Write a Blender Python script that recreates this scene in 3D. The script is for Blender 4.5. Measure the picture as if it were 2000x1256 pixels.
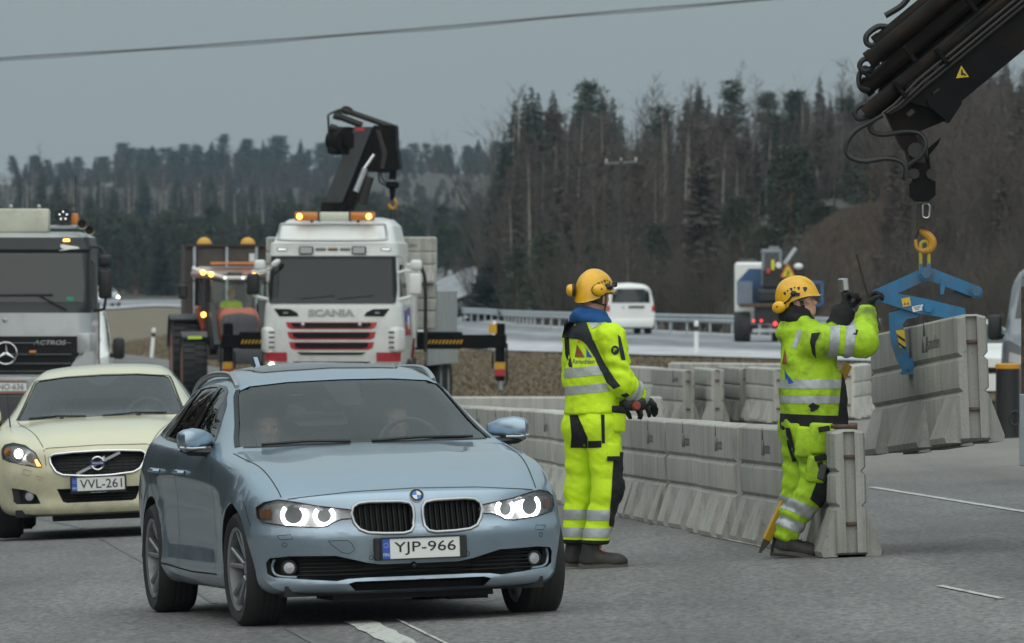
import bpy, bmesh, math, random
import numpy as np
from mathutils import Vector, Matrix, Euler
from mathutils.bvhtree import BVHTree
for o in list(bpy.data.objects):
 bpy.data.objects.remove(o)
SC = bpy.context.scene
COL = SC.collection
R = math.radians
PI = math.pi
# ------------------------------------------------------------------ camera
CAM_H = 2.1
FPX = 17500.0            # focal length in pixels of a 2000 px wide frame
HOR = 545.0              # row of the eye level
cam_d = bpy.data.cameras.new('camera')
cam_d.sensor_width = 36.0
cam_d.lens = 36.0 * FPX / 2000.0
cam_d.clip_start = 1.0
cam_d.clip_end = 8000.0
cam = bpy.data.objects.new('camera', cam_d)
COL.objects.link(cam)
cam.location = (0, 0, CAM_H)
cam.rotation_euler = (R(90) - math.atan((628.0 - HOR) / FPX), 0, 0)
cam_d.dof.use_dof = True
cam_d.dof.focus_distance = 55.0
cam_d.dof.aperture_fstop = 13.0
SC.camera = cam
# ------------------------------------------------------------------ daylight: overcast
SUN_EL, SUN_AZ = R(46), R(194)       # azimuth measured from +Y clockwise: behind the camera
world = bpy.data.worlds.new('World')
SC.world = world
world.use_nodes = True
wn, wl = world.node_tree.nodes, world.node_tree.links
wn.clear()
sky = wn.new('ShaderNodeTexSky')
sky.sky_type = 'NISHITA'
sky.sun_disc = False
sky.sun_elevation = SUN_EL
sky.sun_rotation = SUN_AZ
hs = wn.new('ShaderNodeHueSaturation')
hs.inputs['Saturation'].default_value = 0.15
hs.inputs['Value'].default_value = 0.55
wl.new(sky.outputs[0], hs.inputs['Color'])
tc = wn.new('ShaderNodeTexCoord')
sx = wn.new('ShaderNodeSeparateXYZ')
wl.new(tc.outputs['Generated'], sx.inputs[0])
mr = wn.new('ShaderNodeMapRange')     # overcast luminance: zenith about three times the horizon
mr.inputs['From Min'].default_value = 0.0
mr.inputs['From Max'].default_value = 1.0
mr.inputs['To Min'].default_value = 1.0
mr.inputs['To Max'].default_value = 3.0
wl.new(sx.outputs['Z'], mr.inputs['Value'])
cl = wn.new('ShaderNodeTexNoise')
cl.inputs['Scale'].default_value = 2.2
cl.inputs['Detail'].default_value = 4
mp = wn.new('ShaderNodeMapping')
mp.inputs['Scale'].default_value = (1, 1, 3)
wl.new(tc.outputs['Generated'], mp.inputs[0])
wl.new(mp.outputs[0], cl.inputs['Vector'])
mc = wn.new('ShaderNodeMapRange')
mc.inputs['From Min'].default_value = 0.3
mc.inputs['From Max'].default_value = 0.7
mc.inputs['To Min'].default_value = 0.9
mc.inputs['To Max'].default_value = 1.1
wl.new(cl.outputs[0], mc.inputs['Value'])
mm = wn.new('ShaderNodeMath'); mm.operation = 'MULTIPLY'
wl.new(mr.outputs[0], mm.inputs[0]); wl.new(mc.outputs[0], mm.inputs[1])
cb = wn.new('ShaderNodeMix'); cb.data_type = 'RGBA'; cb.blend_type = 'MULTIPLY'
cb.inputs[0].default_value = 1.0
cb.inputs[6].default_value = (1.98, 2.38, 2.48, 1)
wl.new(mm.outputs[0], cb.inputs[7])
mx = wn.new('ShaderNodeMix'); mx.data_type = 'RGBA'
mx.inputs[0].default_value = 0.88
wl.new(hs.outputs[0], mx.inputs[6]); wl.new(cb.outputs[2], mx.inputs[7])
bg = wn.new('ShaderNodeBackground')
bg.inputs['Strength'].default_value = 0.1
wo = wn.new('ShaderNodeOutputWorld')
wl.new(mx.outputs[2], bg.inputs[0]); wl.new(bg.outputs[0], wo.inputs[0])
sun_d = bpy.data.lights.new('sun', 'SUN')
sun_d.energy = 1.5
sun_d.angle = R(125)
sun_d.color = (1.0, 0.97, 0.92)
sun = bpy.data.objects.new('sun', sun_d)
COL.objects.link(sun)
sd = Vector((math.sin(SUN_AZ) * math.cos(SUN_EL), math.cos(SUN_AZ) * math.cos(SUN_EL), math.sin(SUN_EL)))
sun.rotation_euler = sd.to_track_quat('Z', 'Y').to_euler()
SC.view_settings.view_transform = 'Standard'
SC.view_settings.look = 'None'
SC.view_settings.exposure = 0.44
SC.view_settings.gamma = 1.0
SC.view_settings.use_curve_mapping = False
SC.cycles.max_bounces = 8
SC.cycles.transparent_max_bounces = 16
SC.cycles.volume_bounces = 0
# ------------------------------------------------------------------ helpers: materials
def _n(nt, typ, **kw):
 n = nt.nodes.new(typ)
 for k, v in kw.items():
  setattr(n, k, v)
 return n
def mat(name, col, rough=0.5, metal=0.0, var=0.0, scale=6.0, bump=0.0, bscale=40.0, emit=0.0,
  coat=0.0, spec=0.5, dirt=None, dscale=3.0, damt=0.0, stretch=(1, 1, 1), flake=False, ecol=None):
 m = bpy.data.materials.new(name)
 m.use_nodes = True
 nt = m.node_tree
 p = nt.nodes['Principled BSDF']
 p.inputs['Base Color'].default_value = (*col, 1)
 p.inputs['Roughness'].default_value = rough
 p.inputs['Metallic'].default_value = metal
 p.inputs['Specular IOR Level'].default_value = spec
 p.inputs['Coat Weight'].default_value = coat
 p.inputs['Coat Roughness'].default_value = 0.04
 if emit:
  p.inputs['Emission Color'].default_value = (*(ecol or col), 1)
  p.inputs['Emission Strength'].default_value = emit
 if var or damt or bump:
  tc = _n(nt, 'ShaderNodeTexCoord')
  mp = _n(nt, 'ShaderNodeMapping')
  mp.inputs['Scale'].default_value = stretch
  nt.links.new(tc.outputs['Object'], mp.inputs[0])
  src = None
  if var:
   nz = _n(nt, 'ShaderNodeTexNoise')
   nz.inputs['Scale'].default_value = scale
   nz.inputs['Detail'].default_value = 5
   nt.links.new(mp.outputs[0], nz.inputs['Vector'])
   rp = _n(nt, 'ShaderNodeMapRange')
   rp.inputs['From Min'].default_value = 0.3
   rp.inputs['From Max'].default_value = 0.7
   rp.inputs['To Min'].default_value = 1 - var
   rp.inputs['To Max'].default_value = 1 + var
   nt.links.new(nz.outputs[0], rp.inputs['Value'])
   mu = _n(nt, 'ShaderNodeMix', data_type='RGBA', blend_type='MULTIPLY')
   mu.inputs[0].default_value = 1
   mu.inputs[6].default_value = (*col, 1)
   nt.links.new(rp.outputs[0], mu.inputs[7])
   src = mu.outputs[2]
  if damt:
   nz = _n(nt, 'ShaderNodeTexNoise')
   nz.inputs['Scale'].default_value = dscale
   nz.inputs['Detail'].default_value = 7
   nz.inputs['Roughness'].default_value = 0.65
   nt.links.new(mp.outputs[0], nz.inputs['Vector'])
   rp = _n(nt, 'ShaderNodeMapRange')
   rp.inputs['From Min'].default_value = 0.5
   rp.inputs['From Max'].default_value = 0.72
   rp.inputs['To Max'].default_value = damt
   nt.links.new(nz.outputs[0], rp.inputs['Value'])
   mu = _n(nt, 'ShaderNodeMix', data_type='RGBA')
   nt.links.new(rp.outputs[0], mu.inputs[0])
   if src:
    nt.links.new(src, mu.inputs[6])
   else:
    mu.inputs[6].default_value = (*col, 1)
   mu.inputs[7].default_value = (*(dirt or (0.1, 0.09, 0.08)), 1)
   src = mu.outputs[2]
  if src:
   nt.links.new(src, p.inputs['Base Color'])
  if bump:
   nz = _n(nt, 'ShaderNodeTexNoise')
   nz.inputs['Scale'].default_value = bscale
   nz.inputs['Detail'].default_value = 4
   nt.links.new(tc.outputs['Object'], nz.inputs['Vector'])
   bp = _n(nt, 'ShaderNodeBump')
   bp.inputs['Strength'].default_value = bump
   bp.inputs['Distance'].default_value = 0.02
   nt.links.new(nz.outputs[0], bp.inputs['Height'])
   nt.links.new(bp.outputs[0], p.inputs['Normal'])
 return m
def road_film(m, col=(0.17, 0.16, 0.145), z0=0.22, z1=0.80, amt=0.6):
 """dried road spray caked on the lower panels"""
 nt = m.node_tree; L = nt.links; p = nt.nodes['Principled BSDF']
 tc = _n(nt, 'ShaderNodeTexCoord'); sx = _n(nt, 'ShaderNodeSeparateXYZ'); L.new(tc.outputs['Object'], sx.inputs[0])
 r = _n(nt, 'ShaderNodeMapRange'); r.inputs['From Min'].default_value = z1; r.inputs['From Max'].default_value = z0
 L.new(sx.outputs['Z'], r.inputs['Value'])
 nz = _n(nt, 'ShaderNodeTexNoise'); nz.inputs['Scale'].default_value = 3.5; nz.inputs['Detail'].default_value = 8; nz.inputs['Roughness'].default_value = 0.7
 L.new(tc.outputs['Object'], nz.inputs['Vector'])
 q = _n(nt, 'ShaderNodeMapRange'); q.inputs['From Min'].default_value = 0.35; q.inputs['From Max'].default_value = 0.7; q.inputs['To Max'].default_value = amt
 L.new(nz.outputs[0], q.inputs['Value'])
 mu = _n(nt, 'ShaderNodeMath', operation='MULTIPLY'); L.new(r.outputs[0], mu.inputs[0]); L.new(q.outputs[0], mu.inputs[1])
 mx = _n(nt, 'ShaderNodeMix', data_type='RGBA'); L.new(mu.outputs[0], mx.inputs[0])
 b = p.inputs['Base Color']
 if b.links: L.new(b.links[0].from_socket, mx.inputs[6])
 else: mx.inputs[6].default_value = b.default_value
 mx.inputs[7].default_value = (*col, 1); L.new(mx.outputs[2], b)
 for nm, v in (('Metallic', 0.0), ('Coat Weight', 0.05), ('Roughness', 0.75)):
  i = p.inputs[nm]; a = _n(nt, 'ShaderNodeMapRange'); a.inputs['To Min'].default_value = i.default_value; a.inputs['To Max'].default_value = v
  L.new(mu.outputs[0], a.inputs['Value']); L.new(a.outputs[0], i)
 return m
def glass(name, tint=(0.75, 0.85, 0.82), ior=1.5, rough=0.0, opaque=0.0, body=(0.02, 0.025, 0.025)):
 m = bpy.data.materials.new(name)
 m.use_nodes = True
 nt = m.node_tree
 nt.nodes.clear()
 out = _n(nt, 'ShaderNodeOutputMaterial')
 tr = _n(nt, 'ShaderNodeBsdfTransparent'); tr.inputs[0].default_value = (*tint, 1)
 df = _n(nt, 'ShaderNodeBsdfDiffuse'); df.inputs[0].default_value = (*body, 1)
 gl = _n(nt, 'ShaderNodeBsdfGlossy'); gl.inputs['Roughness'].default_value = rough
 gl.inputs[0].default_value = (1, 1, 1, 1)
 fr = _n(nt, 'ShaderNodeFresnel'); fr.inputs[0].default_value = ior
 m0 = _n(nt, 'ShaderNodeMixShader'); m0.inputs[0].default_value = opaque
 nt.links.new(tr.outputs[0], m0.inputs[1]); nt.links.new(df.outputs[0], m0.inputs[2])
 m1 = _n(nt, 'ShaderNodeMixShader')
 nt.links.new(fr.outputs[0], m1.inputs[0])
 nt.links.new(m0.outputs[0], m1.inputs[1]); nt.links.new(gl.outputs[0], m1.inputs[2])
 nt.links.new(m1.outputs[0], out.inputs[0])
 return m
# ------------------------------------------------------------------ helpers: objects
def tag(o, label=None, cat=None, group=None, kind=None):
 if label: o['label'] = label
 if cat: o['category'] = cat
 if group: o['group'] = group
 if kind: o['kind'] = kind
 return o
def thing(name, label, cat, loc=(0, 0, 0), rot=(0, 0, 0), group=None):
 o = bpy.data.objects.new(name, None)
 o.empty_display_size = 0.2
 COL.objects.link(o)
 o.location = loc
 o.rotation_euler = rot if isinstance(rot, tuple) else (0, 0, rot)
 return tag(o, label, cat, group)
def smooth_mesh(me, ang=35):
 if ang is None or not len(me.polygons):
  return
 me.polygons.foreach_set('use_smooth', np.ones(len(me.polygons), dtype=bool))
 me.set_sharp_from_angle(angle=R(ang))
def link(name, me, parent=None, mats=None):
 o = bpy.data.objects.new(name, me)
 COL.objects.link(o)
 if mats is not None:
  me.materials.clear()
  for m in (mats if isinstance(mats, (list, tuple)) else [mats]):
   me.materials.append(m)
 if parent is not None:
  o.parent = parent
 return o
def copy_tree(o, parent=None):
 c = o.copy()
 COL.objects.link(c)
 if parent is not None:
  c.parent = parent
 for ch in list(o.children):
  copy_tree(ch, c)
 return c
_bevcache = {}
def bev_box(size, b, seg=1):
 key = (tuple(round(s, 5) for s in size), round(b, 5), seg)
 if key not in _bevcache:
  bm = bmesh.new()
  bmesh.ops.create_cube(bm, size=1.0)
  bmesh.ops.scale(bm, vec=size, verts=bm.verts)
  bmesh.ops.bevel(bm, geom=bm.edges[:], offset=min(b, min(size) * 0.49), segments=seg, profile=0.5, affect='EDGES', clamp_overlap=True)
  bm.verts.index_update()
  _bevcache[key] = ([tuple(v.co) for v in bm.verts], [tuple(v.index for v in f.verts) for f in bm.faces])
  bm.free()
 return _bevcache[key]
BOXV = [(-.5, -.5, -.5), (.5, -.5, -.5), (.5, .5, -.5), (-.5, .5, -.5), (-.5, -.5, .5), (.5, -.5, .5), (.5, .5, .5), (-.5, .5, .5)]
BOXF = [(0, 3, 2, 1), (4, 5, 6, 7), (0, 1, 5, 4), (1, 2, 6, 5), (2, 3, 7, 6), (3, 0, 4, 7)]
class MB:
 def __init__(s):
  s.v, s.f, s.m = [], [], []
 def add(s, V, F, mi=0, M=None):
  o = len(s.v)
  if M is not None:
   V = [tuple(M @ Vector(v)) for v in V]
  s.v += [tuple(v) for v in V]
  s.f += [tuple(i + o for i in f) for f in F]
  s.m += [mi] * len(F)
  return s
 def box(s, c, size, rot=(0, 0, 0), b=0.0, mi=0, seg=1):
  M = Matrix.Translation(c) @ Euler(rot).to_matrix().to_4x4()
  if b:
   V, F = bev_box(size, b, seg)
  else:
   V = [(x * size[0], y * size[1], z * size[2]) for x, y, z in BOXV]
   F = BOXF
  return s.add(V, F, mi, M)
 def bar(s, a, b, w, h, up=(0, 0, 1), bev=0.0, mi=0):
  a, b = Vector(a), Vector(b)
  d = b - a
  L = d.length
  d.normalize()
  up = Vector(up)
  x = d.cross(up)
  if x.length < 1e-4:
   x = d.cross(Vector((1, 0, 0)))
  x.normalize()
  z = x.cross(d)
  M = Matrix((x, d, z)).transposed().to_4x4()
  M.translation = (a + b) / 2
  if bev:
   V, F = bev_box((w, L, h), bev)
  else:
   V = [(p[0] * w, p[1] * L, p[2] * h) for p in BOXV]
   F = BOXF
  return s.add(V, F, mi, M)
 def tube(s, pts, r, n=8, closed=False, mi=0, caps=True, flat=1.0):
  pts = [Vector(p) for p in pts]
  N = len(pts)
  rs = r if isinstance(r, (list, tuple)) else [r] * N
  V, F = [], []
  prev = None
  for i, p in enumerate(pts):
   if closed:
    t = pts[(i + 1) % N] - pts[i - 1]
   else:
    t = pts[min(i + 1, N - 1)] - pts[max(i - 1, 0)]
   if t.length < 1e-9:
    t = Vector((0, 0, 1))
   t.normalize()
   if prev is None:
    a = Vector((0, 0, 1)) if abs(t.z) < 0.9 else Vector((1, 0, 0))
    u = t.cross(a).normalized()
   else:
    u = (prev - t * prev.dot(t))
    u = u.normalized() if u.length > 1e-6 else t.orthogonal().normalized()
   prev = u
   w = t.cross(u)
   for k in range(n):
    an = 2 * PI * k / n
    V.append(p + (u * math.cos(an) + w * math.sin(an) * flat) * rs[i])
  M = N if closed else N - 1
  for i in range(M):
   j = (i + 1) % N
   for k in range(n):
    k2 = (k + 1) % n
    F.append((i * n + k, i * n + k2, j * n + k2, j * n + k))
  if caps and not closed:
   F.append(tuple(range(n - 1, -1, -1)))
   F.append(tuple((N - 1) * n + k for k in range(n)))
  return s.add(V, F, mi)
 def lathe(s, prof, n=24, M=None, mi=0, closed=False):
  """profile of (radius, height) revolved about local z"""
  V, F = [], []
  for r, h in prof:
   for k in range(n):
    a = 2 * PI * k / n
    V.append((r * math.cos(a), r * math.sin(a), h))
  N = len(prof)
  for i in range(N if closed else N - 1):
   j = (i + 1) % N
   for k in range(n):
    k2 = (k + 1) % n
    F.append((i * n + k, i * n + k2, j * n + k2, j * n + k))
  if not closed:
   if prof[0][0] > 1e-6: F.append(tuple(range(n - 1, -1, -1)))
   if prof[-1][0] > 1e-6: F.append(tuple((N - 1) * n + k for k in range(n)))
  return s.add(V, F, mi, M)
 def prism(s, poly, d0, d1, M=None, mi=0):
  """polygon in local xy extruded from z=d0 to z=d1"""
  n = len(poly)
  V = [(x, y, d0) for x, y in poly] + [(x, y, d1) for x, y in poly]
  F = [tuple(range(n - 1, -1, -1)), tuple(range(n, 2 * n))]
  F += [(i, (i + 1) % n, n + (i + 1) % n, n + i) for i in range(n)]
  return s.add(V, F, mi, M)
 def ball(s, c, r, n=12, m=8, mi=0, sc=(1, 1, 1), rot=(0, 0, 0)):
  M = Matrix.Translation(c) @ Euler(rot).to_matrix().to_4x4() @ Matrix.Diagonal((*sc, 1))
  prof = [(r * math.sin(PI * i / m) + (1e-7 if i in (0, m) else 0), -r * math.cos(PI * i / m)) for i in range(m + 1)]
  return s.lathe(prof, n, M, mi)
 def mesh(s, name):
  me = bpy.data.meshes.new(name)
  me.from_pydata(s.v, [], s.f)
  if any(s.m):
   me.polygons.foreach_set('material_index', np.array(s.m, dtype=np.int32))
  me.validate()
  return me
 def build(s, name, mats, parent=None, ang=35, fix=False):
  me = s.mesh(name)
  if fix:
   bm = bmesh.new(); bm.from_mesh(me)
   bmesh.ops.recalc_face_normals(bm, faces=bm.faces)
   bm.to_mesh(me); bm.free()
  smooth_mesh(me, ang)
  return link(name, me, parent, mats)
MXZ = Matrix(((1, 0, 0, 0), (0, 0, 1, 0), (0, 1, 0, 0), (0, 0, 0, 1)))     # (x,z) drawn, extruded along +y
MYZ = Matrix(((0, 0, 1, 0), (1, 0, 0, 0), (0, 1, 0, 0), (0, 0, 0, 1)))     # (y,z) drawn, extruded along +x
def MT(x=0, y=0, z=0): return Matrix.Translation((x, y, z))
def MR(rx=0, ry=0, rz=0): return Euler((rx, ry, rz)).to_matrix().to_4x4()
AXX = MR(0, PI / 2, 0)      # lathe axis along +x
AXY = MR(-PI / 2, 0, 0)     # lathe axis along +y
def rrect(w, h, r, n=4, cx=0, cy=0):
 pts = []
 for qx, qy, a0 in ((1, 1, 0), (-1, 1, 90), (-1, -1, 180), (1, -1, 270)):
  for i in range(n + 1):
   a = R(a0 + 90 * i / n)
   pts.append((cx + qx * (w / 2 - r) + r * math.cos(a), cy + qy * (h / 2 - r) + r * math.sin(a)))
 return pts
def chaikin(p, it=2, closed=True):
 p = [Vector(q) for q in p]
 for _ in range(it):
  q = []
  n = len(p)
  for i in range(n if closed else n - 1):
   a, b = p[i], p[(i + 1) % n]
   q += [a * .75 + b * .25, a * .25 + b * .75]
  if not closed:
   q = [p[0]] + q + [p[-1]]
  p = q
 return [tuple(v) for v in p]
def catmull(pts, n=6):
 P_ = [Vector(p) for p in pts]
 out = []
 for i in range(len(P_) - 1):
  p0, p1, p2, p3 = P_[max(i - 1, 0)], P_[i], P_[i + 1], P_[min(i + 2, len(P_) - 1)]
  for k in range(n):
   t = k / n
   out.append(0.5 * ((2 * p1) + (-p0 + p2) * t + (2 * p0 - 5 * p1 + 4 * p2 - p3) * t * t + (-p0 + 3 * p1 - 3 * p2 + p3) * t ** 3))
 out.append(P_[-1])
 return out
_txt = {}
def text_geom(body, size=1.0, extrude=0.002, bold=0.0, sx=1.0, shear=0.0, spacing=1.0):
 key = (body, size, extrude, bold, sx, shear, spacing)
 if key in _txt:
  return _txt[key]
 cu = bpy.data.curves.new('txt', 'FONT')
 cu.body = body
 cu.size = size
 cu.extrude = extrude
 cu.offset = bold
 cu.shear = shear
 cu.space_character = spacing
 cu.align_x = 'CENTER'
 cu.align_y = 'CENTER'
 cu.resolution_u = 3
 ob = bpy.data.objects.new('txt', cu)
 COL.objects.link(ob)
 bpy.context.view_layer.update()
 me = ob.to_mesh()
 V = np.array([tuple(v.co) for v in me.vertices])
 F = [tuple(p.vertices) for p in me.polygons]
 ob.to_mesh_clear()
 bpy.data.objects.remove(ob)
 bpy.data.curves.remove(cu)
 if len(V):
  V[:, 0] *= sx
  V[:, 0] -= (V[:, 0].min() + V[:, 0].max()) / 2
  V[:, 1] -= (V[:, 1].min() + V[:, 1].max()) / 2
 _txt[key] = ([tuple(v) for v in V], F)
 return _txt[key]
FACE = Matrix(((1, 0, 0, 0), (0, 0, -1, 0), (0, 1, 0, 0), (0, 0, 0, 1)))
def add_text(mb, body, c, h, M=None, w=None, extrude=0.0015, bold=0.0, mi=0, shear=0.0):
 """h = cap height; w = total width"""
 V, F = text_geom(body, 1.0, 0.0, bold, 1.0, shear)
 V = np.array(V)
 hh = V[:, 1].max() - V[:, 1].min()
 ww = V[:, 0].max() - V[:, 0].min()
 sy = h / hh
 sx_ = (w / ww) if w else sy
 V2 = [(x * sx_, y * sy, extrude) for x, y, z in V]
 mb.add(V2, F, mi, MT(*c) @ (FACE if M is None else M))
 return mb
def smoothstep(a, b, x):
 t = np.clip((np.asarray(x, dtype=float) - a) / (b - a), 0, 1)
 return t * t * (3 - 2 * t)
def pchip(xs, ys, xq):
 xs, ys, xq = np.asarray(xs, float), np.asarray(ys, float), np.asarray(xq, float)
 h = np.diff(xs); d = np.diff(ys) / h
 m = np.zeros_like(ys)
 m[0], m[-1] = d[0], d[-1]
 for i in range(1, len(xs) - 1):
  if d[i - 1] * d[i] > 0:
   w1, w2 = 2 * h[i] + h[i - 1], h[i] + 2 * h[i - 1]
   m[i] = (w1 + w2) / (w1 / d[i - 1] + w2 / d[i])
 k = np.clip(np.searchsorted(xs, xq, side='right') - 1, 0, len(xs) - 2)
 t = (xq - xs[k]) / h[k]
 t = np.clip(t, 0, 1)
 return ((1 + 2 * t) * (1 - t) ** 2 * ys[k] + t * (1 - t) ** 2 * h[k] * m[k]
   + t * t * (3 - 2 * t) * ys[k + 1] + t * t * (t - 1) * h[k] * m[k + 1])
# ------------------------------------------------------------------ lay of the land
def gz(X, D):
 X = np.asarray(X, float); D = np.asarray(D, float)
 near = 0.055 + 0.044 * (np.clip(X, -5.2, 9.0) + 4.15) - 0.007 * np.clip(D - 57, 0, 60)
 far = -0.32 + 0.035 * np.clip(X + 3, -4, 8)
 far = far + 0.003 * np.clip(D - 450, 0, 400)
 t = smoothstep(95, 150, D)
 z = near * (1 - t) + far * t
 z = z + 5.4 * smoothstep(9.5, 17.0, X) * smoothstep(300, 420, D)
 z = z + 3.0 * smoothstep(0, 12, X + (D - 400) * 0.03) * smoothstep(430, 700, D)
 z = z + 22.0 * smoothstep(1300, 2300, D) + 3.0 * smoothstep(1000, 1500, D)
 return z
def gzf(X, D): return float(gz(X, D))
def at(px, py, D):
 return Vector(((px - 1000) * D / FPX, D, CAM_H - (py - HOR) * D / FPX))
def ground_at(px, py, d0=25.0, d1=1200.0):
 lo = d0
 Ds = np.linspace(d0, d1, 4000)
 f = CAM_H - (py - HOR) * Ds / FPX - gz((px - 1000) * Ds / FPX, Ds)
 k = np.nonzero(f < 0)[0]
 D = float(Ds[k[0]]) if len(k) else d1
 X = (px - 1000) * D / FPX
 return Vector((X, D, gzf(X, D)))
rng = random.Random(7)
# ------------------------------------------------------------------ materials of the place
def asphalt_mat(name, base, speck, salt=0.0, attr=None):
 m = bpy.data.materials.new(name)
 m.use_nodes = True
 nt = m.node_tree; L = nt.links
 p = nt.nodes['Principled BSDF']
 p.inputs['Roughness'].default_value = 0.8
 p.inputs['Specular IOR Level'].default_value = 0.35
 tc = _n(nt, 'ShaderNodeTexCoord')
 def noise(scale, detail=4, st=(1, 1, 1), rough=0.55, dist=0.0):
  mp = _n(nt, 'ShaderNodeMapping'); mp.inputs['Scale'].default_value = st
  L.new(tc.outputs['Object'], mp.inputs[0])
  n = _n(nt, 'ShaderNodeTexNoise')
  n.inputs['Scale'].default_value = scale; n.inputs['Detail'].default_value = detail
  n.inputs['Roughness'].default_value = rough; n.inputs['Distortion'].default_value = dist
  L.new(mp.outputs[0], n.inputs['Vector'])
  return n.outputs[0]
 def rng_(src, a, b, c, d):
  r = _n(nt, 'ShaderNodeMapRange')
  r.inputs['From Min'].default_value = a; r.inputs['From Max'].default_value = b
  r.inputs['To Min'].default_value = c; r.inputs['To Max'].default_value = d
  L.new(src, r.inputs['Value']); return r.outputs[0]
 def mul(a, b):
  q = _n(nt, 'ShaderNodeMath', operation='MULTIPLY'); L.new(a, q.inputs[0]); L.new(b, q.inputs[1]); return q.outputs[0]
 a = rng_(noise(24, 4, (1, 0.30, 1), 0.75), 0.35, 0.65, 1 - speck, 1 + speck)
 b = rng_(noise(0.35, 5, (1, 0.35, 1)), 0.35, 0.65, 0.80, 1.18)
 c = rng_(noise(0.9, 5, (1, 0.035, 1), 0.6, 0.4), 0.3, 0.7, 0.74, 1.2)
 v = mul(mul(a, b), c)
 vo = _n(nt, 'ShaderNodeTexVoronoi', feature='DISTANCE_TO_EDGE')
 mp = _n(nt, 'ShaderNodeMapping'); mp.inputs['Scale'].default_value = (0.33, 0.10, 0.3)
 nz = _n(nt, 'ShaderNodeTexNoise'); nz.inputs['Scale'].default_value = 1.6; nz.inputs['Detail'].default_value = 5
 L.new(tc.outputs['Object'], nz.inputs['Vector'])
 ad = _n(nt, 'ShaderNodeMix', data_type='RGBA', blend_type='ADD'); ad.inputs[0].default_value = 1.3
 L.new(tc.outputs['Object'], ad.inputs[6]); L.new(nz.outputs[1], ad.inputs[7])
 L.new(ad.outputs[2], mp.inputs[0]); L.new(mp.outputs[0], vo.inputs['Vector'])
 v = mul(v, rng_(vo.outputs[0], 0.0, 0.008, 0.62, 1.0))
 mu = _n(nt, 'ShaderNodeMix', data_type='RGBA', blend_type='MULTIPLY'); mu.inputs[0].default_value = 1
 mu.inputs[6].default_value = (*base, 1)
 L.new(v, mu.inputs[7])
 src = mu.outputs[2]
 if attr:
  at_ = _n(nt, 'ShaderNodeAttribute', attribute_name=attr)
  mx_ = _n(nt, 'ShaderNodeMix', data_type='RGBA')
  sn = mul(at_.outputs['Fac'], rng_(noise(0.8, 6, (1, 0.2, 1)), 0.3, 0.6, 0.55, 1.0))
  L.new(sn, mx_.inputs[0]); L.new(src, mx_.inputs[6]); mx_.inputs[7].default_value = (*salt, 1)
  src = mx_.outputs[2]
 L.new(src, p.inputs['Base Color'])
 bp = _n(nt, 'ShaderNodeBump'); bp.inputs['Strength'].default_value = 0.35; bp.inputs['Distance'].default_value = 0.01
 L.new(noise(70, 3), bp.inputs['Height']); L.new(bp.outputs[0], p.inputs['Normal'])
 return m
M_ASPH = asphalt_mat('worn asphalt', (0.150, 0.146, 0.142), 0.46, (0.24, 0.22, 0.19), 'dust')
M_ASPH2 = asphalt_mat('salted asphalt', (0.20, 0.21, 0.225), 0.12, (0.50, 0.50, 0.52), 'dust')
M_PAINT = mat('worn road paint', (0.46, 0.46, 0.42), 0.7, dirt=(0.16, 0.155, 0.15), damt=1.0, dscale=7.0, stretch=(2.5, .35, 1))
M_GRASS = mat('dead grass', (0.155, 0.125, 0.082), 0.95, var=0.25, scale=0.9, dirt=(0.085, 0.08, 0.045), damt=0.75, dscale=0.35, bump=0.6, bscale=6)
M_BLADE = mat('dry grass blades', (0.165, 0.132, 0.086), 0.9, var=0.25, scale=2.0)
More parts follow.
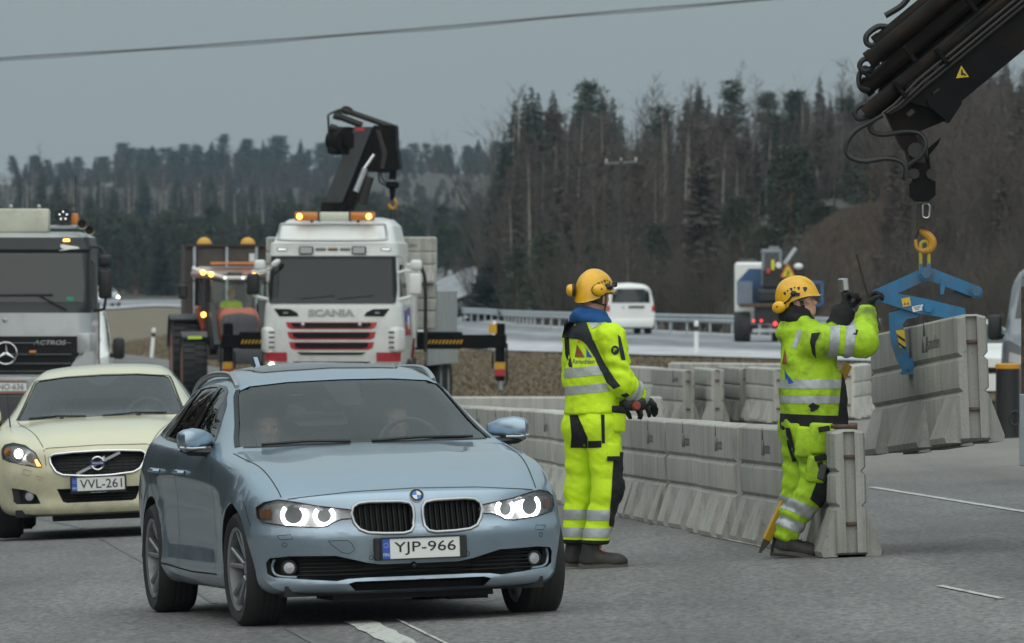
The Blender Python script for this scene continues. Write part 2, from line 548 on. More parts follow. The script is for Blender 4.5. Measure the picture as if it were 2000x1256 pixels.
def concrete_mat(name, base, k=1.0):
 m = mat(name, base, 0.85, var=0.10, scale=2.2, bump=0.25, bscale=55)
 nt = m.node_tree; L = nt.links
 p = nt.nodes['Principled BSDF']
 tc = _n(nt, 'ShaderNodeTexCoord')
 def layer(st, sc, lo, hi, amt, col, src, det=6):
  mp = _n(nt, 'ShaderNodeMapping'); mp.inputs['Scale'].default_value = st
  oi = _n(nt, 'ShaderNodeObjectInfo')
  ad = _n(nt, 'ShaderNodeVectorMath', operation='ADD')
  sc_ = _n(nt, 'ShaderNodeVectorMath', operation='SCALE'); sc_.inputs['Scale'].default_value = 37.0
  L.new(oi.outputs['Location'], sc_.inputs[0])
  L.new(tc.outputs['Object'], ad.inputs[0]); L.new(sc_.outputs[0], ad.inputs[1])
  L.new(ad.outputs[0], mp.inputs[0])
  n = _n(nt, 'ShaderNodeTexNoise'); n.inputs['Scale'].default_value = sc; n.inputs['Detail'].default_value = det
  n.inputs['Roughness'].default_value = 0.65
  L.new(mp.outputs[0], n.inputs['Vector'])
  r = _n(nt, 'ShaderNodeMapRange')
  r.inputs['From Min'].default_value = lo; r.inputs['From Max'].default_value = hi; r.inputs['To Max'].default_value = amt
  L.new(n.outputs[0], r.inputs['Value'])
  mx_ = _n(nt, 'ShaderNodeMix', data_type='RGBA')
  L.new(r.outputs[0], mx_.inputs[0]); L.new(src, mx_.inputs[6]); mx_.inputs[7].default_value = (*col, 1)
  return mx_.outputs[2]
 src = p.inputs['Base Color'].links[0].from_socket
 src = layer((9, 9, 0.5), 1.6, 0.44, 0.70, 0.75 * k, (0.20, 0.19, 0.17), src)      # rain streaks
 src = layer((9, 7, 0.35), 1.3, 0.52, 0.72, 0.45 * k, (0.62, 0.62, 0.60), src)     # lime bloom
 src = layer((1, 1, 1), 3.5, 0.56, 0.72, 0.5 * k, (0.17, 0.16, 0.14), src)         # grime
 src = layer((1, 1, 1), 34, 0.66, 0.72, 0.7 * k, (0.12, 0.115, 0.105), src, 3)     # air holes
 oi = _n(nt, 'ShaderNodeObjectInfo')
 r = _n(nt, 'ShaderNodeMapRange'); r.inputs['To Min'].default_value = 0.70; r.inputs['To Max'].default_value = 1.18
 L.new(oi.outputs['Random'], r.inputs['Value'])
 mu = _n(nt, 'ShaderNodeMix', data_type='RGBA', blend_type='MULTIPLY'); mu.inputs[0].default_value = 1
 L.new(src, mu.inputs[6]); L.new(r.outputs[0], mu.inputs[7])
 L.new(mu.outputs[2], p.inputs['Base Color'])
 return m
M_CONC = concrete_mat('weathered concrete', (0.46, 0.45, 0.405))
M_CONC2 = concrete_mat('pale concrete', (0.41, 0.40, 0.365), 0.6)
M_GALV = mat('galvanised steel', (0.42, 0.45, 0.47), 0.45, 0.6, var=0.15, scale=4)
M_RUST = mat('rusty steel', (0.10, 0.065, 0.045), 0.8, 0.3, var=0.4, scale=20)
M_BLACK = mat('black plastic', (0.012, 0.012, 0.013), 0.5)
M_BLACKG = mat('gloss black', (0.008, 0.008, 0.009), 0.12)
M_RUBBER = mat('tyre rubber', (0.018, 0.018, 0.018), 0.8, dirt=(0.05, 0.047, 0.043), damt=0.35, dscale=5)
M_STEELD = mat('dark steel', (0.035, 0.033, 0.031), 0.55, 0.5, dirt=(0.07, 0.045, 0.03), damt=0.5, dscale=5)
M_CHROME = mat('chrome', (0.72, 0.72, 0.72), 0.15, 1.0)
M_SILVER = mat('silver metal', (0.45, 0.46, 0.47), 0.3, 0.9)
M_WHITEP = mat('white paint', (0.76, 0.77, 0.74), 0.35, coat=0.4, var=0.03, scale=3)
M_PLATEW = mat('plate white', (0.72, 0.73, 0.70), 0.5)
M_PLATEK = mat('plate black', (0.01, 0.01, 0.01), 0.5)
M_PLATEB = mat('plate blue', (0.02, 0.09, 0.42), 0.5)
M_LOGO = mat('stencil dark', (0.07, 0.07, 0.075), 0.8, var=0.35, scale=30)
M_RED = mat('red paint', (0.42, 0.03, 0.035), 0.4, coat=0.3)
M_YEL = mat('yellow paint', (0.62, 0.33, 0.02), 0.5, var=0.15, scale=15)
M_TAIL = mat('tail lamp red', (0.45, 0.01, 0.015), 0.2, coat=0.5)
# ------------------------------------------------------------------ terrain
def grid_mesh(name, rows, mats, kind=None, attr=None, lift=0.0):
 """rows: list of lists of (X, D[, value]); z from the lay of the land"""
 nR, nC = len(rows), len(rows[0])
 X = np.array([[p[0] for p in r] for r in rows]); D = np.array([[p[1] for p in r] for r in rows])
 Z = gz(X, D) + lift
 V = np.stack([X.ravel(), D.ravel(), Z.ravel()], 1)
 F = [(i * nC + j, i * nC + j + 1, (i + 1) * nC + j + 1, (i + 1) * nC + j) for i in range(nR - 1) for j in range(nC - 1)]
 me = bpy.data.meshes.new(name)
 me.from_pydata(V.tolist(), [], F)
 if attr:
  a = me.attributes.new(attr, 'FLOAT', 'POINT')
  a.data.foreach_set('value', np.array([p[2] for r in rows for p in r], dtype=np.float32))
 smooth_mesh(me, 180)
 o = link(name, me, None, mats)
 if kind: o['kind'] = kind
 return o
Ds = list(np.arange(-20, 60, 4)) + list(np.arange(60, 180, 3)) + list(np.arange(180, 480, 8)) + list(np.arange(480, 900, 20)) + list(np.arange(900, 2500, 50))
rows = []
for D in Ds:
 w = 60 + max(D, 0) * 0.12
 rows.append([(w * math.copysign(abs(t) ** 1.3, t), D) for t in np.linspace(-1, 1, 91)])
GROUND = grid_mesh('ground', rows, [M_GRASS, mat('forest floor', (0.045, 0.038, 0.028), 0.95, var=0.4, scale=0.6, dirt=(0.025, 0.03, 0.018), damt=0.8, dscale=0.4, bump=0.6, bscale=4)], 'structure', lift=-0.06)
def near_edges(D):
 xl = float(pchip([-20, 150, 200, 285, 330], [-17, -16.5, -14.5, -17, -21], [D])[0])
 xr = float(pchip([-20, 140, 152, 165, 200, 285, 330], [16, 15, 0.2, -1.2, -3.4, -11, -16], [D])[0])
 return xl, xr
rows = []
for D in list(np.arange(-20, 140, 2.0)) + list(np.arange(140, 330, 3.0)):
 xl, xr = near_edges(D)
 r = []
 for t in np.linspace(0, 1, 50):
  X = xl + (xr - xl) * t
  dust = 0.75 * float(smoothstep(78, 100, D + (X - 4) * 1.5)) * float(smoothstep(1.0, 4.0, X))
  r.append((X, D, dust))
 rows.append(r)
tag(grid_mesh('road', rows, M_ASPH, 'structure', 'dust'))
near_px = [(-40, 612), (210, 604), (335, 599), (600, 622), (760, 652), (880, 672), (960, 684), (1130, 690), (1360, 697), (1700, 707), (2040, 722)]
far_px = [(-40, 592), (210, 588), (335, 586.5), (600, 594), (760, 602), (880, 614), (960, 626), (1130, 640), (1360, 650), (1700, 664), (2040, 680)]
nP = catmull([ground_at(*p, d0=175) for p in near_px], 10)
fP = catmull([ground_at(*p, d0=175) for p in far_px], 10)
rows = []
for a, b in zip(nP, fP):
 r = []
 for t in np.linspace(0, 1, 24):
  q = a.lerp(b, t)
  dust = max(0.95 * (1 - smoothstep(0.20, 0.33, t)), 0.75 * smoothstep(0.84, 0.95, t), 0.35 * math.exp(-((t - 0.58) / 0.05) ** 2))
  r.append((q.x, q.y, float(dust)))
 rows.append(r)
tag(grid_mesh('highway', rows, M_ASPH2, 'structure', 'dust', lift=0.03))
pts_a = [ground_at(*p, d0=300) for p in ((700, 588), (800, 580), (870, 577))]
rows = []
for px, D in ((560, 560), (700, 590), (800, 640), (850, 700), (872, 790), (880, 900)):
 X = (px - 1000) * D / FPX
 rows.append([(X + t * 4.5, D, 0.6 if t in (-1, 1) else 0.25) for t in (-1, -.5, 0, .5, 1)])
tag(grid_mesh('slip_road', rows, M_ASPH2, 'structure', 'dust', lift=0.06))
def marking(pxa, pxb, w, name='road_marking', n=14, lift=0.006):
 a, b = ground_at(*pxa), ground_at(*pxb)
 d = (b - a); d.z = 0; d.normalize()
 s = Vector((d.y, -d.x, 0))
 V, F = [], []
 for i in range(n + 1):
  c = a.lerp(b, i / n)
  for k in (-1, 1):
   q = c + s * w / 2 * k * (1 + 0.12 * math.sin(i * 2.3 + k))
   V.append((q.x, q.y, gzf(q.x, q.y) + lift))
 for i in range(n):
  F.append((2 * i, 2 * i + 1, 2 * i + 3, 2 * i + 2))
 me = bpy.data.meshes.new(name); me.from_pydata(V, [], F)
 return tag(link(name, me, None, M_PAINT), kind='structure')
marking((700, 1216), (860, 1300), 0.16)
marking((775, 1212), (930, 1290), 0.02)
marking((1835, 1149), (1958, 1173), 0.045)
marking((1395, 1051), (1490, 1069), 0.03)
marking((1702, 953), (2060, 1010), 0.07)
M_TAR = mat('tar seal', (0.095, 0.092, 0.09), 0.6, dirt=(.13, .125, .12), damt=.8, dscale=6)
def seam(pts, w=.035):
 for a_, b_ in zip(pts[:-1], pts[1:]): marking(a_, b_, w, 'tar_seam', 6, .004).data.materials[0] = M_TAR
seam([(60, 1010), (165, 1034), (235, 1075), (290, 1105), (420, 1180)])
seam([(560, 1230), (640, 1275)], .03)
def tufts(name, n, region, seed, hmin, hmax):
 r = random.Random(seed)
 V, F = [], []
 for _ in range(n):
  X, D = region(r)
  z = gzf(X, D) - 0.07
  for _k in range(3):
   a = r.uniform(0, 2 * PI); h = r.uniform(hmin, hmax); w = r.uniform(.02, .05)
   lx, ly = r.uniform(-.12, .12), r.uniform(-.12, .12)
   ox, oy = r.uniform(-.15, .15), r.uniform(-.15, .15)
   o = len(V)
   V += [(X + ox - w * math.cos(a), D + oy - w * math.sin(a), z), (X + ox + w * math.cos(a), D + oy + w * math.sin(a), z), (X + ox + lx, D + oy + ly, z + h)]
   F.append((o, o + 1, o + 2))
 me = bpy.data.meshes.new(name); me.from_pydata(V, [], F)
 return tag(link(name, me, None, M_BLADE), kind='stuff')
NX, ND = np.array([q.x for q in nP]), np.array([q.y for q in nP])
FX, FD = np.array([q.x for q in fP]), np.array([q.y for q in fP])
o_ = np.argsort(NX); NX, ND = NX[o_], ND[o_]; o_ = np.argsort(FX); FX, FD = FX[o_], FD[o_]
def near_D(X): return float(np.interp(X, NX, ND))
def far_D(X): return float(np.interp(X, FX, FD))
def reg1(r):
 while True:
  D = r.uniform(148, 300); px = r.uniform(640, 2040)
  X = (px - 1000) * D / FPX
  if X > near_edges(D)[1] + 0.3 and D < near_D(X) - 1.5: return X, D
def reg2(r):
 while True:
  D = r.uniform(225, 600); px = r.uniform(150, 640)
  X = (px - 1000) * D / FPX
  if X > near_edges(min(D, 330))[1] + 0.3 and D < near_D(X) - 2: return X, D
for pl_ in GROUND.data.polygons:
 c_ = pl_.center
 if c_.y > 300:
  px_ = 1000 + c_.x / c_.y * FPX
  if c_.y > far_D(c_.x) + 8 and (px_ > 900 or c_.y > 640): pl_.material_index = 1
tufts('dead_grass', 26000, reg1, 3, 0.03, 0.13)
def reg3(r):
 while True:
  D = r.uniform(305, 450); px = r.uniform(1570, 1750); X = (px - 1000) * D / FPX
  if D > far_D(X) + 5: return X, D
tufts('dry_bank_grass', 9000, reg3, 9, 0.15, 0.5).data.materials[0] = mat('brown bank growth', (.095, .072, .052), .9, var=.4, scale=1.0)
tufts('dry_field_grass', 12000, reg2, 4, 0.05, 0.18)
# ------------------------------------------------------------------ trees
M_BARK_S = mat('spruce bark', (0.07, 0.055, 0.045), 0.9, var=0.3, scale=6)
M_NEEDLE = mat('spruce needles', (0.022, 0.032, 0.020), 0.8, var=0.4, scale=0.8)
M_NEEDLE2 = mat('pine needles', (0.030, 0.043, 0.022), 0.8, var=0.35, scale=0.8)
M_BARK_P = mat('pine bark', (0.16, 0.085, 0.05), 0.9, var=0.3, scale=5)
M_BARK_B = mat('birch bark', (0.26, 0.235, 0.20), 0.8, dirt=(0.06, 0.05, 0.045), damt=0.8, dscale=3, stretch=(1, 1, 3))
M_TWIG = mat('bare twigs', (0.055, 0.041, 0.038), 0.9, var=0.3, scale=0.7)
M_TWIG2 = mat('grey brown twigs', (0.065, 0.053, 0.041), 0.9, var=0.3, scale=0.7)
def spruce_mesh(h, seed, dens=1.0, wide=0.16):
 r = random.Random(seed)
 t = MB(); t.tube([(0, 0, -0.5), (0.02, 0, h * .5), (0, 0.02, h)], [h * .012 + .05, h * .008 + .03, .01], 6)
 c = MB()
 z = h * 0.06
 while z < h * 0.995:
  f = 1 - z / h
  Rr = h * wide * (f ** 0.8) * r.uniform(.75, 1.12) + 0.10
  nb = int((6 + 7 * f) * dens)
  a0 = r.uniform(0, 6.28)
  for k in range(nb):
   a = a0 + 2 * PI * k / nb + r.uniform(-.3, .3)
   L = Rr * r.uniform(.55, 1.15)
   dr = r.uniform(.12, .42) * L
   ca, sa = math.cos(a), math.sin(a)
   zz = z + r.uniform(-.12, .12)
   w = L * r.uniform(.16, .28) + .05
   p0 = (0.05 * ca, 0.05 * sa, zz); p1 = (L * .6 * ca, L * .6 * sa, zz - dr * .8); p2 = (L * ca, L * sa, zz - dr * .75)
   c.add([p0, (p1[0] - w * sa, p1[1] + w * ca, p1[2] - .06), p2, (p1[0] + w * sa, p1[1] - w * ca, p1[2] - .06)], [(0, 1, 2), (0, 2, 3)])
   c.add([p0, p1, (p1[0], p1[1], p1[2] - w * 1.6), ], [(0, 1, 2)])
   c.add([p1, p2, (p2[0] * .92, p2[1] * .92, p2[2] - w * 1.5)], [(0, 1, 2)])
  z += h * 0.0175 * (0.5 + f) + 0.05
 return t.mesh('spruce_trunk'), c.mesh('spruce_crown')
def pine_mesh(h, seed, low=0.12, wide=0.2, n=260):
 r = random.Random(seed)
 t = MB(); t.tube([(0, 0, -0.5), (r.uniform(-.1, .1), 0, h * .5), (0, 0, h * .97)], [h * .012 + .06, h * .009 + .03, .02], 6)
 c = MB()
 for k in range(n):
  f = r.uniform(low, 1) ** 0.9
  z = h * f
  Rr = h * wide * (1.15 - f) ** 0.6 * min(1, (f - low) * 6 + .5)
  a = r.uniform(0, 6.28); d = Rr * r.uniform(.3, 1.0)
  cx, cy = d * math.cos(a), d * math.sin(a)
  if k % 4 == 0:
   t.tube([(0, 0, z - d * .35), (cx, cy, z)], [.03, .01], 3, caps=False)
  s = h * r.uniform(.02, .045) + .12
  for _ in range(11):
   u = Vector((r.gauss(0, 1), r.gauss(0, 1), r.gauss(.35, .8))).normalized() * s * r.uniform(.6, 1.3)
   w = u.cross(Vector((r.gauss(0, 1), r.gauss(0, 1), r.gauss(0, 1)))).normalized() * s * .14
   o = Vector((cx, cy, z)) + Vector((r.gauss(0, 1), r.gauss(0, 1), r.gauss(0, .5))) * s * .5
   c.add([o - w, o + w, o + u], [(0, 1, 2)])
 return t.mesh('pine_trunk'), c.mesh('pine_crown')
def birch_mesh(h, seed, spread=0.16, nb=30, clear=0.25, lean=0.03, thick=1.0):
 r = random.Random(seed)
 bend = Vector((r.uniform(-lean, lean), r.uniform(-lean, lean), 0)) * h
 ax = lambda f: Vector((0, 0, f * h)) + bend * (f * f)
 t = MB(); t.tube([Vector((0, 0, -.5))] + [ax(f) for f in (0.15, .35, .55, .75, .92, 1)], [x * thick for x in (h * .009 + .04, h * .008 + .035, h * .0065 + .03, .09, .06, .03, .008)], 6)
 c = MB()
 def sliver(a, b, w):
  d = (b - a)
  s = d.cross(Vector((r.gauss(0, 1), r.gauss(0, 1), r.gauss(0, 1))))
  if s.length < 1e-6: return
  s = s.normalized() * w
  c.add([a - s, a + s, b], [(0, 1, 2)])
 for k in range(nb):
  f = clear + (0.98 - clear) * (k / nb) + r.uniform(-.02, .02)
  o = ax(f)
  a = r.uniform(0, 6.28)
  L = h * spread * (1.25 - f) * r.uniform(.6, 1.2) + .35
  up = r.uniform(.7, 1.5)
  d = Vector((math.cos(a), math.sin(a), up)).normalized()
  tip = o + d * L
  sliver(o, tip, .022 + .02 * (1 - f))
  for j in range(9):
   q = o.lerp(tip, r.uniform(.2, 1))
   dd = (d + Vector((r.gauss(0, .6), r.gauss(0, .6), r.gauss(.25, .4)))).normalized()
   l2 = L * r.uniform(.2, .5)
   q2 = q + dd * l2
   sliver(q, q2, .011)
   for i in range(4):
    q3 = q.lerp(q2, r.uniform(.2, 1))
    d3 = (dd + Vector((r.gauss(0, .7), r.gauss(0, .7), r.gauss(.1, .5)))).normalized()
    sliver(q3, q3 + d3 * l2 * r.uniform(.3, .8), .007)
 return t.mesh('birch_trunk'), c.mesh('birch_crown')
def shrub_mesh(h, seed, n=26):
 r = random.Random(seed)
 t = MB(); c = MB()
 def sliver(a, b, w):
  s = (b - a).cross(Vector((r.gauss(0, 1), r.gauss(0, 1), r.gauss(0, 1)))).normalized() * w
  c.add([a - s, a + s, b], [(0, 1, 2)])
 for k in range(n):
  a = r.uniform(0, 6.28); L = h * r.uniform(.6, 1.05)
  d = Vector((math.cos(a) * r.uniform(.05, .5), math.sin(a) * r.uniform(.05, .5), 1)).normalized()
  o = Vector((math.cos(a) * .25, math.sin(a) * .25, -.2)); tip = o + d * L
  t.tube([o, o.lerp(tip, .5), tip], [.03, .02, .006], 3, caps=False)
  for j in range(14):
   q = o.lerp(tip, r.uniform(.15, 1)); dd = (d + Vector((r.gauss(0, .5), r.gauss(0, .5), r.gauss(.1, .3)))).normalized()
   q2 = q + dd * L * r.uniform(.12, .34)
   sliver(q, q2, .010)
   for i in range(3):
    q3 = q.lerp(q2, r.uniform(.2, 1)); sliver(q3, q3 + (dd + Vector((r.gauss(0, .6), r.gauss(0, .6), r.gauss(0, .4)))).normalized() * L * r.uniform(.06, .16), .007)
 return t.mesh('shrub_stem'), c.mesh('shrub_twigs')
TREE = {}
def proto(kind, n, fn):
 TREE[kind] = [fn(i) for i in range(n)]
proto('spruce', 5, lambda i: spruce_mesh(14, 10 + i, 1.0, (0.15, 0.18, 0.13, 0.17, 0.20)[i]) + (M_BARK_S, M_NEEDLE, 14))
proto('pine', 4, lambda i: pine_mesh(10, 30 + i, (.05, .08, .1, .06)[i], (.24, .2, .22, .27)[i], 330) + (M_BARK_P, M_NEEDLE2, 10))
proto('tall_pine', 3, lambda i: pine_mesh(15, 40 + i, .45, .13, 150) + (M_BARK_P, M_NEEDLE2, 15))
proto('birch', 6, lambda i: birch_mesh(13, 50 + i, (.16, .2, .14, .18, .15, .2)[i], 34, (.25, .35, .42, .3, .5, .4)[i]) + (M_BARK_B, M_TWIG, 13))
proto('shrub', 4, lambda i: shrub_mesh(4.5, 70 + i) + (M_TWIG2, M_TWIG2, 4.5))
def plant_tree(kind, X, D, h, label, cat, group, rz=None, v=None, whole=False, name=None, sw=None):
 V = TREE[kind]
 tr, cr, m1, m2, h0 = V[rng.randrange(len(V)) if v is None else v]
 if not tr.materials: tr.materials.append(m1); cr.materials.append(m2);
 k = h / h0
 o = thing(name or {'spruce': 'spruce_tree', 'pine': 'pine_tree', 'tall_pine': 'pine_tree', 'birch': 'birch_tree', 'shrub': 'bare_shrub'}[kind], label, cat, (X, D, gzf(X, D) - 0.05), rng.uniform(0, 6.28) if rz is None else rz, group)
 w = k if sw is None else sw
 o.scale = (w, w, k)
 link('trunk' if kind != 'shrub' else 'stem', tr, o); link('crown' if kind != 'shrub' else 'twigs', cr, o)
 return o
def ytop(px, tab):
 return float(np.interp(px, [t[0] for t in tab], [t[1] for t in tab]))
RIGHT_TOP = [(930, 520), (952, 400), (975, 290), (1000, 190), (1040, 165), (1100, 170), (1150, 150), (1260, 165), (1310, 130), (1390, 125), (1500, 140), (1640, 125), (1760, 120), (1960, 95), (2040, 90)]
LB = {'spruce': ('dark spruce in the dense wood on the rise behind the highway', 'tree', 'spruces of the wood behind the highway'),
  'birch': ('bare birch with pale trunk in the wood behind the highway', 'tree', 'bare birches of the wood behind the highway'),
  'tall_pine': ('tall bare-stemmed pine in the wood behind the highway', 'tree', 'tall pines of the wood behind the highway')}
for row in range(9):
 D0 = 700 - row * 28
 n = 15
 for i in range(n):
  px = 945 + 1105 * (i + rng.uniform(.1, .9)) / n
  D = D0 + rng.uniform(-12, 12)
  yt = ytop(px, RIGHT_TOP) + rng.uniform(0, 55) + row * 24 * rng.uniform(.6, 1.2)
  kind = rng.choices(['spruce', 'birch', 'tall_pine'], [[5, 3, 1], [5, 3, 1], [4, 4, 1], [3, 5, 1], [2, 6, .5], [1.5, 6, 0], [1, 7, 0], [.8, 7, 0], [.8, 7, 0]][row])[0]
  if kind == 'birch' and row < 3: yt -= 25
  X = (px - 1000) * D / FPX
  h = CAM_H + (HOR - yt) * D / FPX - gzf(X, D)
  if h < 3 or (D < 500 and 1590 < px < 1740): continue
  plant_tree(kind, X, D, h, *LB[kind], sw=max(0.75, h / TREE[kind][0][4]) if kind != 'birch' else h / 13)
for px, yt, D, w in ((1545, 285, 452, 1.1), (1440, 385, 446, .9), (1500, 440, 440, 1.0), (1610, 400, 444, .9), (1285, 438, 438, .75), (1065, 450, 445, .8), (1330, 520, 436, .6), (1160, 470, 442, .6), (1700, 235, 470, 1.0), (1965, 190, 480, 1.2), (1850, 300, 470, .9), (1380, 560, 432, .6), (1010, 480, 452, .7)):
 X = (px - 1000) * D / FPX
 h = CAM_H + (HOR - yt) * D / FPX - gzf(X, D)
 plant_tree('pine', X, D, h, 'bushy young green pine at the wood\'s edge, ' + {1545: 'tallest one, above the tipper lorry', 1440: 'above the tipper lorry\'s white cab', 1500: 'low one straight behind the excavator', 1610: 'just left of the brown bank', 1285: 'above the guardrail right of the white van', 1065: 'left of the watching worker\'s helmet', 1330: 'small one by the power pole, right side', 1160: 'directly above the watching worker\'s helmet', 1700: 'left of the hanging crane hose', 1965: 'at the far right under the crane arm', 1850: 'right of the crane\'s rotator', 1380: 'smallest one, above the guide post', 1010: 'at the wood\'s left end by the guardrail'}[px], 'tree', 'young pines along the edge of the wood', sw=w * 7 / 10)
for i in range(46):
 px = 925 + 1105 * (i + rng.random()) / 46; D = 430
 for _k in range(3): X = (px - 1000) * D / FPX; D = far_D(X) + 10 + 40 * ((i * 7) % 10) / 10
 if 1600 < px < 1735 and i % 3: continue
 plant_tree('shrub', X, D, rng.uniform(2.2, 5.0), 'leafless brown thicket shrub under the trees behind the highway', 'shrub', 'bare shrubs at the foot of the wood')
for row in range(5):
 D0 = 900 - row * 22
 for i in range(22):
  px = -30 + 1000 * (i + rng.uniform(.1, .9)) / 22; D = D0 + rng.uniform(-8, 8)
  X = (px - 1000) * D / FPX
  yt = ytop(px, [(0, 385), (200, 400), (450, 395), (700, 375), (860, 385), (960, 400)]) + rng.uniform(0, 26) + row * 10
  h = CAM_H + (HOR - yt) * D / FPX - gzf(X, D)
  k = rng.choices(['pine', 'birch', 'spruce'], [8, .5, 1.2])[0]
  plant_tree(k, X, D, h, 'dark green pine in the low wood behind the far road' if k == 'pine' else 'dark tree in the low wood behind the far road', 'tree', 'trees of the low green wood far behind the field', sw=max(.8, h / TREE[k][0][4] * 1.1))
for row in range(3):
 for i in range(24):
  px = -30 + 640 * (i + rng.uniform(.1, .9)) / 24; D = 1420 - row * 40 + rng.uniform(-10, 10)
  X = (px - 1000) * D / FPX
  yt = ytop(px, [(0, 322), (250, 328), (420, 338), (600, 372)]) + rng.uniform(-12, 24) + row * 8
  h = CAM_H + (HOR - yt) * D / FPX - gzf(X, D)
  k = rng.choices(['birch', 'spruce'], [4, 2])[0]
  plant_tree(k, X, D, h, 'brownish hazy tree on the middle ridge beyond the low green wood', 'tree', 'trees of the middle ridge', sw=h / TREE[k][0][4] * 1.5)
for row in range(4):
 for i in range(30):
  px = -30 + 1060 * (i + rng.uniform(.05, .95)) / 30; D = 2240 - row * 45 + rng.uniform(-12, 12)
  X = (px - 1000) * D / FPX
  yt = ytop(px, [(0, 310), (60, 302), (75, 270), (95, 300), (200, 300), (235, 285), (330, 275), (450, 270), (600, 272), (700, 275), (860, 268), (960, 275)]) + rng.uniform(-8, 16) + row * 9
  h = CAM_H + (HOR - yt) * D / FPX - gzf(X, D)
  k = rng.choices(['pine', 'spruce', 'tall_pine', 'birch'], [4, 4, 2, 1])[0]
  plant_tree(k, X, D, h, 'blue hazy conifer on the farthest ridge', 'tree', 'trees of the farthest ridge', sw=h / TREE[k][0][4] * rng.uniform(1.3, 2.0))
def mass(name, items, seed, wide=1.15):
 r = random.Random(seed); Vs, Fs, Ms, o = [], [], [], 0
 slots = [M_BARK_S, M_NEEDLE, M_BARK_P, M_NEEDLE2, M_BARK_B, M_TWIG, M_TWIG2]
 cache = {}
 for kind, X, D, h in items:
  v = r.randrange(len(TREE[kind])); tr, cr, m1, m2, h0 = TREE[kind][v]
  for me, m in ((tr, m1), (cr, m2)):
   if me.name not in cache:
    co = np.empty(len(me.vertices) * 3, dtype=np.float32); me.vertices.foreach_get('co', co)
    cache[me.name] = (co.reshape(-1, 3), [tuple(p.vertices) for p in me.polygons if len(p.vertices) < 5])
   co, fs = cache[me.name]
   k = h / h0; a = r.uniform(0, 6.28); c, s_ = math.cos(a), math.sin(a)
   q = co * (k * wide, k * wide, k)
   q = np.stack([q[:, 0] * c - q[:, 1] * s_ + X, q[:, 0] * s_ + q[:, 1] * c + D, q[:, 2] + gzf(X, D) - .05], 1)
   Vs.append(q); Fs += [tuple(i + o for i in f) for f in fs]; Ms += [slots.index(m)] * len(fs); o += len(q)
 me = bpy.data.meshes.new(name); me.from_pydata(np.concatenate(Vs).tolist(), [], Fs)
 me.polygons.foreach_set('material_index', np.array(Ms, dtype=np.int32))
 return tag(link(name, me, None, slots), kind='stuff')
def scatter(n, pxs, Ds, tops, kinds, wts, seed, jit=60):
 r = random.Random(seed); out = []
 for _ in range(n):
  D = r.uniform(*Ds); px = r.uniform(*pxs); X = (px - 1000) * D / FPX
  y = ytop(px, tops) + r.uniform(8, jit) + (Ds[1] - D) / (Ds[1] - Ds[0]) * 110
  h = min(22, CAM_H + (HOR - y) * D / FPX - gzf(X, D))
  if h > 2.5 and D > far_D(X) + 25 and not (D < 470 and 1580 < px < 1745): out.append((r.choices(kinds, wts)[0], X, D, h))
 return out
mass('wood', scatter(190, (938, 2050), (470, 735), RIGHT_TOP, ['birch', 'spruce', 'tall_pine', 'shrub'], [6, 4, .6, 1], 5), 6)
mass('wood_edge', [(r_.choice(['shrub', 'shrub', 'birch', 'spruce']), X_, D_, r_.uniform(3, 7)) for r_ in [random.Random(77)] for X_, D_ in [((px_ - 1000) * D_ / FPX, D_) for px_, D_ in [(r_.uniform(1745, 2140), r_.uniform(335, 460)) for _ in range(110)]] if D_ > far_D(X_) + 14], 78)
mass('low_wood', scatter(60, (-40, 975), (800, 905), [(0, 392), (450, 400), (960, 400)], ['pine', 'birch'], [9, 1], 8, 40), 9)
for px, yt, k in ((946, 420, 'birch'), (955, 385, 'spruce'), (966, 330, 'spruce'), (977, 300, 'birch'), (986, 250, 'spruce'), (996, 205, 'birch'), (1006, 190, 'spruce'), (1016, 170, 'birch'), (1026, 180, 'spruce'), (1038, 165, 'spruce'), (1050, 178, 'spruce')):
 D = 585 + (px * 7) % 30; X = (px - 1000) * D / FPX
 plant_tree(k, X, D, CAM_H + (HOR - yt) * D / FPX - gzf(X, D), *LB[k])
mass('ridge_wood', scatter(70, (560, 1010), (1000, 1500), [(560, 385), (700, 378), (1010, 380)], ['pine', 'spruce', 'birch'], [4, 3, 1], 21, 30) + scatter(90, (-40, 1000), (1320, 1480), [(0, 335), (420, 345), (600, 372), (1000, 385)], ['birch', 'spruce', 'pine'], [4, 2, 2], 11, 40) + scatter(330, (-40, 1020), (1560, 2250), [(0, 312), (240, 285), (600, 275), (1000, 275)], ['spruce', 'pine', 'tall_pine'], [4, 4, 1], 12, 24), 13, 1.6)
mass('roadside_wood', [(r_.choice(['spruce', 'birch', 'spruce']), -20 - r_.uniform(0, 14), r_.uniform(10, 215), r_.uniform(11, 19)) for r_ in [random.Random(5)] for _ in range(110)], 6)
for i in range(16):
 D = 14 + i * 6 + rng.uniform(-2, 2); X = -19 - rng.uniform(0, 5)
 k = ('birch', 'spruce', 'spruce', 'spruce')[i % 4]
 plant_tree(k, X, D, rng.uniform(9, 15), 'roadside tree beside the left lane', 'tree', 'roadside trees on the left')
# ------------------------------------------------------------------ haze
hz = MB(); hz.box((0, 1230, 29), (720, 2560, 66))
hm = bpy.data.materials.new('haze'); hm.use_nodes = True
hm.node_tree.nodes.clear()
pv = _n(hm.node_tree, 'ShaderNodeVolumePrincipled')
pv.inputs['Color'].default_value = (0.58, 0.78, 0.95, 1)
pv.inputs['Density'].default_value = 0.00008
pv.inputs['Anisotropy'].default_value = 0.0
ho = _n(hm.node_tree, 'ShaderNodeOutputMaterial')
hm.node_tree.links.new(pv.outputs[0], ho.inputs['Volume'])
tag(hz.build('haze', hm, None, None), kind='stuff')
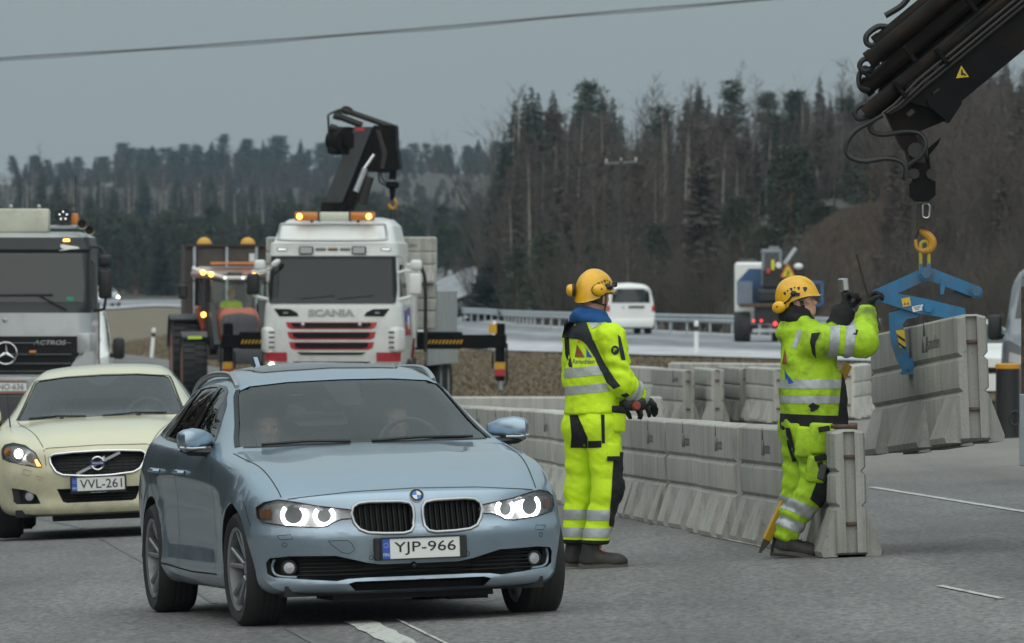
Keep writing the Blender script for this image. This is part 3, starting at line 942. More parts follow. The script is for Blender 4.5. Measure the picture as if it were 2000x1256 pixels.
# ------------------------------------------------------------------ guard rails, posts, wires
def w_beam(pts, name='rail', parent=None, h=0.31):
 prof = [(-.02, -.155), (.03, -.13), (.055, -.09), (.03, -.04), (0, 0), (.03, .04), (.055, .09), (.03, .13), (-.02, .155)]
 V, F = [], []
 n = len(prof)
 for i, p in enumerate(pts):
  t = (pts[min(i + 1, len(pts) - 1)] - pts[max(i - 1, 0)]); t.z = 0; t.normalize()
  nrm = Vector((t.y, -t.x, 0))
  if nrm.y > 0: nrm = -nrm
  for a, b in prof:
   V.append(tuple(p + nrm * a + Vector((0, 0, b))))
 for i in range(len(pts) - 1):
  for k in range(n - 1):
   F.append((i * n + k, i * n + k + 1, (i + 1) * n + k + 1, (i + 1) * n + k))
 mb = MB(); mb.add(V, F)
 return mb.build(name, M_GALV, parent)
def guardrail(pxs, label, step=3.4, drop_end=False, h=0.62):
 base = catmull([ground_at(*p, d0=175) for p in pxs], 14)
 o0 = base[0].copy()
 root = thing('guardrail', label, 'guardrail', o0)
 pts = []
 for i, p in enumerate(base):
  q = Vector((p.x, p.y, gzf(p.x, p.y) + h)) - o0
  pts.append(q)
 if drop_end:
  d = (pts[-1] - pts[-2]).normalized()
  pts.append(pts[-1] + d * 1.2 + Vector((0, 0, -h)))
 w_beam(pts, 'rail', root)
 acc = 0; pm = None
 for i in range(1, len(base)):
  acc += (base[i] - base[i - 1]).length
  if acc > step:
   acc = 0
   q = base[i] - o0
   mb = MB(); mb.box((0, 0, 0), (.08, .12, h + .3))
   if pm is None:
    po = mb.build('post', M_GALV, root); pm = po.data
   else:
    po = link('post', pm, root)
   po.location = (q.x, q.y + .1, gzf(base[i].x, base[i].y) - o0.z + (h - .02) / 2)
 return root
guardrail([(880, 628), (960, 633), (1060, 641), (1180, 647), (1290, 651), (1440, 656), (1560, 661), (1720, 668)], 'long galvanised guardrail along the far side of the highway')
guardrail([(950, 618), (1000, 619), (1060, 621)], 'short second guardrail with sloping end behind the long one', drop_end=True, step=2.0)
def guide_post(px, py, tilt, label, h=0.95):
 p = ground_at(px, py, d0=140)
 root = thing('guide_post', label, 'road post', p, (0, tilt, 0), 'white guide posts')
 MB().box((0, 0, h / 2 - .05), (.12, .10, h + .1), b=.02).build('post', M_WHITEP, root)
 MB().box((0, -.03, h - .22), (.125, .09, .14), b=.01).build('reflector_band', M_BLACK, root)
guide_post(1360, 692, 0.0, 'white guide post between the van and the tipper truck')
guide_post(964, 682, R(2), 'white guide post beside the crane truck\'s support leg')
guide_post(296, 697, R(5), 'leaning white guide post in the field left of the tractor')
guide_post(1087, 600, 0, 'tiny white guide post at the sloping guardrail end', 0.9)
cp = [at(px, py, 250) for px, py in ((-700, 172), (-300, 142), (0, 114), (300, 95), (600, 73), (900, 49), (1200, 22), (1500, -3), (1900, -45), (2500, -110))]
mb = MB(); mb.tube(catmull(cp, 6), 0.029, 6)
mb.tube([p + Vector((0, 0, -.055 + .02 * math.sin(i * .8))) for i, p in enumerate(catmull(cp, 6))], 0.015, 5)
tag(mb.build('overhead_cable', mat('cable sheath', (0.13, 0.14, 0.145), 0.7)), 'thick overhead cable sagging across the grey sky', 'cable')
p = at(1213, 318, 425)
root = thing('power_pole', 'wooden power pole with pale crossbar in front of the wood', 'power pole', (p.x, p.y, gzf(p.x, p.y)))
hz_ = p.z - gzf(p.x, p.y)
mb = MB(); mb.tube([(0, 0, -.2), (0, 0, hz_ + .1)], [.12, .09], 8); mb.build('pole', mat('grey timber', (0.04, 0.036, 0.032), 0.9, var=.3), root)
MB().bar((-.78, 0, hz_ - .04), (.78, 0, hz_ + .06), .09, .09).build('crossbar', mat('dull crossbar', (.15, .16, .16), .7), root)
for k in (-.7, 0, .7):
 mb = MB(); mb.lathe([(.03, 0), (.05, .04), (.03, .09), (.05, .13), (.02, .2)], 8, MT(k, 0, hz_ + .06 * k + .03)); mb.build('insulator', mat('porcelain', (.5, .5, .48), .3) if k == -.7 else bpy.data.materials['porcelain'], root)
a = p + Vector((-.7, 0, .02)); b = at(700, 392, 520)
tag(MB().tube([a, a.lerp(b, .25) + Vector((0, 0, -.25)), a.lerp(b, .5) + Vector((0, 0, -.35)), a.lerp(b, .75) + Vector((0, 0, -.22)), b], .009, 4).build('power_line', M_STEELD), 'thin pale wire running left from the power pole', 'wire')
# ------------------------------------------------------------------ concrete barriers
BL = 3.0
def barrier_mesh():
 h = 0.81
 half = [(.105, .012), (.105, .292), (.104, .298), (.080, .322), (.104, .346), (.105, .352), (.105, .512), (.104, .518), (.080, .543), (.104, .568), (.105, .574), (.104, .785), (.096, .795), (.050, .808), (.042, .81)]
 prof = half + [(-x, z) for x, z in reversed(half)]
 mb = MB()
 n = len(prof)
 ys = [(0.0, .014), (.030, 0), (BL - .030, 0), (BL, .014)]
 V, F = [], []
 def inset(x, z, k):
  return (x - math.copysign(k, x), z - (k if z > .79 else -k if z < .05 else 0))
 for y, k in ys:
  for x, z in prof:
   a, b = inset(x, z, k); V.append((a, y, b))
 for i in range(len(ys) - 1):
  for k in range(n):
   k2 = (k + 1) % n
   F.append((i * n + k, (i + 1) * n + k, (i + 1) * n + k2, i * n + k2))
 mb.add(V, F)
 hw = .036
 for y, s in ((0.0, 1), (BL, -1)):
  right = [inset(x, z, .014) for x, z in half]
  zt, zb = right[-1][1], right[0][1]
  pr = [(hw, zb)] + right[:-1] + [(hw, zt)]
  for sg in (1, -1):
   P_ = [(sg * x, y, z) for x, z in pr]
   mb.add(P_, [tuple(range(len(P_)))] if sg * s < 0 else [tuple(range(len(P_) - 1, -1, -1))])
  d = y + s * .032
  mb.add([(-hw, d, zb), (hw, d, zb), (hw, d, zt), (-hw, d, zt)], [(0, 1, 2, 3)])
  for sg in (1, -1):
   mb.add([(sg * hw, y, zb), (sg * hw, d, zb), (sg * hw, d, zt), (sg * hw, y, zt)], [(0, 1, 2, 3)])
 for sg in (1, -1):
  for y0, y1, t0, t1 in ((.025, .55, .0, .13), (.98, 2.02, .13, .13), (2.45, BL - .025, .13, .0)):
   xi, xt, xo = sg * .09, sg * .107, sg * .195
   a = [(xi, y0, 0), (xo - sg * .012, y0 + .01, 0), (xo, y0 + .004, .035), (xt, y0 + t0, .288), (xi, y0 + t0, .30)]
   b = [(xi, y1, 0), (xo - sg * .012, y1 - .01, 0), (xo, y1 - .004, .035), (xt, y1 - t1, .288), (xi, y1 - t1, .30)]
   V = a + b
   F = [tuple(range(5)), tuple(range(9, 4, -1))] + [(i, i + 5, (i + 1) % 5 + 5, (i + 1) % 5) for i in range(5)]
   mb.add(V, F)
 me = mb.mesh('barrier_body')
 bm = bmesh.new(); bm.from_mesh(me); bmesh.ops.recalc_face_normals(bm, faces=bm.faces); bm.to_mesh(me); bm.free()
 smooth_mesh(me, 25)
 return me
BAR_ME = barrier_mesh()
BAR_BR = MB().box((0, 0, 0), (.070, .03, .022), b=.004).mesh('bracket')
def stencil_mesh():
 mb = MB()
 Mx = Matrix(((0, 0, -1, 0), (-1, 0, 0, 0), (0, 1, 0, 0), (0, 0, 0, 1)))   # on the -x face, reads from far to near
 add_text(mb, 'Ramudden', (-.1062, 0, 0), .085, Mx, w=.42, extrude=0)
 P_ = [(.10, .0), (.10, .0)]
 def tri(y, z, w, h):
  mb.add([(-.1062, y + w, z), (-.1062, y - w, z), (-.1062, y, z + h)], [(0, 1, 2)])
 tri(.35, -.055, .055, .10); tri(.235, -.055, .05, .10); tri(.30, .05, .05, .10)
 return mb.mesh('stencil')
STEN = stencil_mesh()
def barrier(X, D, z, rz, label, group=None, rx=0.0, ry=0.0, logo=None, m=None, cat='concrete barrier', rust=True):
 o = thing('concrete_barrier', label, cat, (X, D, z), (rx, ry, rz), group)
 link('barrier_body', BAR_ME, o, None)
 if not BAR_ME.materials: BAR_ME.materials.append(M_CONC)
 if m is not None:
  b = o.children[0]
  b.material_slots[0].link = 'OBJECT'; b.material_slots[0].material = m
 if not BAR_BR.materials: BAR_BR.materials.append(M_RUST)
 if not STEN.materials: STEN.materials.append(M_LOGO)
 for y in (.018, BL - .018):
  for zz in (.21, .637):
   k = link('bracket', BAR_BR, o); k.location = (0, y, zz)
 if logo is not None:
  k = link('stencil', STEN, o); k.location = (0, logo, .665)
 return o
ROWX = [2.166, 1.905, 1.69, 1.51, 1.285, 1.095, .905, .71, .525, .337, .105, -.145, -.365, -.60, -.84]
ORD = ['', 'second', 'third', 'fourth', 'fifth', 'sixth', 'seventh', 'eighth', 'ninth', 'tenth', 'eleventh', 'twelfth', 'thirteenth', 'fourteenth']
for i in range(14):
 D = 57 + 3.05 * i
 X, X2 = ROWX[i], ROWX[i + 1]
 a = math.atan2(X - X2, 3.05)
 z0, z1 = gzf(X, D), gzf(X2, D + 3.05)
 lab = ('grey concrete barrier standing at the open end of the row beside the kneeling-boot worker' if i == 0 else
   'grey concrete barrier in the long row, %s from the open end' % ORD[i])
 if i == 0: lab = 'grey concrete barrier at the open end of the long row, its end face showing'
 if i == 3: lab = 'palest whitish concrete barrier in the long row, fourth from the open end'
 barrier(X + (.018 * math.sin(i * 2.4) if i else 0), D, z0, a + (.005 * math.sin(i * 3.7 + 1) if i else 0), lab, 'barriers of the long row', rx=math.atan2(z1 - z0, 3.05), ry=-0.03, logo=[None, .9, 1.0, 1.2, 1.1, 1.6, 1.3, 1.2, 1.5, 1.4, 1.2, 1.3, 1, 1][i] if i else None, m=M_CONC2 if i == 3 else None)
def loose(px, D, rz, label, logo=None, front=True):
 X = (px - 1000) * D / FPX
 barrier(X, D, gzf(X, D) + .02, rz, label, 'barriers parked behind the row', logo=logo)
loose(1344, 136.5, R(8), 'parked concrete barrier with stencil, leftmost of the end-on group behind the row', .5)
loose(1290, 142, R(10), 'parked concrete barrier peeping out left of the stencilled one behind the row')
loose(1401, 136, R(4.5), 'parked concrete barrier seen end-on, second of the group behind the row')
loose(1456, 136.5, R(5), 'parked concrete barrier seen end-on, third of the group, left of the lever worker')
loose(1472, 141, R(16), 'parked concrete barrier standing askew behind the third of the group')
loose(1521, 133.5, R(6), 'parked concrete barrier touching the lever worker\'s back in the picture')
loose(1560, 140, R(40), 'parked concrete barrier showing only its top behind the lever worker')
loose(1657, 135, R(-7), 'parked concrete barrier seen end-on right of the lever worker\'s waist')
def plain_block(name, c, size, rz, label, group=None, cat='concrete block', m=None, stencil=False):
 o = thing(name, label, cat, c, rz, group)
 mb = MB(); mb.box((0, 0, size[2] / 2), size, b=.02)
 mb.build('block', m or M_CONC2, o)
 return o
p = at(1100, 772, 112)
plain_block('concrete_block', (.55, 112, gzf(.55, 112) - .03), (2.65, .45, .80), R(1), 'long plain pale concrete block lying behind the row')
# ------------------------------------------------------------------ barrier hanging from the crane
SUS = barrier(2.93, 56.6, 1.07, R(8.2), 'concrete barrier hanging in the blue clamp', None, rx=-.047, ry=-.03, logo=.75, m=M_CONC2)
M_BLUE = mat('blue clamp paint', (0.016, 0.150, 0.305), 0.45, var=0.15, scale=9, dirt=(0.09, 0.055, 0.035), damt=0.9, dscale=4.0)
M_BLUED = mat('scuffed dark steel', (0.05, 0.055, 0.06), 0.6, 0.3, dirt=(0.10, 0.06, 0.035), damt=0.8, dscale=7)
M_CRANE = mat('black crane steel', (0.0035, 0.0035, 0.004), 0.65, spec=.15, var=0.3, scale=6, dirt=(0.018, 0.010, 0.007), damt=0.85, dscale=3.2)
M_CRANE2 = mat('brown crane tubes', (0.009, 0.007, 0.006), 0.65, spec=.15, var=0.4, scale=6, dirt=(0.028, 0.015, 0.009), damt=0.85, dscale=4.0)
CS = 301.0
CD = FPX / CS
cl0 = at(1808, 535, CD)
clamp = thing('barrier_clamp', 'blue scissor lifting clamp gripping the hanging barrier', 'lifting clamp', cl0)
def cp_(px, py, y=0.0): return Vector(((px - 1808) / CS, y, -(py - 535) / CS))
def plate(pxs, y0, y1, name, m, parent=clamp, org=None):
 mb = MB(); mb.prism([((x - 1808) / CS, -(y - 535) / CS) for x, y in pxs], y0, y1, MXZ)
 return mb.build(name, m, parent, 20, fix=True)
def link_bar(a, b, w, y0, y1, name):
 a, b = Vector((a[0], -a[1])), Vector((b[0], -b[1]))
 d = (b - a).normalized(); n = Vector((-d.y, d.x))
 poly = []
 for c, s in ((a, -1), (b, 1)):
  for k in range(7):
   an = -PI / 2 + PI * k / 6
   poly.append(c + d * s * math.cos(an) * w + n * s * math.sin(an) * w)
 return plate([(q.x, -q.y) for q in poly], y0, y1, name, M_BLUE)
link_bar((1808, 535), (1714, 577), 12, -.045, -.02, 'link_arm')
link_bar((1808, 535), (1714, 577), 12, .025, .05, 'link_arm')
link_bar((1810, 533), (1906, 570), 12, -.045, -.02, 'link_arm')
link_bar((1810, 533), (1906, 570), 12, .025, .05, 'link_arm')
o = plate([(1704, 571), (1714, 566), (1800, 582), (1880, 601), (1886, 622), (1855, 622), (1790, 612), (1706, 585)], -.075, -.048, 'scissor_arm', M_BLUE)
plate([(1915, 563), (1906, 556), (1852, 572), (1790, 592), (1745, 606), (1735, 616), (1740, 625), (1800, 606), (1860, 590), (1912, 578)], -.012, .015, 'scissor_arm', M_BLUED)
plate([(1735, 612), (1764, 602), (1800, 612), (1790, 620), (1770, 623), (1763, 634), (1766, 650), (1773, 690), (1780, 712), (1764, 724), (1752, 706), (1741, 672), (1737, 640)], -.045, .045, 'jaw', M_BLUE)
plate([(1855, 606), (1884, 602), (1892, 640), (1886, 690), (1868, 730), (1858, 716), (1868, 690), (1872, 650), (1862, 632)], -.045, .045, 'jaw', M_BLUE)
for sx_, px in ((1, 1774), (-1, 1864)):
 mb = MB()
 x0, z0 = (px - 1808) / CS, -(714 - 535) / CS
 mb.box((x0, -.06, z0), (.075, .012, .095)); mb.box((x0, .06, z0), (.075, .012, .095))
 mb.box((x0, 0, z0 - .05), (.105, .16, .014)); mb.box((x0 + .035 * sx_, 0, z0), (.012, .13, .09))
 mb.lathe([(.022, -.08), (.022, .08)], 8, MT(x0 - .005 * sx_, 0, z0 - .005) @ AXY)
 mb.build('clamp_pad', M_BLUE, clamp)
for a, b in (((1808, 535), 14), ((1714, 577), 12), ((1906, 570), 12), ((1812, 602), 12)):
 mb = MB(); q = cp_(*a)
 mb.lathe([(b / CS, -.085), (b / CS, -.078)], 20, MT(q.x, 0, q.z) @ AXY)
 mb.lathe([(b / CS * .72, -.102), (b / CS * .78, -.098), (b / CS * .78, .08)], 6, MT(q.x, 0, q.z) @ AXY)
 mb.build('pivot_bolt', M_BLUE, clamp, 20)
plate([(1796, 516), (1800, 514), (1802, 531), (1796, 531)], -.05, .05, 'lug', M_BLUE); plate([(1812, 514), (1817, 516), (1817, 531), (1812, 531)], -.05, .05, 'lug', M_BLUE)
M_STK = mat('yellow sticker', (0.62, 0.42, 0.02), 0.5)
mb = MB(); q = cp_(1769, 590); mb.box((q.x, -.0765, q.z), (.055, .002, .055), (0, -.2, 0)); mb.build('warning_sticker', M_STK, clamp)
mb = MB(); mb.prism([(-.02, -.018), (.0, -.018), (-.01, .0)], 0, .001, MT(q.x, -.079, q.z) @ MXZ); mb.build('sticker_print', M_TAIL, clamp)
mb = MB(); mb.prism([(.002, -.016), (.022, -.016), (.012, .002)], 0, .001, MT(q.x, -.079, q.z) @ MXZ); mb.build('sticker_print', M_PLATEB, clamp)
mb = MB(); q = cp_(1792, 602); mb.box((q.x, -.0765, q.z), (.075, .002, .036), (0, -.2, 0)); mb.build('rating_plate', M_PLATEW, clamp)
mb = MB()
for k in range(3): mb.box((q.x - .005, -.079, q.z + .010 - .009 * k), (.05 - .012 * k, .001, .003), (0, -.2, 0))
mb.build('plate_print', M_PLATEK, clamp)
mb = MB(); q = cp_(1760, 662)
mb.prism([(-.036, .055), (.018, .06), (.03, -.045), (-.01, -.058)], 0, .001, MT(q.x, -.047, q.z) @ MXZ); mb.build('hazard_sticker', M_STK, clamp)
mb = MB()
for k in range(2):
 mb = MB(); z = .02 - .05 * k; mb.prism([(-.03 + .008 * k, z + .012), (.022 + .003 * k, z - .022), (.025 + .003 * k, z - .042), (-.024 + .009 * k, z - .008)], 0, .001, MT(q.x, -.0495, q.z) @ MXZ); mb.build('hazard_stripe', M_BLACK, clamp)
plate([(1838, 545), (1843, 543), (1845, 560), (1842, 575), (1836, 575), (1835, 562)], -.06, -.05, 'latch', M_BLUE)
M_CHY = mat('yellow chain link', (0.42, 0.34, 0.03), 0.5, dirt=(.1, .07, .04), damt=.6, dscale=9)
mb = MB(); q = cp_(1806, 502)
pts = [Vector((q.x + .027 * math.cos(a), .0 + .018 * math.sin(a) * 0, q.z + (.075 if math.sin(a) > 0 else -.075) + .027 * math.sin(a))) for a in np.linspace(0, 2 * PI, 20, endpoint=False)]
mb.tube(pts, .012, 8, closed=True); mb.build('lifting_ring', M_CHY, clamp)
# ------------------------------------------------------------------ the crane arm overhead
DD = Vector((.772, 0, .636)); NN = Vector((-.636, 0, .772))
crt = thing('crane_truck', 'black crane arm with hook reaching in over the hanging barrier', 'crane truck', (4.9, CD + 1.0, gzf(4.9, CD)))
ORG = Vector(crt.location)
def cw(px, py, y=0.0): return at(px, py, CD) + Vector((0, y, 0)) - ORG
def quadplate(pxs, y0, y1, name, m, parent):
 mb = MB(); Q = [cw(*p) for p in pxs]
 n = len(Q)
 V = [q + Vector((0, y0, 0)) for q in Q] + [q + Vector((0, y1, 0)) for q in Q]
 mb.add(V, [tuple(range(n)), tuple(range(2 * n - 1, n - 1, -1))] + [(i, i + n, (i + 1) % n + n, (i + 1) % n) for i in range(n)])
 return mb.build(name, m, parent, 20, fix=True)
LB_ = 3.4 * CS
def far_(p, L=LB_): return (p[0] + L * .772, p[1] - L * .636)
a1, a2 = (1752, 200), (1868, 205)
boom = quadplate([(1760, 196), (1846, 222), (1868, 205), far_((1868, 205)), far_((1772, 106)), (1772, 150)], -.17, .17, 'boom', M_CRANE, crt)
quadplate([(1838, 172), (1876, 198), (1874, 206), (1852, 240), (1848, 238), (1812, 210), (1808, 196)], -.21, .21, 'boom_collar', M_CRANE, boom)
quadplate([(1722, 208), (1774, 168), (1838, 214), (1846, 236), (1822, 246), (1788, 260), (1792, 300), (1778, 310), (1755, 280)], -.10, .10, 'boom_nose', M_CRANE, boom)
quadplate([(1728, 88), (1716, 196), (1772, 172), far_((1772, 120)), far_((1745, 62))], .10, .28, 'inner_boom', M_CRANE, boom)
for i, (sx_, sy_, r, y) in enumerate(((1692, 222, 17, -.12), (1690, 172, 17, .08), (1698, 118, 17, -.05), (1715, 84, 16, .1))):
 e = far_((sx_, sy_))
 mb = MB(); mb.tube([cw(sx_, sy_, y), cw(*e, y)], r / CS, 12)
 mb.tube([cw(sx_ - 3, sy_ + 2, y), cw(sx_ + 9, sy_ - 7, y)], r * 1.12 / CS, 12)
 mb.build('extension_ram', M_CRANE2, boom)
for k, (y, o_) in enumerate(((-.2, 0), (-.2, 7), (-.19, 13))):
 s0 = (1745 + o_, 205 + o_ * .4); e = far_((1790 + o_, 160 + o_ * 1.2))
 mb = MB(); mb.tube([cw(1722 + o_, 222, y), cw(*s0, y), cw(1790 + o_, 158 + o_, y), cw(*e, y)], .011, 6); mb.build('pipe', M_STEELD, boom)
for px, py in ((1825, 132), (1805, 160), (1828, 182), (1780, 180), (1776, 222)):
 mb = MB(); c = cw(px, py, -.175); mb.box(c, (.055, .02, .035), (0, -R(39), 0), b=.005);
 for s in (-.016, .016):
  mb.lathe([(.006, 0), (.006, .006)], 6, Matrix.Translation(c + DD * s + Vector((0, -.012, 0))) @ AXY)
 mb.build('wear_pad', M_STEELD, boom)
for k_ in (1, 4):
 for (sx_, sy_), (dx_, dy_) in (((1728, 198), (30, -24)), ((1735, 140), (44, -36))):
  q_ = cw(sx_ + dx_ * k_ * .9, sy_ + dy_ * k_ * .9, -.20); mb = MB(); mb.box(q_, (.03, .06, .13), (0, -R(39), 0), b=.006); mb.lathe([(.012, 0), (.012, .012)], 6, Matrix.Translation(q_ + Vector((0, -.045, .03))) @ AXY); mb.build('tube_clamp', M_STEELD if k_ % 3 == 0 else M_CRANE, boom)
wt = MB(); wt.prism([(-.042, -.036), (.042, -.036), (0, .042)], 0, .002, Matrix.Translation(cw(1876, 142, -.1735)) @ MR(0, -R(6), 0) @ MXZ); ws = wt.build('warning_sign', mat('sticker yellow', (0.55, 0.40, 0.01), 0.5), boom)
wt = MB(); wt.prism([(-.008, -.02), (.010, -.022), (.004, .018), (-.004, .018)], 0, .002, Matrix.Translation(cw(1876, 142, -.176)) @ MXZ); wt.box(cw(1880, 146, -.177), (.03, .002, .012), (0, .5, 0)); wt.build('sign_print', M_PLATEK, ws)
def hose(pxs, r=.016, y=-.15, n=6):
 mb = MB(); mb.tube(catmull([cw(p[0], p[1], y if len(p) < 3 else p[2]) for p in pxs], n), r, 8); return mb.build('hose', M_BLACK, boom)
hose([(1722, 226), (1700, 238), (1668, 258), (1651, 284), (1656, 306), (1685, 316), (1725, 311), (1752, 314), (1766, 326), (1768, 350)])
hose([(1698, 240, -.1), (1700, 256, -.1), (1722, 264, -.1), (1765, 258, -.1), (1795, 262, -.12), (1806, 282, -.14), (1796, 306, -.14), (1772, 326, -.12), (1764, 352, -.1)])
hose([(1700, 205, -.12), (1680, 206, -.14), (1668, 220, -.14), (1676, 233, -.14), (1700, 226, -.12)], .019)
hose([(1712, 150, .08), (1690, 132, .06), (1678, 150, .05), (1682, 172, .05), (1695, 178, .06)], .018)
hose([(1712, 118, -.05), (1688, 116, -.08), (1678, 128, -.08), (1686, 140, -.08), (1705, 132, -.05)], .018)
hose([(1735, 52, .1), (1715, 52, .08), (1694, 68, .06), (1694, 84, .06), (1708, 88, .06), (1722, 70, .1)], .02)
hose([(1700, 150, .02), (1680, 140, .02), (1678, 168, .0), (1698, 176, .02)], .014)
hose([(1730, 30, .1), (1760, 12, .1), (1775, -4, .1)], .02)
rot = MB()
rot.tube([cw(1783, 268), cw(1797, 345)], [.075, .06], 8)
quad = [(1778, 318), (1806, 318), (1818, 352), (1826, 355), (1826, 382), (1812, 394), (1786, 394), (1776, 384), (1776, 358), (1782, 352)]
q1 = quadplate(quad, -.085, .085, 'rotator', M_CRANE, boom)
rot.lathe([(.05, -.13), (.05, .13)], 10, Matrix.Translation(cw(1786, 294)) @ AXY)
rot.lathe([(.035, -.11), (.035, .11)], 10, Matrix.Translation(cw(1818, 340)) @ AXY)
rot.lathe([(.035, -.11), (.035, .11)], 10, Matrix.Translation(cw(1784, 340)) @ AXY)
rot.build('link_pin', M_STEELD, boom)
quadplate([(1812, 290), (1838, 268), (1832, 282), (1814, 304), (1818, 330), (1810, 330)], -.02, .02, 'guard_plate', M_CRANE, boom)
quadplate([(1792, 398), (1813, 398), (1816, 410), (1816, 444), (1790, 444), (1789, 412)], -.05, .05, 'swivel', M_STEELD, boom)
mb = MB()
mb.tube([cw(1808 + 7 * math.cos(a), 412 + (8 if math.sin(a) > 0 else -8) + 6 * math.sin(a), -.06) for a in np.linspace(0, 2 * PI, 14, endpoint=False)], .006, 6, closed=True)
mb.build('safety_ring', M_SILVER, boom)
M_HOOK = mat('worn orange hook', (0.50, 0.24, 0.02), 0.5, dirt=(0.08, 0.06, 0.05), damt=0.9, dscale=8)
hk = catmull([cw(*p) for p in ((1800, 444), (1802, 452), (1815, 462), (1821, 474), (1816, 487), (1803, 491), (1791, 484), (1788, 468))], 5)
n_ = len(hk)
mb = MB(); mb.tube(hk, [.018 + .012 * math.sin(PI * min(1, i / n_ * 1.25)) - .008 * (i / n_) ** 3 for i in range(n_)], 10); mb.build('hook', M_HOOK, boom)
mb = MB(); mb.tube([cw(1794, 448), cw(1788, 466)], .010, 6); mb.build('hook_latch', M_STEELD, boom)
zb = 0
mb = MB(); mb.box((2.2, 0.9, 1.05), (5.0, .9, .28), b=.02); mb.build('chassis', M_BLACK, crt)
mb = MB(); mb.box((2.3, .9, 1.55), (2.2, 2.3, .5), b=.03); mb.build('truck_bed', M_GALV, crt)
e = cw(*far_((1830, 160)))
mb = MB(); mb.tube([(e.x, 0, e.z), (e.x + .5, .4, 3.6), (e.x - .2, .8, 1.3)], [.22, .3, .35], 10); mb.build('crane_column', M_CRANE, crt)
for x in (.9, 3.6):
 for y in (-.1, 1.9):
  mb = MB(); mb.lathe([(.25, -.14), (.48, -.15), (.51, -.1), (.51, .1), (.48, .15), (.25, .14)], 20, MT(x, y, .51) @ AXY); mb.build('wheel', M_RUBBER, crt)
mb = MB()
xr = at(1991.5, 700, 62) - ORG
mb.box((xr.x + .18, xr.y, at(0, 840, 62).z - ORG.z), (.36, .06, .50), b=.006); side = mb.build('side_board', mat('grey side board', (.30, .33, .35), .5, var=.1), crt)
mb = MB(); mb.box((xr.x + .19, xr.y + .05, at(0, 665, 62).z - ORG.z), (.35, .08, .75), b=.006); mb.build('dark_stake', M_RUST, crt)
# ------------------------------------------------------------------ car bodies: lofted shells with openings cut out
M_INT = mat('cabin grey', (0.035, 0.036, 0.038), 0.8)
M_SEAT = mat('seat cloth', (0.022, 0.022, 0.024), 0.9)
M_WINDS = glass('windscreen glass', (0.84, 0.91, 0.89), 1.62)
M_SIDEG = glass('side glass', (0.12, 0.14, 0.14), 1.65)
M_CLEAR = glass('lamp cover', (0.92, 0.93, 0.94), 1.45)
M_GLASSK = glass('dark glass', (0.1, 0.1, 0.1), 1.6, opaque=0.7)
M_LAMPIN = mat('lamp reflector', (0.50, 0.50, 0.51), 0.35, 0.45)
M_LAMPDK = mat('lamp bezel', (0.50, 0.50, 0.51), 0.4, 0.3)
M_LENS = mat('projector lens', (.16, .17, .175), 0.28, .3)
M_HALO = mat('lit halo ring', (1, 1, 1), 0.4, emit=3.5, ecol=(1.0, 0.99, 0.96))
M_BEAM = mat('lit headlamp bulb', (1, 1, .95), 0.4, emit=9.0, ecol=(1.0, 0.97, 0.86))
M_AMBER = mat('amber lens', (0.60, 0.20, 0.03), 0.25, coat=.5)
M_AMBERL = mat('lit amber lamp', (0.9, 0.4, 0.05), 0.3, emit=6.0, ecol=(1.0, 0.45, 0.06))
M_GAP = mat('panel gap', (0.010, 0.010, 0.012), 0.8)
M_RIM = mat('alloy rim', (0.30, 0.31, 0.32), 0.35, 0.7, dirt=(0.06, 0.055, 0.05), damt=0.5, dscale=9)
M_TRAY = mat('underbody black', (0.012, 0.012, 0.012), 0.8)
M_GRILLE = mat('grille black', (0.006, 0.006, 0.006), 0.5, spec=.25)
def chaikin_half(P_, it=3):
 p = np.asarray(P_, float)
 for _ in range(it):
  a, b = p[:-1], p[1:]
  q = np.empty((2 * len(a), p.shape[1]))
  q[0::2] = a * .75 + b * .25; q[1::2] = a * .25 + b * .75
  p = np.vstack([p[:1], q, p[-1:]])
 return p
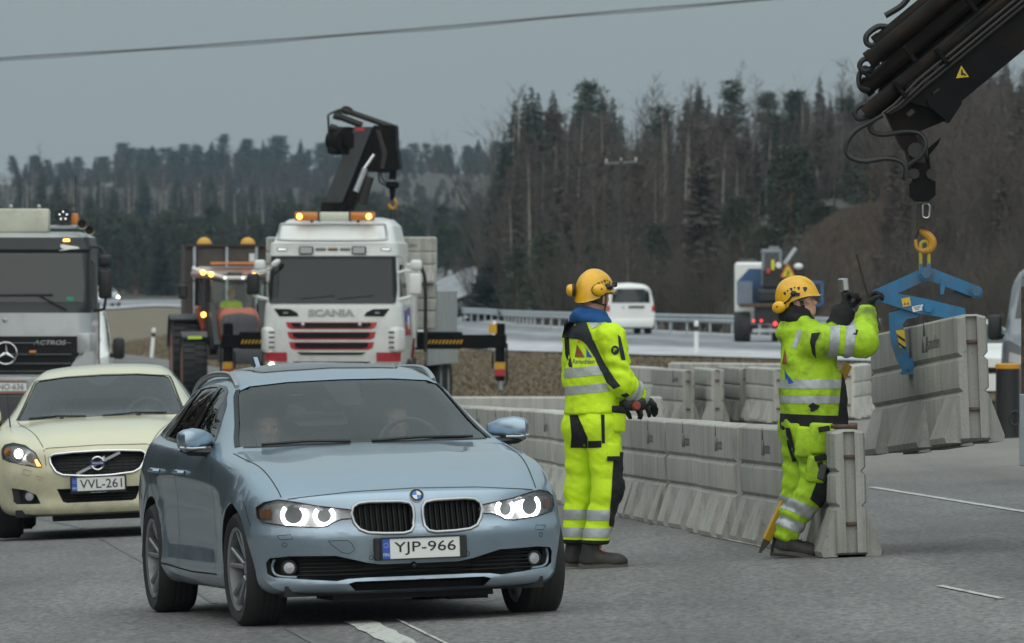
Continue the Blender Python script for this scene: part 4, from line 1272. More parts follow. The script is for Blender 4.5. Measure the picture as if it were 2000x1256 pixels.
def car_loft(st, ys, nose=None, tail=None, K=12, tweak=None, it=2):
 """st: list of (y, [(x,z)...]); returns closed vertex/face lists"""
 y0 = [s[0] for s in st]
 C = np.array([s[1] for s in st], float)           # stations x ctrl x 2
 nc = C.shape[1]
 S = np.zeros((len(ys), nc, 2))
 for j in range(nc):
  for k in range(2):
   S[:, j, k] = pchip(y0, C[:, j, k], ys)
 prof = [chaikin_half(S[i], it) for i in range(len(ys))]
 nj = len(prof[0])
 V, F = [], []
 ring = []
 for i, y in enumerate(ys):
  p = prof[i]
  idx = []
  for j in range(nj):
   idx.append(len(V)); V.append([p[j, 0], y, p[j, 1]])
  for j in range(nj - 2, 0, -1):
   idx.append(len(V)); V.append([-p[j, 0], y, p[j, 1]])
  ring.append(idx)
 n = len(ring[0])
 for i in range(len(ys) - 1):
  for k in range(n):
   k2 = (k + 1) % n
   F.append((ring[i][k], ring[i][k2], ring[i + 1][k2], ring[i + 1][k]))
 for i, flip in ((0, False), (len(ys) - 1, True)):
  p = prof[i]
  d = np.concatenate([[0], np.cumsum(np.hypot(*np.diff(p, axis=0).T))]); f = d / d[-1]
  zc = p[0, 1] + (p[-1, 1] - p[0, 1]) * f
  grid = {}
  for j in range(1, nj - 1):
   for sg in (1, -1):
    for k in range(K + 1):
     if k == 0:
      grid[j, sg, 0] = ring[i][j] if sg > 0 else ring[i][n - j]
     elif k == K:
      if sg > 0:
       grid[j, sg, K] = len(V); V.append([0, ys[i], zc[j]])
      else:
       grid[j, sg, K] = grid[j, 1, K]
     else:
      t = k / K
      grid[j, sg, k] = len(V); V.append([sg * p[j, 0] * (1 - t), ys[i], p[j, 1] * (1 - t) + zc[j] * t])
  for sg in (1, -1):
   for k in range(K):
    for j in range(1, nj - 2):
     q = (grid[j, sg, k], grid[j, sg, k + 1], grid[j + 1, sg, k + 1], grid[j + 1, sg, k])
     F.append(q if (sg > 0) != flip else q[::-1])
    for e, j in ((ring[i][0], 1), (ring[i][nj - 1], nj - 2)):
     q = (e, grid[j, sg, k], grid[j, sg, k + 1])
     F.append(q)
 V = np.array(V)
 if tweak is not None: V = tweak(V)
 L = ys[-1]
 if nose is not None:
  yn, fn = nose
  w = np.clip(1 - V[:, 1] / yn, 0, 1) ** 2
  V[:, 1] += fn(np.abs(V[:, 0]), V[:, 2]) * w
 if tail is not None:
  yn, fn = tail
  w = np.clip(1 - (L - V[:, 1]) / yn, 0, 1) ** 2
  V[:, 1] -= fn(np.abs(V[:, 0]), V[:, 2]) * w
 bm = bmesh.new()
 vs = [bm.verts.new(v) for v in V.tolist()]
 for f in F:
  try: bm.faces.new([vs[i] for i in f])
  except ValueError: pass
 bmesh.ops.remove_doubles(bm, verts=bm.verts, dist=1e-5)
 bmesh.ops.recalc_face_normals(bm, faces=bm.faces)
 bm.verts.index_update()
 V = [v.co.copy() for v in bm.verts]; F = [tuple(v.index for v in f.verts) for f in bm.faces]
 bm.free()
 return V, F
def boolean(o, cutters):
 """subtract meshes (MB, material) from object o"""
 for mb, m in cutters:
  me = mb.mesh('cut')
  bm = bmesh.new(); bm.from_mesh(me); bmesh.ops.recalc_face_normals(bm, faces=bm.faces); bm.to_mesh(me); bm.free()
  c = link('cut', me, None, m)
  md = o.modifiers.new('b', 'BOOLEAN')
  md.operation = 'DIFFERENCE'; md.solver = 'EXACT'; md.object = c; md.material_mode = 'TRANSFER'
  bpy.context.view_layer.update()
  dg = bpy.context.evaluated_depsgraph_get()
  me2 = bpy.data.meshes.new_from_object(o.evaluated_get(dg), depsgraph=dg)
  o.modifiers.clear()
  if len(me2.polygons) < 4000: print('BOOLEAN LOST', o.name, len(mb.f), len(me2.polygons))
  old = o.data; o.data = me2
  bpy.data.meshes.remove(old)
  bpy.data.objects.remove(c)
 smooth_mesh(o.data, 32)
class Skin:
 """rays onto a body shell"""
 def __init__(s, V, F):
  s.t = BVHTree.FromPolygons([tuple(v) for v in V], F)
 def hit(s, u, v, d):
  if d == 'front': o, r = Vector((u, -3, v)), Vector((0, 1, 0))
  elif d == 'rear': o, r = Vector((u, 9, v)), Vector((0, -1, 0))
  elif d == 'left': o, r = Vector((-4, u, v)), Vector((1, 0, 0))
  elif d == 'right': o, r = Vector((4, u, v)), Vector((-1, 0, 0))
  else: o, r = Vector((u, v, 5)), Vector((0, 0, -1))
  h = s.t.ray_cast(o, r)
  if h[0] is None:
   h = s.t.find_nearest(o + r * 3.2)
   return h[0], h[1]
  n = h[1] if h[1].dot(r) < 0 else -h[1]
  return h[0], n
 def patch(s, poly, d, off=0.003, rings=7, along=None, mi=0, mb=None, sub=3):
  P_ = [Vector(p) for p in poly]
  q = []
  for i in range(len(P_)):
   a, b = P_[i], P_[(i + 1) % len(P_)]
   k = max(1, int((b - a).length / 0.05))
   q += [a.lerp(b, t / k) for t in range(k)]
  c = sum(q, Vector((0, 0))) / len(q)
  V, F = [], []
  n = len(q)
  for r in range(rings):
   t = 1 - (r / rings) ** 1.7
   for p in q:
    w = c.lerp(p, t)
    h, nn = s.hit(w.x, w.y, d)
    o = Vector({'front': (0, -1, 0), 'rear': (0, 1, 0), 'left': (-1, 0, 0), 'right': (1, 0, 0), 'top': (0, 0, 1)}[d]) if along else nn
    V.append(h + o * off)
  h, nn = s.hit(c.x, c.y, d)
  o = Vector({'front': (0, -1, 0), 'rear': (0, 1, 0), 'left': (-1, 0, 0), 'right': (1, 0, 0), 'top': (0, 0, 1)}[d]) if along else nn
  V.append(h + o * off)
  for r in range(rings - 1):
   for k in range(n):
    k2 = (k + 1) % n
    F.append((r * n + k, r * n + k2, (r + 1) * n + k2, (r + 1) * n + k))
  for k in range(n):
   F.append(((rings - 1) * n + k, (rings - 1) * n + (k + 1) % n, len(V) - 1))
  dv_ = {'front': Vector((0, -1, 0)), 'rear': Vector((0, 1, 0)), 'left': Vector((-1, 0, 0)), 'right': Vector((1, 0, 0)), 'top': Vector((0, 0, 1))}[d]
  acc = 0.0
  for f in F[::7]:
   acc += (V[f[1]] - V[f[0]]).cross(V[f[2]] - V[f[1]]).dot(dv_)
  if acc < 0: F = [f[::-1] for f in F]
  mb = mb or MB()
  mb.add(V, F, mi)
  return mb
 def line(s, pts, d, w=.006, off=.0018, mb=None, closed=False, step=.03):
  P_ = [Vector(p) for p in pts]
  if closed: P_.append(P_[0])
  q = []
  for i in range(len(P_) - 1):
   k = max(1, int((P_[i + 1] - P_[i]).length / step))
   q += [P_[i].lerp(P_[i + 1], t / k) for t in range(k)]
  q.append(P_[-1])
  H = [s.hit(p.x, p.y, d) for p in q]
  V, F = [], []
  for i, (h, n) in enumerate(H):
   t = H[min(i + 1, len(H) - 1)][0] - H[max(i - 1, 0)][0]
   sd = t.cross(n)
   sd = sd.normalized() * w / 2 if sd.length > 1e-9 else Vector((w / 2, 0, 0))
   V += [h + n * off - sd, h + n * off + sd]
  for i in range(len(H) - 1):
   F.append((2 * i, 2 * i + 1, 2 * i + 3, 2 * i + 2))
  mb = mb or MB(); mb.add(V, F)
  return mb
 def rim(s, poly, d, r, off=0.0, flat=1.0, n=8):
  P_ = [Vector(p) for p in poly]; q = []
  for i in range(len(P_)):
   a, b = P_[i], P_[(i + 1) % len(P_)]
   k = max(1, int((b - a).length / 0.02)); q += [a.lerp(b, t / k) for t in range(k)]
  mb = MB()
  pts = []
  for p in q:
   h, nn = s.hit(p.x, p.y, d); pts.append(h + nn * off)
  mb.tube(pts, r, n, closed=True)
  return mb
def mirror2(poly): return [(-x, z) for x, z in reversed(poly)]
def wheel(parent, x, y, r, w, side, spokes=10, rim_r=.23, steer=0.0, z=None, pm=None):
 """side -1: outer face towards -x"""
 z = r if z is None else z
 M = MT(x, y, z) @ MR(0, 0, steer) @ MR(0, PI / 2 * side, 0)
 mb = MB()
 h = w / 2
 mb.lathe([(rim_r * .98, -h * .8), (rim_r + .012, -h * .96), (r * .90, -h * 1.02), (r - .018, -h * .88), (r - .002, -h * .66), (r, -h * .3), (r, h * .3), (r - .002, h * .66), (r - .018, h * .88), (r * .90, h * 1.02), (rim_r + .012, h * .96), (rim_r * .98, h * .8)], 44, M, closed=True)
 for k in (-.45, -.15, .15, .45):
  mb.lathe([(r + .0005, h * (k - .02)), (r + .0022, h * (k - .12)), (r + .0022, h * (k - .28)), (r + .0005, h * (k - .3))], 44, M, closed=True)
 t = mb.build('wheel', M_RUBBER, parent, 40)
 mb = MB()
 mb.lathe([(rim_r * 1.02, h * .86), (rim_r * 1.0, h * .94), (rim_r * .93, h * .86), (rim_r * .90, h * .3), (rim_r * .88, -h * .8), (rim_r * 1.02, -h * .86)], 40, M, closed=True)
 mb.lathe([(.0, h * .52), (.03, h * .52), (.036, h * .42), (.075, h * .36), (.08, -h * .1), (0, -h * .1)], 20, M)
 ns = spokes // 2
 for k in range(ns):
  for dd in (-.13, .13):
   a = 2 * PI * k / ns + dd
   a2 = 2 * PI * k / ns + dd * 1.75
   mb.bar(M @ Vector((.06 * math.cos(a), .06 * math.sin(a), h * .38)), M @ Vector((rim_r * .95 * math.cos(a2), rim_r * .95 * math.sin(a2), h * .72)), .026, .03, up=M.to_3x3() @ Vector((0, 0, 1)), bev=.006)
 mb.build('rim', M_RIM, t, 30)
 mb = MB(); mb.lathe([(0, -h * .2), (rim_r * .72, -h * .2), (rim_r * .72, -h * .05), (0, -h * .05)], 28, M); mb.build('brake_disc', M_STEELD, t, 30)
 return t
def number_plate(parent, txt, c, rx=0.0, w=.442, h=.118, frame=True, band=True):
 M = MT(*c) @ MR(rx, 0, 0)
 mb = MB(); V, F = bev_box((w, .006, h), .002); mb.add(V, F, 0, M)
 pl = mb.build('number_plate', M_PLATEW, parent)
 mb = MB()
 for a, b in (((-w / 2, -.0045, h / 2), (w / 2, -.0045, h / 2)), ((-w / 2, -.0045, -h / 2), (w / 2, -.0045, -h / 2)), ((-w / 2, -.0045, -h / 2), (-w / 2, -.0045, h / 2)), ((w / 2, -.0045, -h / 2), (w / 2, -.0045, h / 2))):
  mb.bar(M @ Vector(a), M @ Vector(b), .006, .008)
 mb.build('plate_frame', M_PLATEK, pl)
 T = M @ FACE
 x0 = .022 if band else 0
 mb = MB(); add_text(mb, txt, M @ Vector((x0, -.0035, 0)), h * .62, MR(rx, 0, 0) @ FACE, w=w * .78, bold=.004)
 mb.build('plate_number', M_PLATEK, pl)
 if band:
  mb = MB(); V, F = bev_box((.044, .002, h * .94), .0005); mb.add(V, F, 0, M @ MT(-w / 2 + .025, -.004, 0)); bb = mb.build('plate_band', M_PLATEB, pl)
  mb = MB(); add_text(mb, 'FIN', M @ Vector((-w / 2 + .025, -.0055, -h * .27)), h * .15, MR(rx, 0, 0) @ FACE, w=.032)
  for k in range(12):
   a = 2 * PI * k / 12
   q = M @ Vector((-w / 2 + .025 + .012 * math.cos(a), -.006, h * .17 + .012 * math.sin(a)))
   mb.box(q, (.0028, .0005, .0028), (0, .7, 0))
  mb.build('plate_lettering', M_PLATEW, pl)
 return pl
def car_interior(parent, W=.62, seat_y=2.55, dash_y=1.62, dash_z=.93, zf=.35, lhd=True, head=True):
 mb = MB(); mb.box((0, dash_y, dash_z - .06), (W * 2.05, .42, .12), b=.04, seg=3)
 mb.box((.36, dash_y + .10, dash_z + .0), (.34, .25, .07), b=.03, seg=2)
 mb.build('dashboard', M_INT, parent)
 mb = MB()
 c = Vector((.37, dash_y + .38, dash_z - .02)); M = Matrix.Translation(c) @ MR(R(65), 0, 0)
 pts = [M @ Vector((.185 * math.cos(a), .185 * math.sin(a), 0)) for a in np.linspace(0, 2 * PI, 32, endpoint=False)]
 mb.tube(pts, .016, 8, closed=True)
 mb.box(tuple(c), (.14, .06, .14), (R(-25), 0, 0), b=.03)
 for sx_ in (-1, 1): mb.bar(c, M @ Vector((.18 * sx_, 0, 0)), .04, .02)
 mb.build('steering_wheel', M_BLACK, parent)
 for sx_ in (-1, 1):
  mb = MB()
  mb.box((.37 * sx_, seat_y - .22, zf + .14), (.50, .52, .16), b=.05, seg=3)
  mb.box((.37 * sx_, seat_y + .10, zf + .44), (.48, .14, .62), (R(-17), 0, 0), b=.06, seg=3)
  s = mb.build('seat', M_SEAT, parent, 50)
  mb = MB(); mb.box((.37 * sx_, seat_y + .20, zf + .83), (.27, .10, .19), (R(-8), 0, 0), b=.045, seg=3)
  mb.build('headrest', M_SEAT, s, 50)
 mb = MB(); mb.box((0, seat_y + .98, zf + .40), (1.2, .16, .58), (R(-20), 0, 0), b=.05, seg=2); mb.build('rear_seat', M_SEAT, parent)
# ------------------------------------------------------------------ the estate car in front
def build_estate():
 P_ = lambda *a: list(a)
 st = [
  (0.00, [(0, .19), (.66, .19), (.80, .22), (.86, .38), (.875, .55), (.83, .665), (.76, .70), (.62, .715), (.35, .725), (0, .728)]),
  (0.14, [(0, .17), (.70, .17), (.83, .21), (.88, .39), (.89, .58), (.84, .715), (.775, .755), (.64, .775), (.36, .788), (0, .792)]),
  (0.40, [(0, .17), (.74, .17), (.86, .23), (.90, .42), (.905, .63), (.85, .78), (.79, .815), (.66, .835), (.37, .852), (0, .857)]),
  (0.78, [(0, .17), (.76, .17), (.87, .23), (.905, .42), (.908, .67), (.855, .845), (.80, .880), (.69, .892), (.40, .908), (0, .913)]),
  (1.15, [(0, .17), (.76, .17), (.875, .22), (.900, .42), (.903, .70), (.86, .885), (.81, .918), (.72, .928), (.42, .948), (0, .955)]),
  (1.38, [(0, .17), (.76, .17), (.875, .21), (.895, .42), (.900, .72), (.865, .905), (.82, .938), (.745, .955), (.44, .972), (0, .982)]),
  (1.50, [(0, .17), (.76, .17), (.875, .21), (.893, .42), (.898, .73), (.868, .912), (.825, .946), (.755, .975), (.44, 1.018), (0, 1.036)]),
  (1.68, [(0, .17), (.76, .17), (.875, .21), (.892, .42), (.897, .74), (.870, .922), (.825, .955), (.735, 1.025), (.43, 1.100), (0, 1.120)]),
  (1.95, [(0, .17), (.76, .17), (.875, .21), (.892, .42), (.896, .75), (.872, .933), (.825, .966), (.675, 1.155), (.41, 1.218), (0, 1.236)]),
  (2.18, [(0, .17), (.76, .17), (.875, .21), (.892, .42), (.896, .76), (.873, .940), (.823, .973), (.630, 1.265), (.39, 1.315), (0, 1.330)]),
  (2.36, [(0, .17), (.76, .17), (.875, .21), (.892, .42), (.896, .76), (.874, .946), (.820, .978), (.612, 1.335), (.37, 1.372), (0, 1.383)]),
  (2.75, [(0, .17), (.76, .17), (.875, .21), (.892, .42), (.897, .77), (.875, .955), (.818, .988), (.600, 1.372), (.36, 1.415), (0, 1.428)]),
  (3.25, [(0, .17), (.76, .17), (.875, .22), (.892, .42), (.895, .78), (.860, .968), (.798, 1.00), (.575, 1.365), (.35, 1.422), (0, 1.436)]),
  (3.80, [(0, .18), (.76, .18), (.87, .24), (.896, .44), (.892, .80), (.835, .985), (.765, 1.02), (.535, 1.335), (.33, 1.400), (0, 1.412)]),
  (4.15, [(0, .20), (.74, .20), (.85, .27), (.880, .46), (.870, .80), (.805, .985), (.735, 1.03), (.500, 1.285), (.31, 1.355), (0, 1.368)]),
  (4.35, [(0, .22), (.72, .22), (.83, .30), (.86, .48), (.85, .79), (.785, .965), (.72, 1.01), (.49, 1.18), (.30, 1.235), (0, 1.25)]),
  (4.50, [(0, .24), (.70, .24), (.80, .33), (.85, .50), (.855, .76), (.80, .90), (.74, .94), (.55, 1.0), (.33, 1.03), (0, 1.04)]),
  (4.62, [(0, .30), (.66, .30), (.74, .36), (.79, .50), (.79, .66), (.74, .76), (.70, .79), (.52, .82), (.3, .83), (0, .83)]),
 ]
 ys = np.concatenate([np.linspace(0, .5, 22), np.linspace(.53, 1.3, 26), np.linspace(1.33, 2.5, 40), np.linspace(2.55, 4.1, 36), np.linspace(4.14, 4.62, 16)])
 def tweak(V):
  x, y, z = np.abs(V[:, 0]), V[:, 1], V[:, 2]
  on = smoothstep(.95, 1.6, y) * (1 - smoothstep(4.0, 4.4, y))
  k = smoothstep(.80, .74, z + .02 * (3 - y)) * smoothstep(.30, .48, z)
  dx = -.016 * k * on + .010 * np.exp(-((z - .30) / .035) ** 2) * on
  sgn = np.sign(V[:, 0])
  V[:, 0] += sgn * dx * (x > .6)
  for yc in (.776, 3.586):
   d = np.hypot(y - yc, z - .33)
   V[:, 0] += sgn * .014 * np.exp(-((d - .39) / .06) ** 2) * (x > .7) * (z < .8)
  hood = (1 - smoothstep(1.30, 1.42, y)) * smoothstep(.70, .78, z)
  edge = .20 + .24 * np.clip(y, 0, 1.4) / 1.4
  V[:, 2] += hood * .012 * (1 - smoothstep(edge, edge + .07, x)) * smoothstep(.05, .3, y)
  V[:, 2] += hood * .010 * np.exp(-((x - (.63 + .06 * y)) / .05) ** 2)
  return V
 zt = [.0, .17, .20, .24, .30, .40, .50, .525, .545, .62, .70, .74, .78, .9, 1.5]
 yt = [.14, .12, .03, .010, .036, .016, .0, .004, .026, .036, .056, .085, .13, .2, .3]
 nose = (1.0, lambda x, z: .032 * (x / .4) ** 2 * (x < 2) + .26 * (x / .88) ** 5 + pchip(zt, yt, z))
 tail = (.8, lambda x, z: .05 * (x / .4) ** 2 + .18 * (x / .88) ** 4)
 V, F = car_loft(st, ys, nose, tail, K=16, tweak=tweak)
 sk = Skin(V, F)
 root = thing('estate_car', 'light blue metallic estate car with lit halo headlamps in the front lane', 'car')
 M_BLUEP = mat('light blue metallic paint', (0.30, 0.385, 0.465), 0.36, 0.82, coat=1.0, var=.015, scale=400); road_film(M_BLUEP, amt=.55)
 me = bpy.data.meshes.new('body'); me.from_pydata(V, [], F)
 body = link('body', me, root, M_BLUEP)
 # --- openings
 w1, w2 = MB(), MB()
 for yc in (.776, 3.586):
  for s in (-1, 1):
   poly = [(.362 * math.cos(a), .362 * math.sin(a)) for a in np.linspace(0, PI, 40)] + [(-.362, -.4), (.362, -.4)]
   w1.prism([(y + yc, z + .322) for y, z in poly], s * .62, s * 1.1, MYZ)
 KID = [(.024, .60), (.028, .645), (.045, .668), (.10, .677), (.27, .680), (.325, .674), (.355, .655), (.366, .62), (.355, .57), (.328, .53), (.285, .512), (.20, .505), (.09, .503), (.05, .512), (.032, .535)]
 HL = [(.364, .640), (.55, .668), (.66, .693), (.735, .706), (.80, .693), (.838, .665), (.838, .615), (.815, .583), (.70, .562), (.55, .549), (.50, .555), (.465, .576), (.42, .590), (.364, .592)]
 INT = [(-.30, .350), (-.22, .336), (.22, .336), (.30, .350), (.46, .392), (.70, .396), (.790, .386), (.806, .362), (.800, .300), (.77, .280), (.60, .264), (.46, .252), (.40, .262), (.3, .266), (-.3, .266)]
 INT = [(0, .336), (.22, .336), (.30, .350), (.46, .392), (.70, .396), (.790, .386), (.806, .362), (.800, .300), (.77, .280), (.60, .264), (.46, .252), (.40, .262), (.3, .266), (0, .266)]
 LOW = [(-.40, .236), (-.36, .247), (.36, .247), (.40, .236), (.36, .195), (-.36, .195)]
 wk, wh = MB(), MB()
 for p in (KID, mirror2(KID)): wk.prism(p, -.5, .17, MXZ)
 for p in (HL, mirror2(HL)): wh.prism(p, -.5, .52, MXZ)
 full_int = INT[1:-1] + mirror2(INT[1:-1])
 wk.prism(full_int, -.5, .40, MXZ)
 wk.prism(LOW, -.5, .30, MXZ)
 # --- hollow cabin and the window openings
 cst = []
 for y, zb, xb, xr, zr, zt_ in ((1.42, .55, .70, .60, .90, .93), (1.70, .45, .74, .66, 1.00, 1.06), (2.0, .4, .75, .61, 1.14, 1.20), (2.36, .4, .75, .565, 1.29, 1.34), (3.0, .4, .74, .545, 1.325, 1.385), (3.8, .5, .70, .485, 1.29, 1.36), (4.20, .6, .65, .44, 1.20, 1.28), (4.34, .8, .58, .40, 1.10, 1.14)):
  cst.append((y, [(0, zb), (xb, zb), (xb + .03, (zb + .93) / 2), (xb + .02, .90), (xr, zr), (0, zt_)]))
 cV, cF = car_loft(cst, np.linspace(1.42, 4.34, 24), K=4, it=1)
 cab = MB(); cab.add(cV, cF)
 wins = MB()
 WS = [(-.715, .985), (-.35, .990), (0, .992), (.35, .990), (.715, .985), (.66, 1.10), (.595, 1.265), (.575, 1.295), (.52, 1.318), (.3, 1.336), (0, 1.341), (-.3, 1.336), (-.52, 1.318), (-.575, 1.295), (-.595, 1.265), (-.66, 1.10)]
 wins.prism(WS, .2, 2.6, MXZ)
 SW = [[(1.90, .985), (2.02, 1.07), (2.24, 1.215), (2.40, 1.285), (2.52, 1.310), (2.64, 1.320), (2.66, .995)],
   [(2.74, .998), (2.72, 1.322), (3.05, 1.322), (3.35, 1.312), (3.50, 1.302), (3.56, 1.020)],
   [(3.64, 1.025), (3.58, 1.297), (3.85, 1.268), (4.05, 1.215), (4.14, 1.155), (4.10, 1.07), (4.02, 1.045)]]
 w3 = MB()
 for p in SW: w3.prism(p, -1.2, 1.2, MYZ)
 RW = [(-.46, 1.05), (.46, 1.05), (.38, 1.24), (-.38, 1.24)]
 w3.prism(RW, 4.0, 5.2, MXZ)
 boolean(body, [(w1, M_BLACK), (wk, M_BLACK), (wh, M_BLACK), (cab, M_INT), (wins, M_BLACK), (w3, M_BLACK)])
 # --- glass
 sk.patch(WS, 'front', -.004, 9).build('windscreen', M_WINDS, root, 60)
 for p in SW:
  for d in ('left', 'right'):
   g = sk.patch(p, d, -.004, 4).build('side_window', M_SIDEG, root, 60)
 sk.patch(RW, 'rear', -.004, 4).build('rear_window', M_SIDEG, root, 60)
 for p in SW:
  for d in ('left', 'right'): sk.line(p, d, .022, .002, None, closed=True).build('window_trim', M_BLACKG, root)
 for d in ('left', 'right'):
  for q in ([(2.63, 1.325), (2.75, 1.327), (2.77, .998), (2.63, .993)], [(3.47, 1.307), (3.62, 1.30), (3.68, 1.02), (3.52, 1.015)]): sk.patch(q, d, .0015, 3).build('door_pillar', M_BLACKG, root)
 b = MB(); sk.line([(-.728, .985), (-.67, 1.10), (-.603, 1.268), (-.58, 1.30)], 'front', .03, .003, b); sk.line([(.728, .985), (.67, 1.10), (.603, 1.268), (.58, 1.30)], 'front', .03, .003, b)
 sk.line([(-.70, .982), (0, .988), (.70, .982)], 'front', .02, .003, b)
 b.build('windscreen_seal', M_BLACK, root)
 b = MB(); b.add(*(lambda q: (q.v, q.f))(sk.patch([(-.10, 1.33), (.10, 1.33), (.075, 1.22), (.05, 1.205), (-.05, 1.205), (-.075, 1.22)], 'front', -.012, 3))); b.build('sensor_cover', M_BLACK, root)
 b = MB(); b.box((0, 2.12, 1.19), (.25, .03, .075), (R(12), 0, 0), b=.02, seg=2); b.build('inside_mirror', M_BLACK, root)
 # --- shut lines
 b = MB()
 sk.line([(-.69, .708), (-.62, .716), (-.35, .738), (0, .746), (.35, .738), (.62, .716), (.69, .708)], 'front', .007, .002, b)
 for s in (-1, 1):
  sk.line([(s * .715, .25), (s * .72, .36), (s * .735, .60), (s * .755, .95), (s * .77, 1.25), (s * .775, 1.40)], 'top', .006, .0015, b)
 for d in ('left', 'right'):
  sk.line([(1.46, .27), (1.44, .50), (1.50, .75), (1.56, .90)], d, .006, .002, b)
  sk.line([(2.70, .27), (2.70, .98)], d, .006, .002, b)
  sk.line([(3.22, .30), (3.30, .42), (3.44, .62), (3.60, .80), (3.62, 1.0)], d, .006, .002, b)
  sk.line([(1.46, .275), (2.3, .272), (3.22, .30)], d, .010, .002, b)
  sk.line([(.42, .56), (.50, .66), (.56, .70)], d, .005, .002, b)
 b.build('panel_gap', M_GAP, root)
 b = MB(); sk.line([(-.17, .62), (.17, .62), (.33, .62)], 'front', .001, .001, b)
 b = MB()
 sk.line([(-.50, .475), (-.40, .475), (-.375, .455), (-.36, .42), (-.39, .40), (-.43, .41), (-.48, .45)], 'front', .003, .0015, b, closed=True)
 for s in (-1, 1):
  sk.line([(s * .755, .51), (s * .69, .515), (s * .68, .49), (s * .74, .487)], 'front', .003, .0015, b, closed=True)
  for x, z in ((.27, .375), (.72, .46)):
   sk.line([(s * x + .012 * math.cos(a), z + .012 * math.sin(a)) for a in np.linspace(0, 2 * PI, 10, endpoint=False)], 'front', .003, .0015, b, closed=True, step=.01)
 b.build('sensor_outline', M_GAP, root)
 # --- kidney grilles
 for p in (KID, mirror2(KID)):
  g = sk.rim(p, 'front', .010, .002).build('kidney_grille', M_SILVER, root, 60)
  xs = sorted(q[0] for q in p)
  b = MB()
  for k in range(11):
   x = xs[0] + (xs[-1] - xs[0]) * (k + .5) / 11
   zs = [q for q in np.linspace(.50, .69, 60)]
   h, _ = sk.hit(x, .6, 'front'); h2, _ = sk.hit(x, .53, 'front')
   lo = .507 + .03 * max(0, (abs(x) - .28) / .07); hi = .674 - .02 * max(0, (abs(x) - .31) / .05)
   b.bar((x, h2.y + .034, lo), (x, h.y + .034 + .03, hi), .007, .04, up=(0, 1, 0))
  b.build('grille_slat', M_GRILLE, g)
  cx = sum(xs) / len(xs)
  b = MB(); b.box((cx, .15, .59), (.35, .01, .19)); b.build('grille_backing', M_BLACK, g)
 # --- headlamps
 for s in (-1, 1):
  p = HL if s > 0 else mirror2(HL)
  hl = sk.patch(p, 'front', -.055, 5, along=True).build('headlight', M_LAMPDK, root, 60)
  b = MB()
  for (x, z, r) in ((.517, .612, .046), (.672, .620, .056)):
   h, n = sk.hit(s * x, z, 'front')
   c = h + Vector((-s * .012, .026, 0))
   M = Matrix.Translation(c) @ MR(0, 0, s * .42) @ AXY
   pts = [M @ Vector((r * 1.12 * math.cos(a), -r * 1.05 * math.sin(a), -.006)) for a in np.linspace(R(-225), R(45), 28)]
   rb = MB(); rb.tube(pts, .0125, 8); rb.build('halo_ring', M_HALO, hl)
   rb = MB(); rb.lathe([(r * 1.02, -.008), (r * .98, .004), (r * .8, .014), (r * .4, .020), (0, .021)], 24, M); rb.build('reflector', M_LENS, hl)
  b = MB(); sk.line([(s * x, z) for x, z in ((.52, .648), (.66, .672), (.735, .684), (.80, .672), (.815, .655))], 'front', .012, -.012, b); b.build('lamp_brow', M_SILVER, hl)
  q = [(s * x, z) for x, z in ((.765, .655), (.815, .655), (.818, .605), (.775, .60))]
  sk.patch(q if s > 0 else list(reversed(q)), 'front', -.028, 2, along=True).build('corner_reflector', mat('dull amber', (.28, .13, .06), .3) if 'dull amber' not in bpy.data.materials else bpy.data.materials['dull amber'], hl)
  b = MB()
  for z in (.608, .622):
   a, _ = sk.hit(s * .40, z, 'front'); c, _ = sk.hit(s * .455, z, 'front')
   b.bar(a + Vector((0, .03, 0)), c + Vector((0, .03, 0)), .006, .004)
  b.build('lamp_strip', M_SILVER, hl)
  sk.patch(p, 'front', .001, 5).build('lamp_cover', M_CLEAR, hl, 60)
  sk.rim(p, 'front', .004, .0).build('lamp_surround', M_BLACKG, hl)
  h, n = sk.hit(s * .69, .335, 'front')
  M = Matrix.Translation(h + Vector((0, .05, -.005))) @ MR(0, 0, s * .3) @ AXY
  rb = MB(); rb.lathe([(.046, .04), (.044, -.002), (.036, -.004), (.034, .006)], 24, M); fl = rb.build('fog_lamp', M_BLACK, root)
  rb = MB(); rb.lathe([(.034, .004), (.030, -.002), (0, -.006)], 20, M); rb.build('lens', M_LAMPIN, fl)
 b = MB()
 for s in (-1, 1):
  for z in (.285, .306, .327, .348, .369):
   pts = []
   for x in np.linspace(.30, .64 if z > .30 else .70, 8):
    h, n = sk.hit(s * x, z, 'front'); pts.append(h + Vector((0, .035, 0)))
   b.tube(pts, .0065, 6)
 for z in (.285, .305):
  pts = [sk.hit(x, z, 'front')[0] + Vector((0, .04, 0)) for x in np.linspace(-.3, .3, 12)]
  b.tube(pts, .005, 6)
 b.build('intake_slats', M_GRILLE, root)
 b = MB(); sk.patch(full_int[::1], 'front', -.12, 4, along=True, mb=b); b.build('intake_backing', M_BLACK, root)
 b = MB()
 for s in (-1, 1):
  pts = [sk.hit(s * x, z, 'front')[0] + Vector((0, .012, 0)) for x, z in ((.765, .378), (.775, .34), (.765, .30), (.73, .283), (.66, .277))]
  b.tube(catmull(pts, 5), .008, 8)
 b.build('inlet_trim', M_BLUEP, root, 60)
 b = MB(); h, n = sk.hit(-.035, .325, 'front'); b.ball(h + Vector((0, -.004, 0)), .02, 12, 8); b.build('camera_sensor', M_BLACKG, root)
 # --- badge, plate
 h, n = sk.hit(0, .706, 'front')
 M = Matrix.Translation(h + n * .004) @ n.to_track_quat('Z', 'Y').to_matrix().to_4x4()
 b = MB(); b.lathe([(.041, -.01), (.041, .0), (.039, .002), (.037, .0)], 32, M); b.lathe([(.0, .0), (.036, .0)], 32, M @ MT(0, 0, -.001)); bd = b.build('badge', M_BLACK, root, 30)
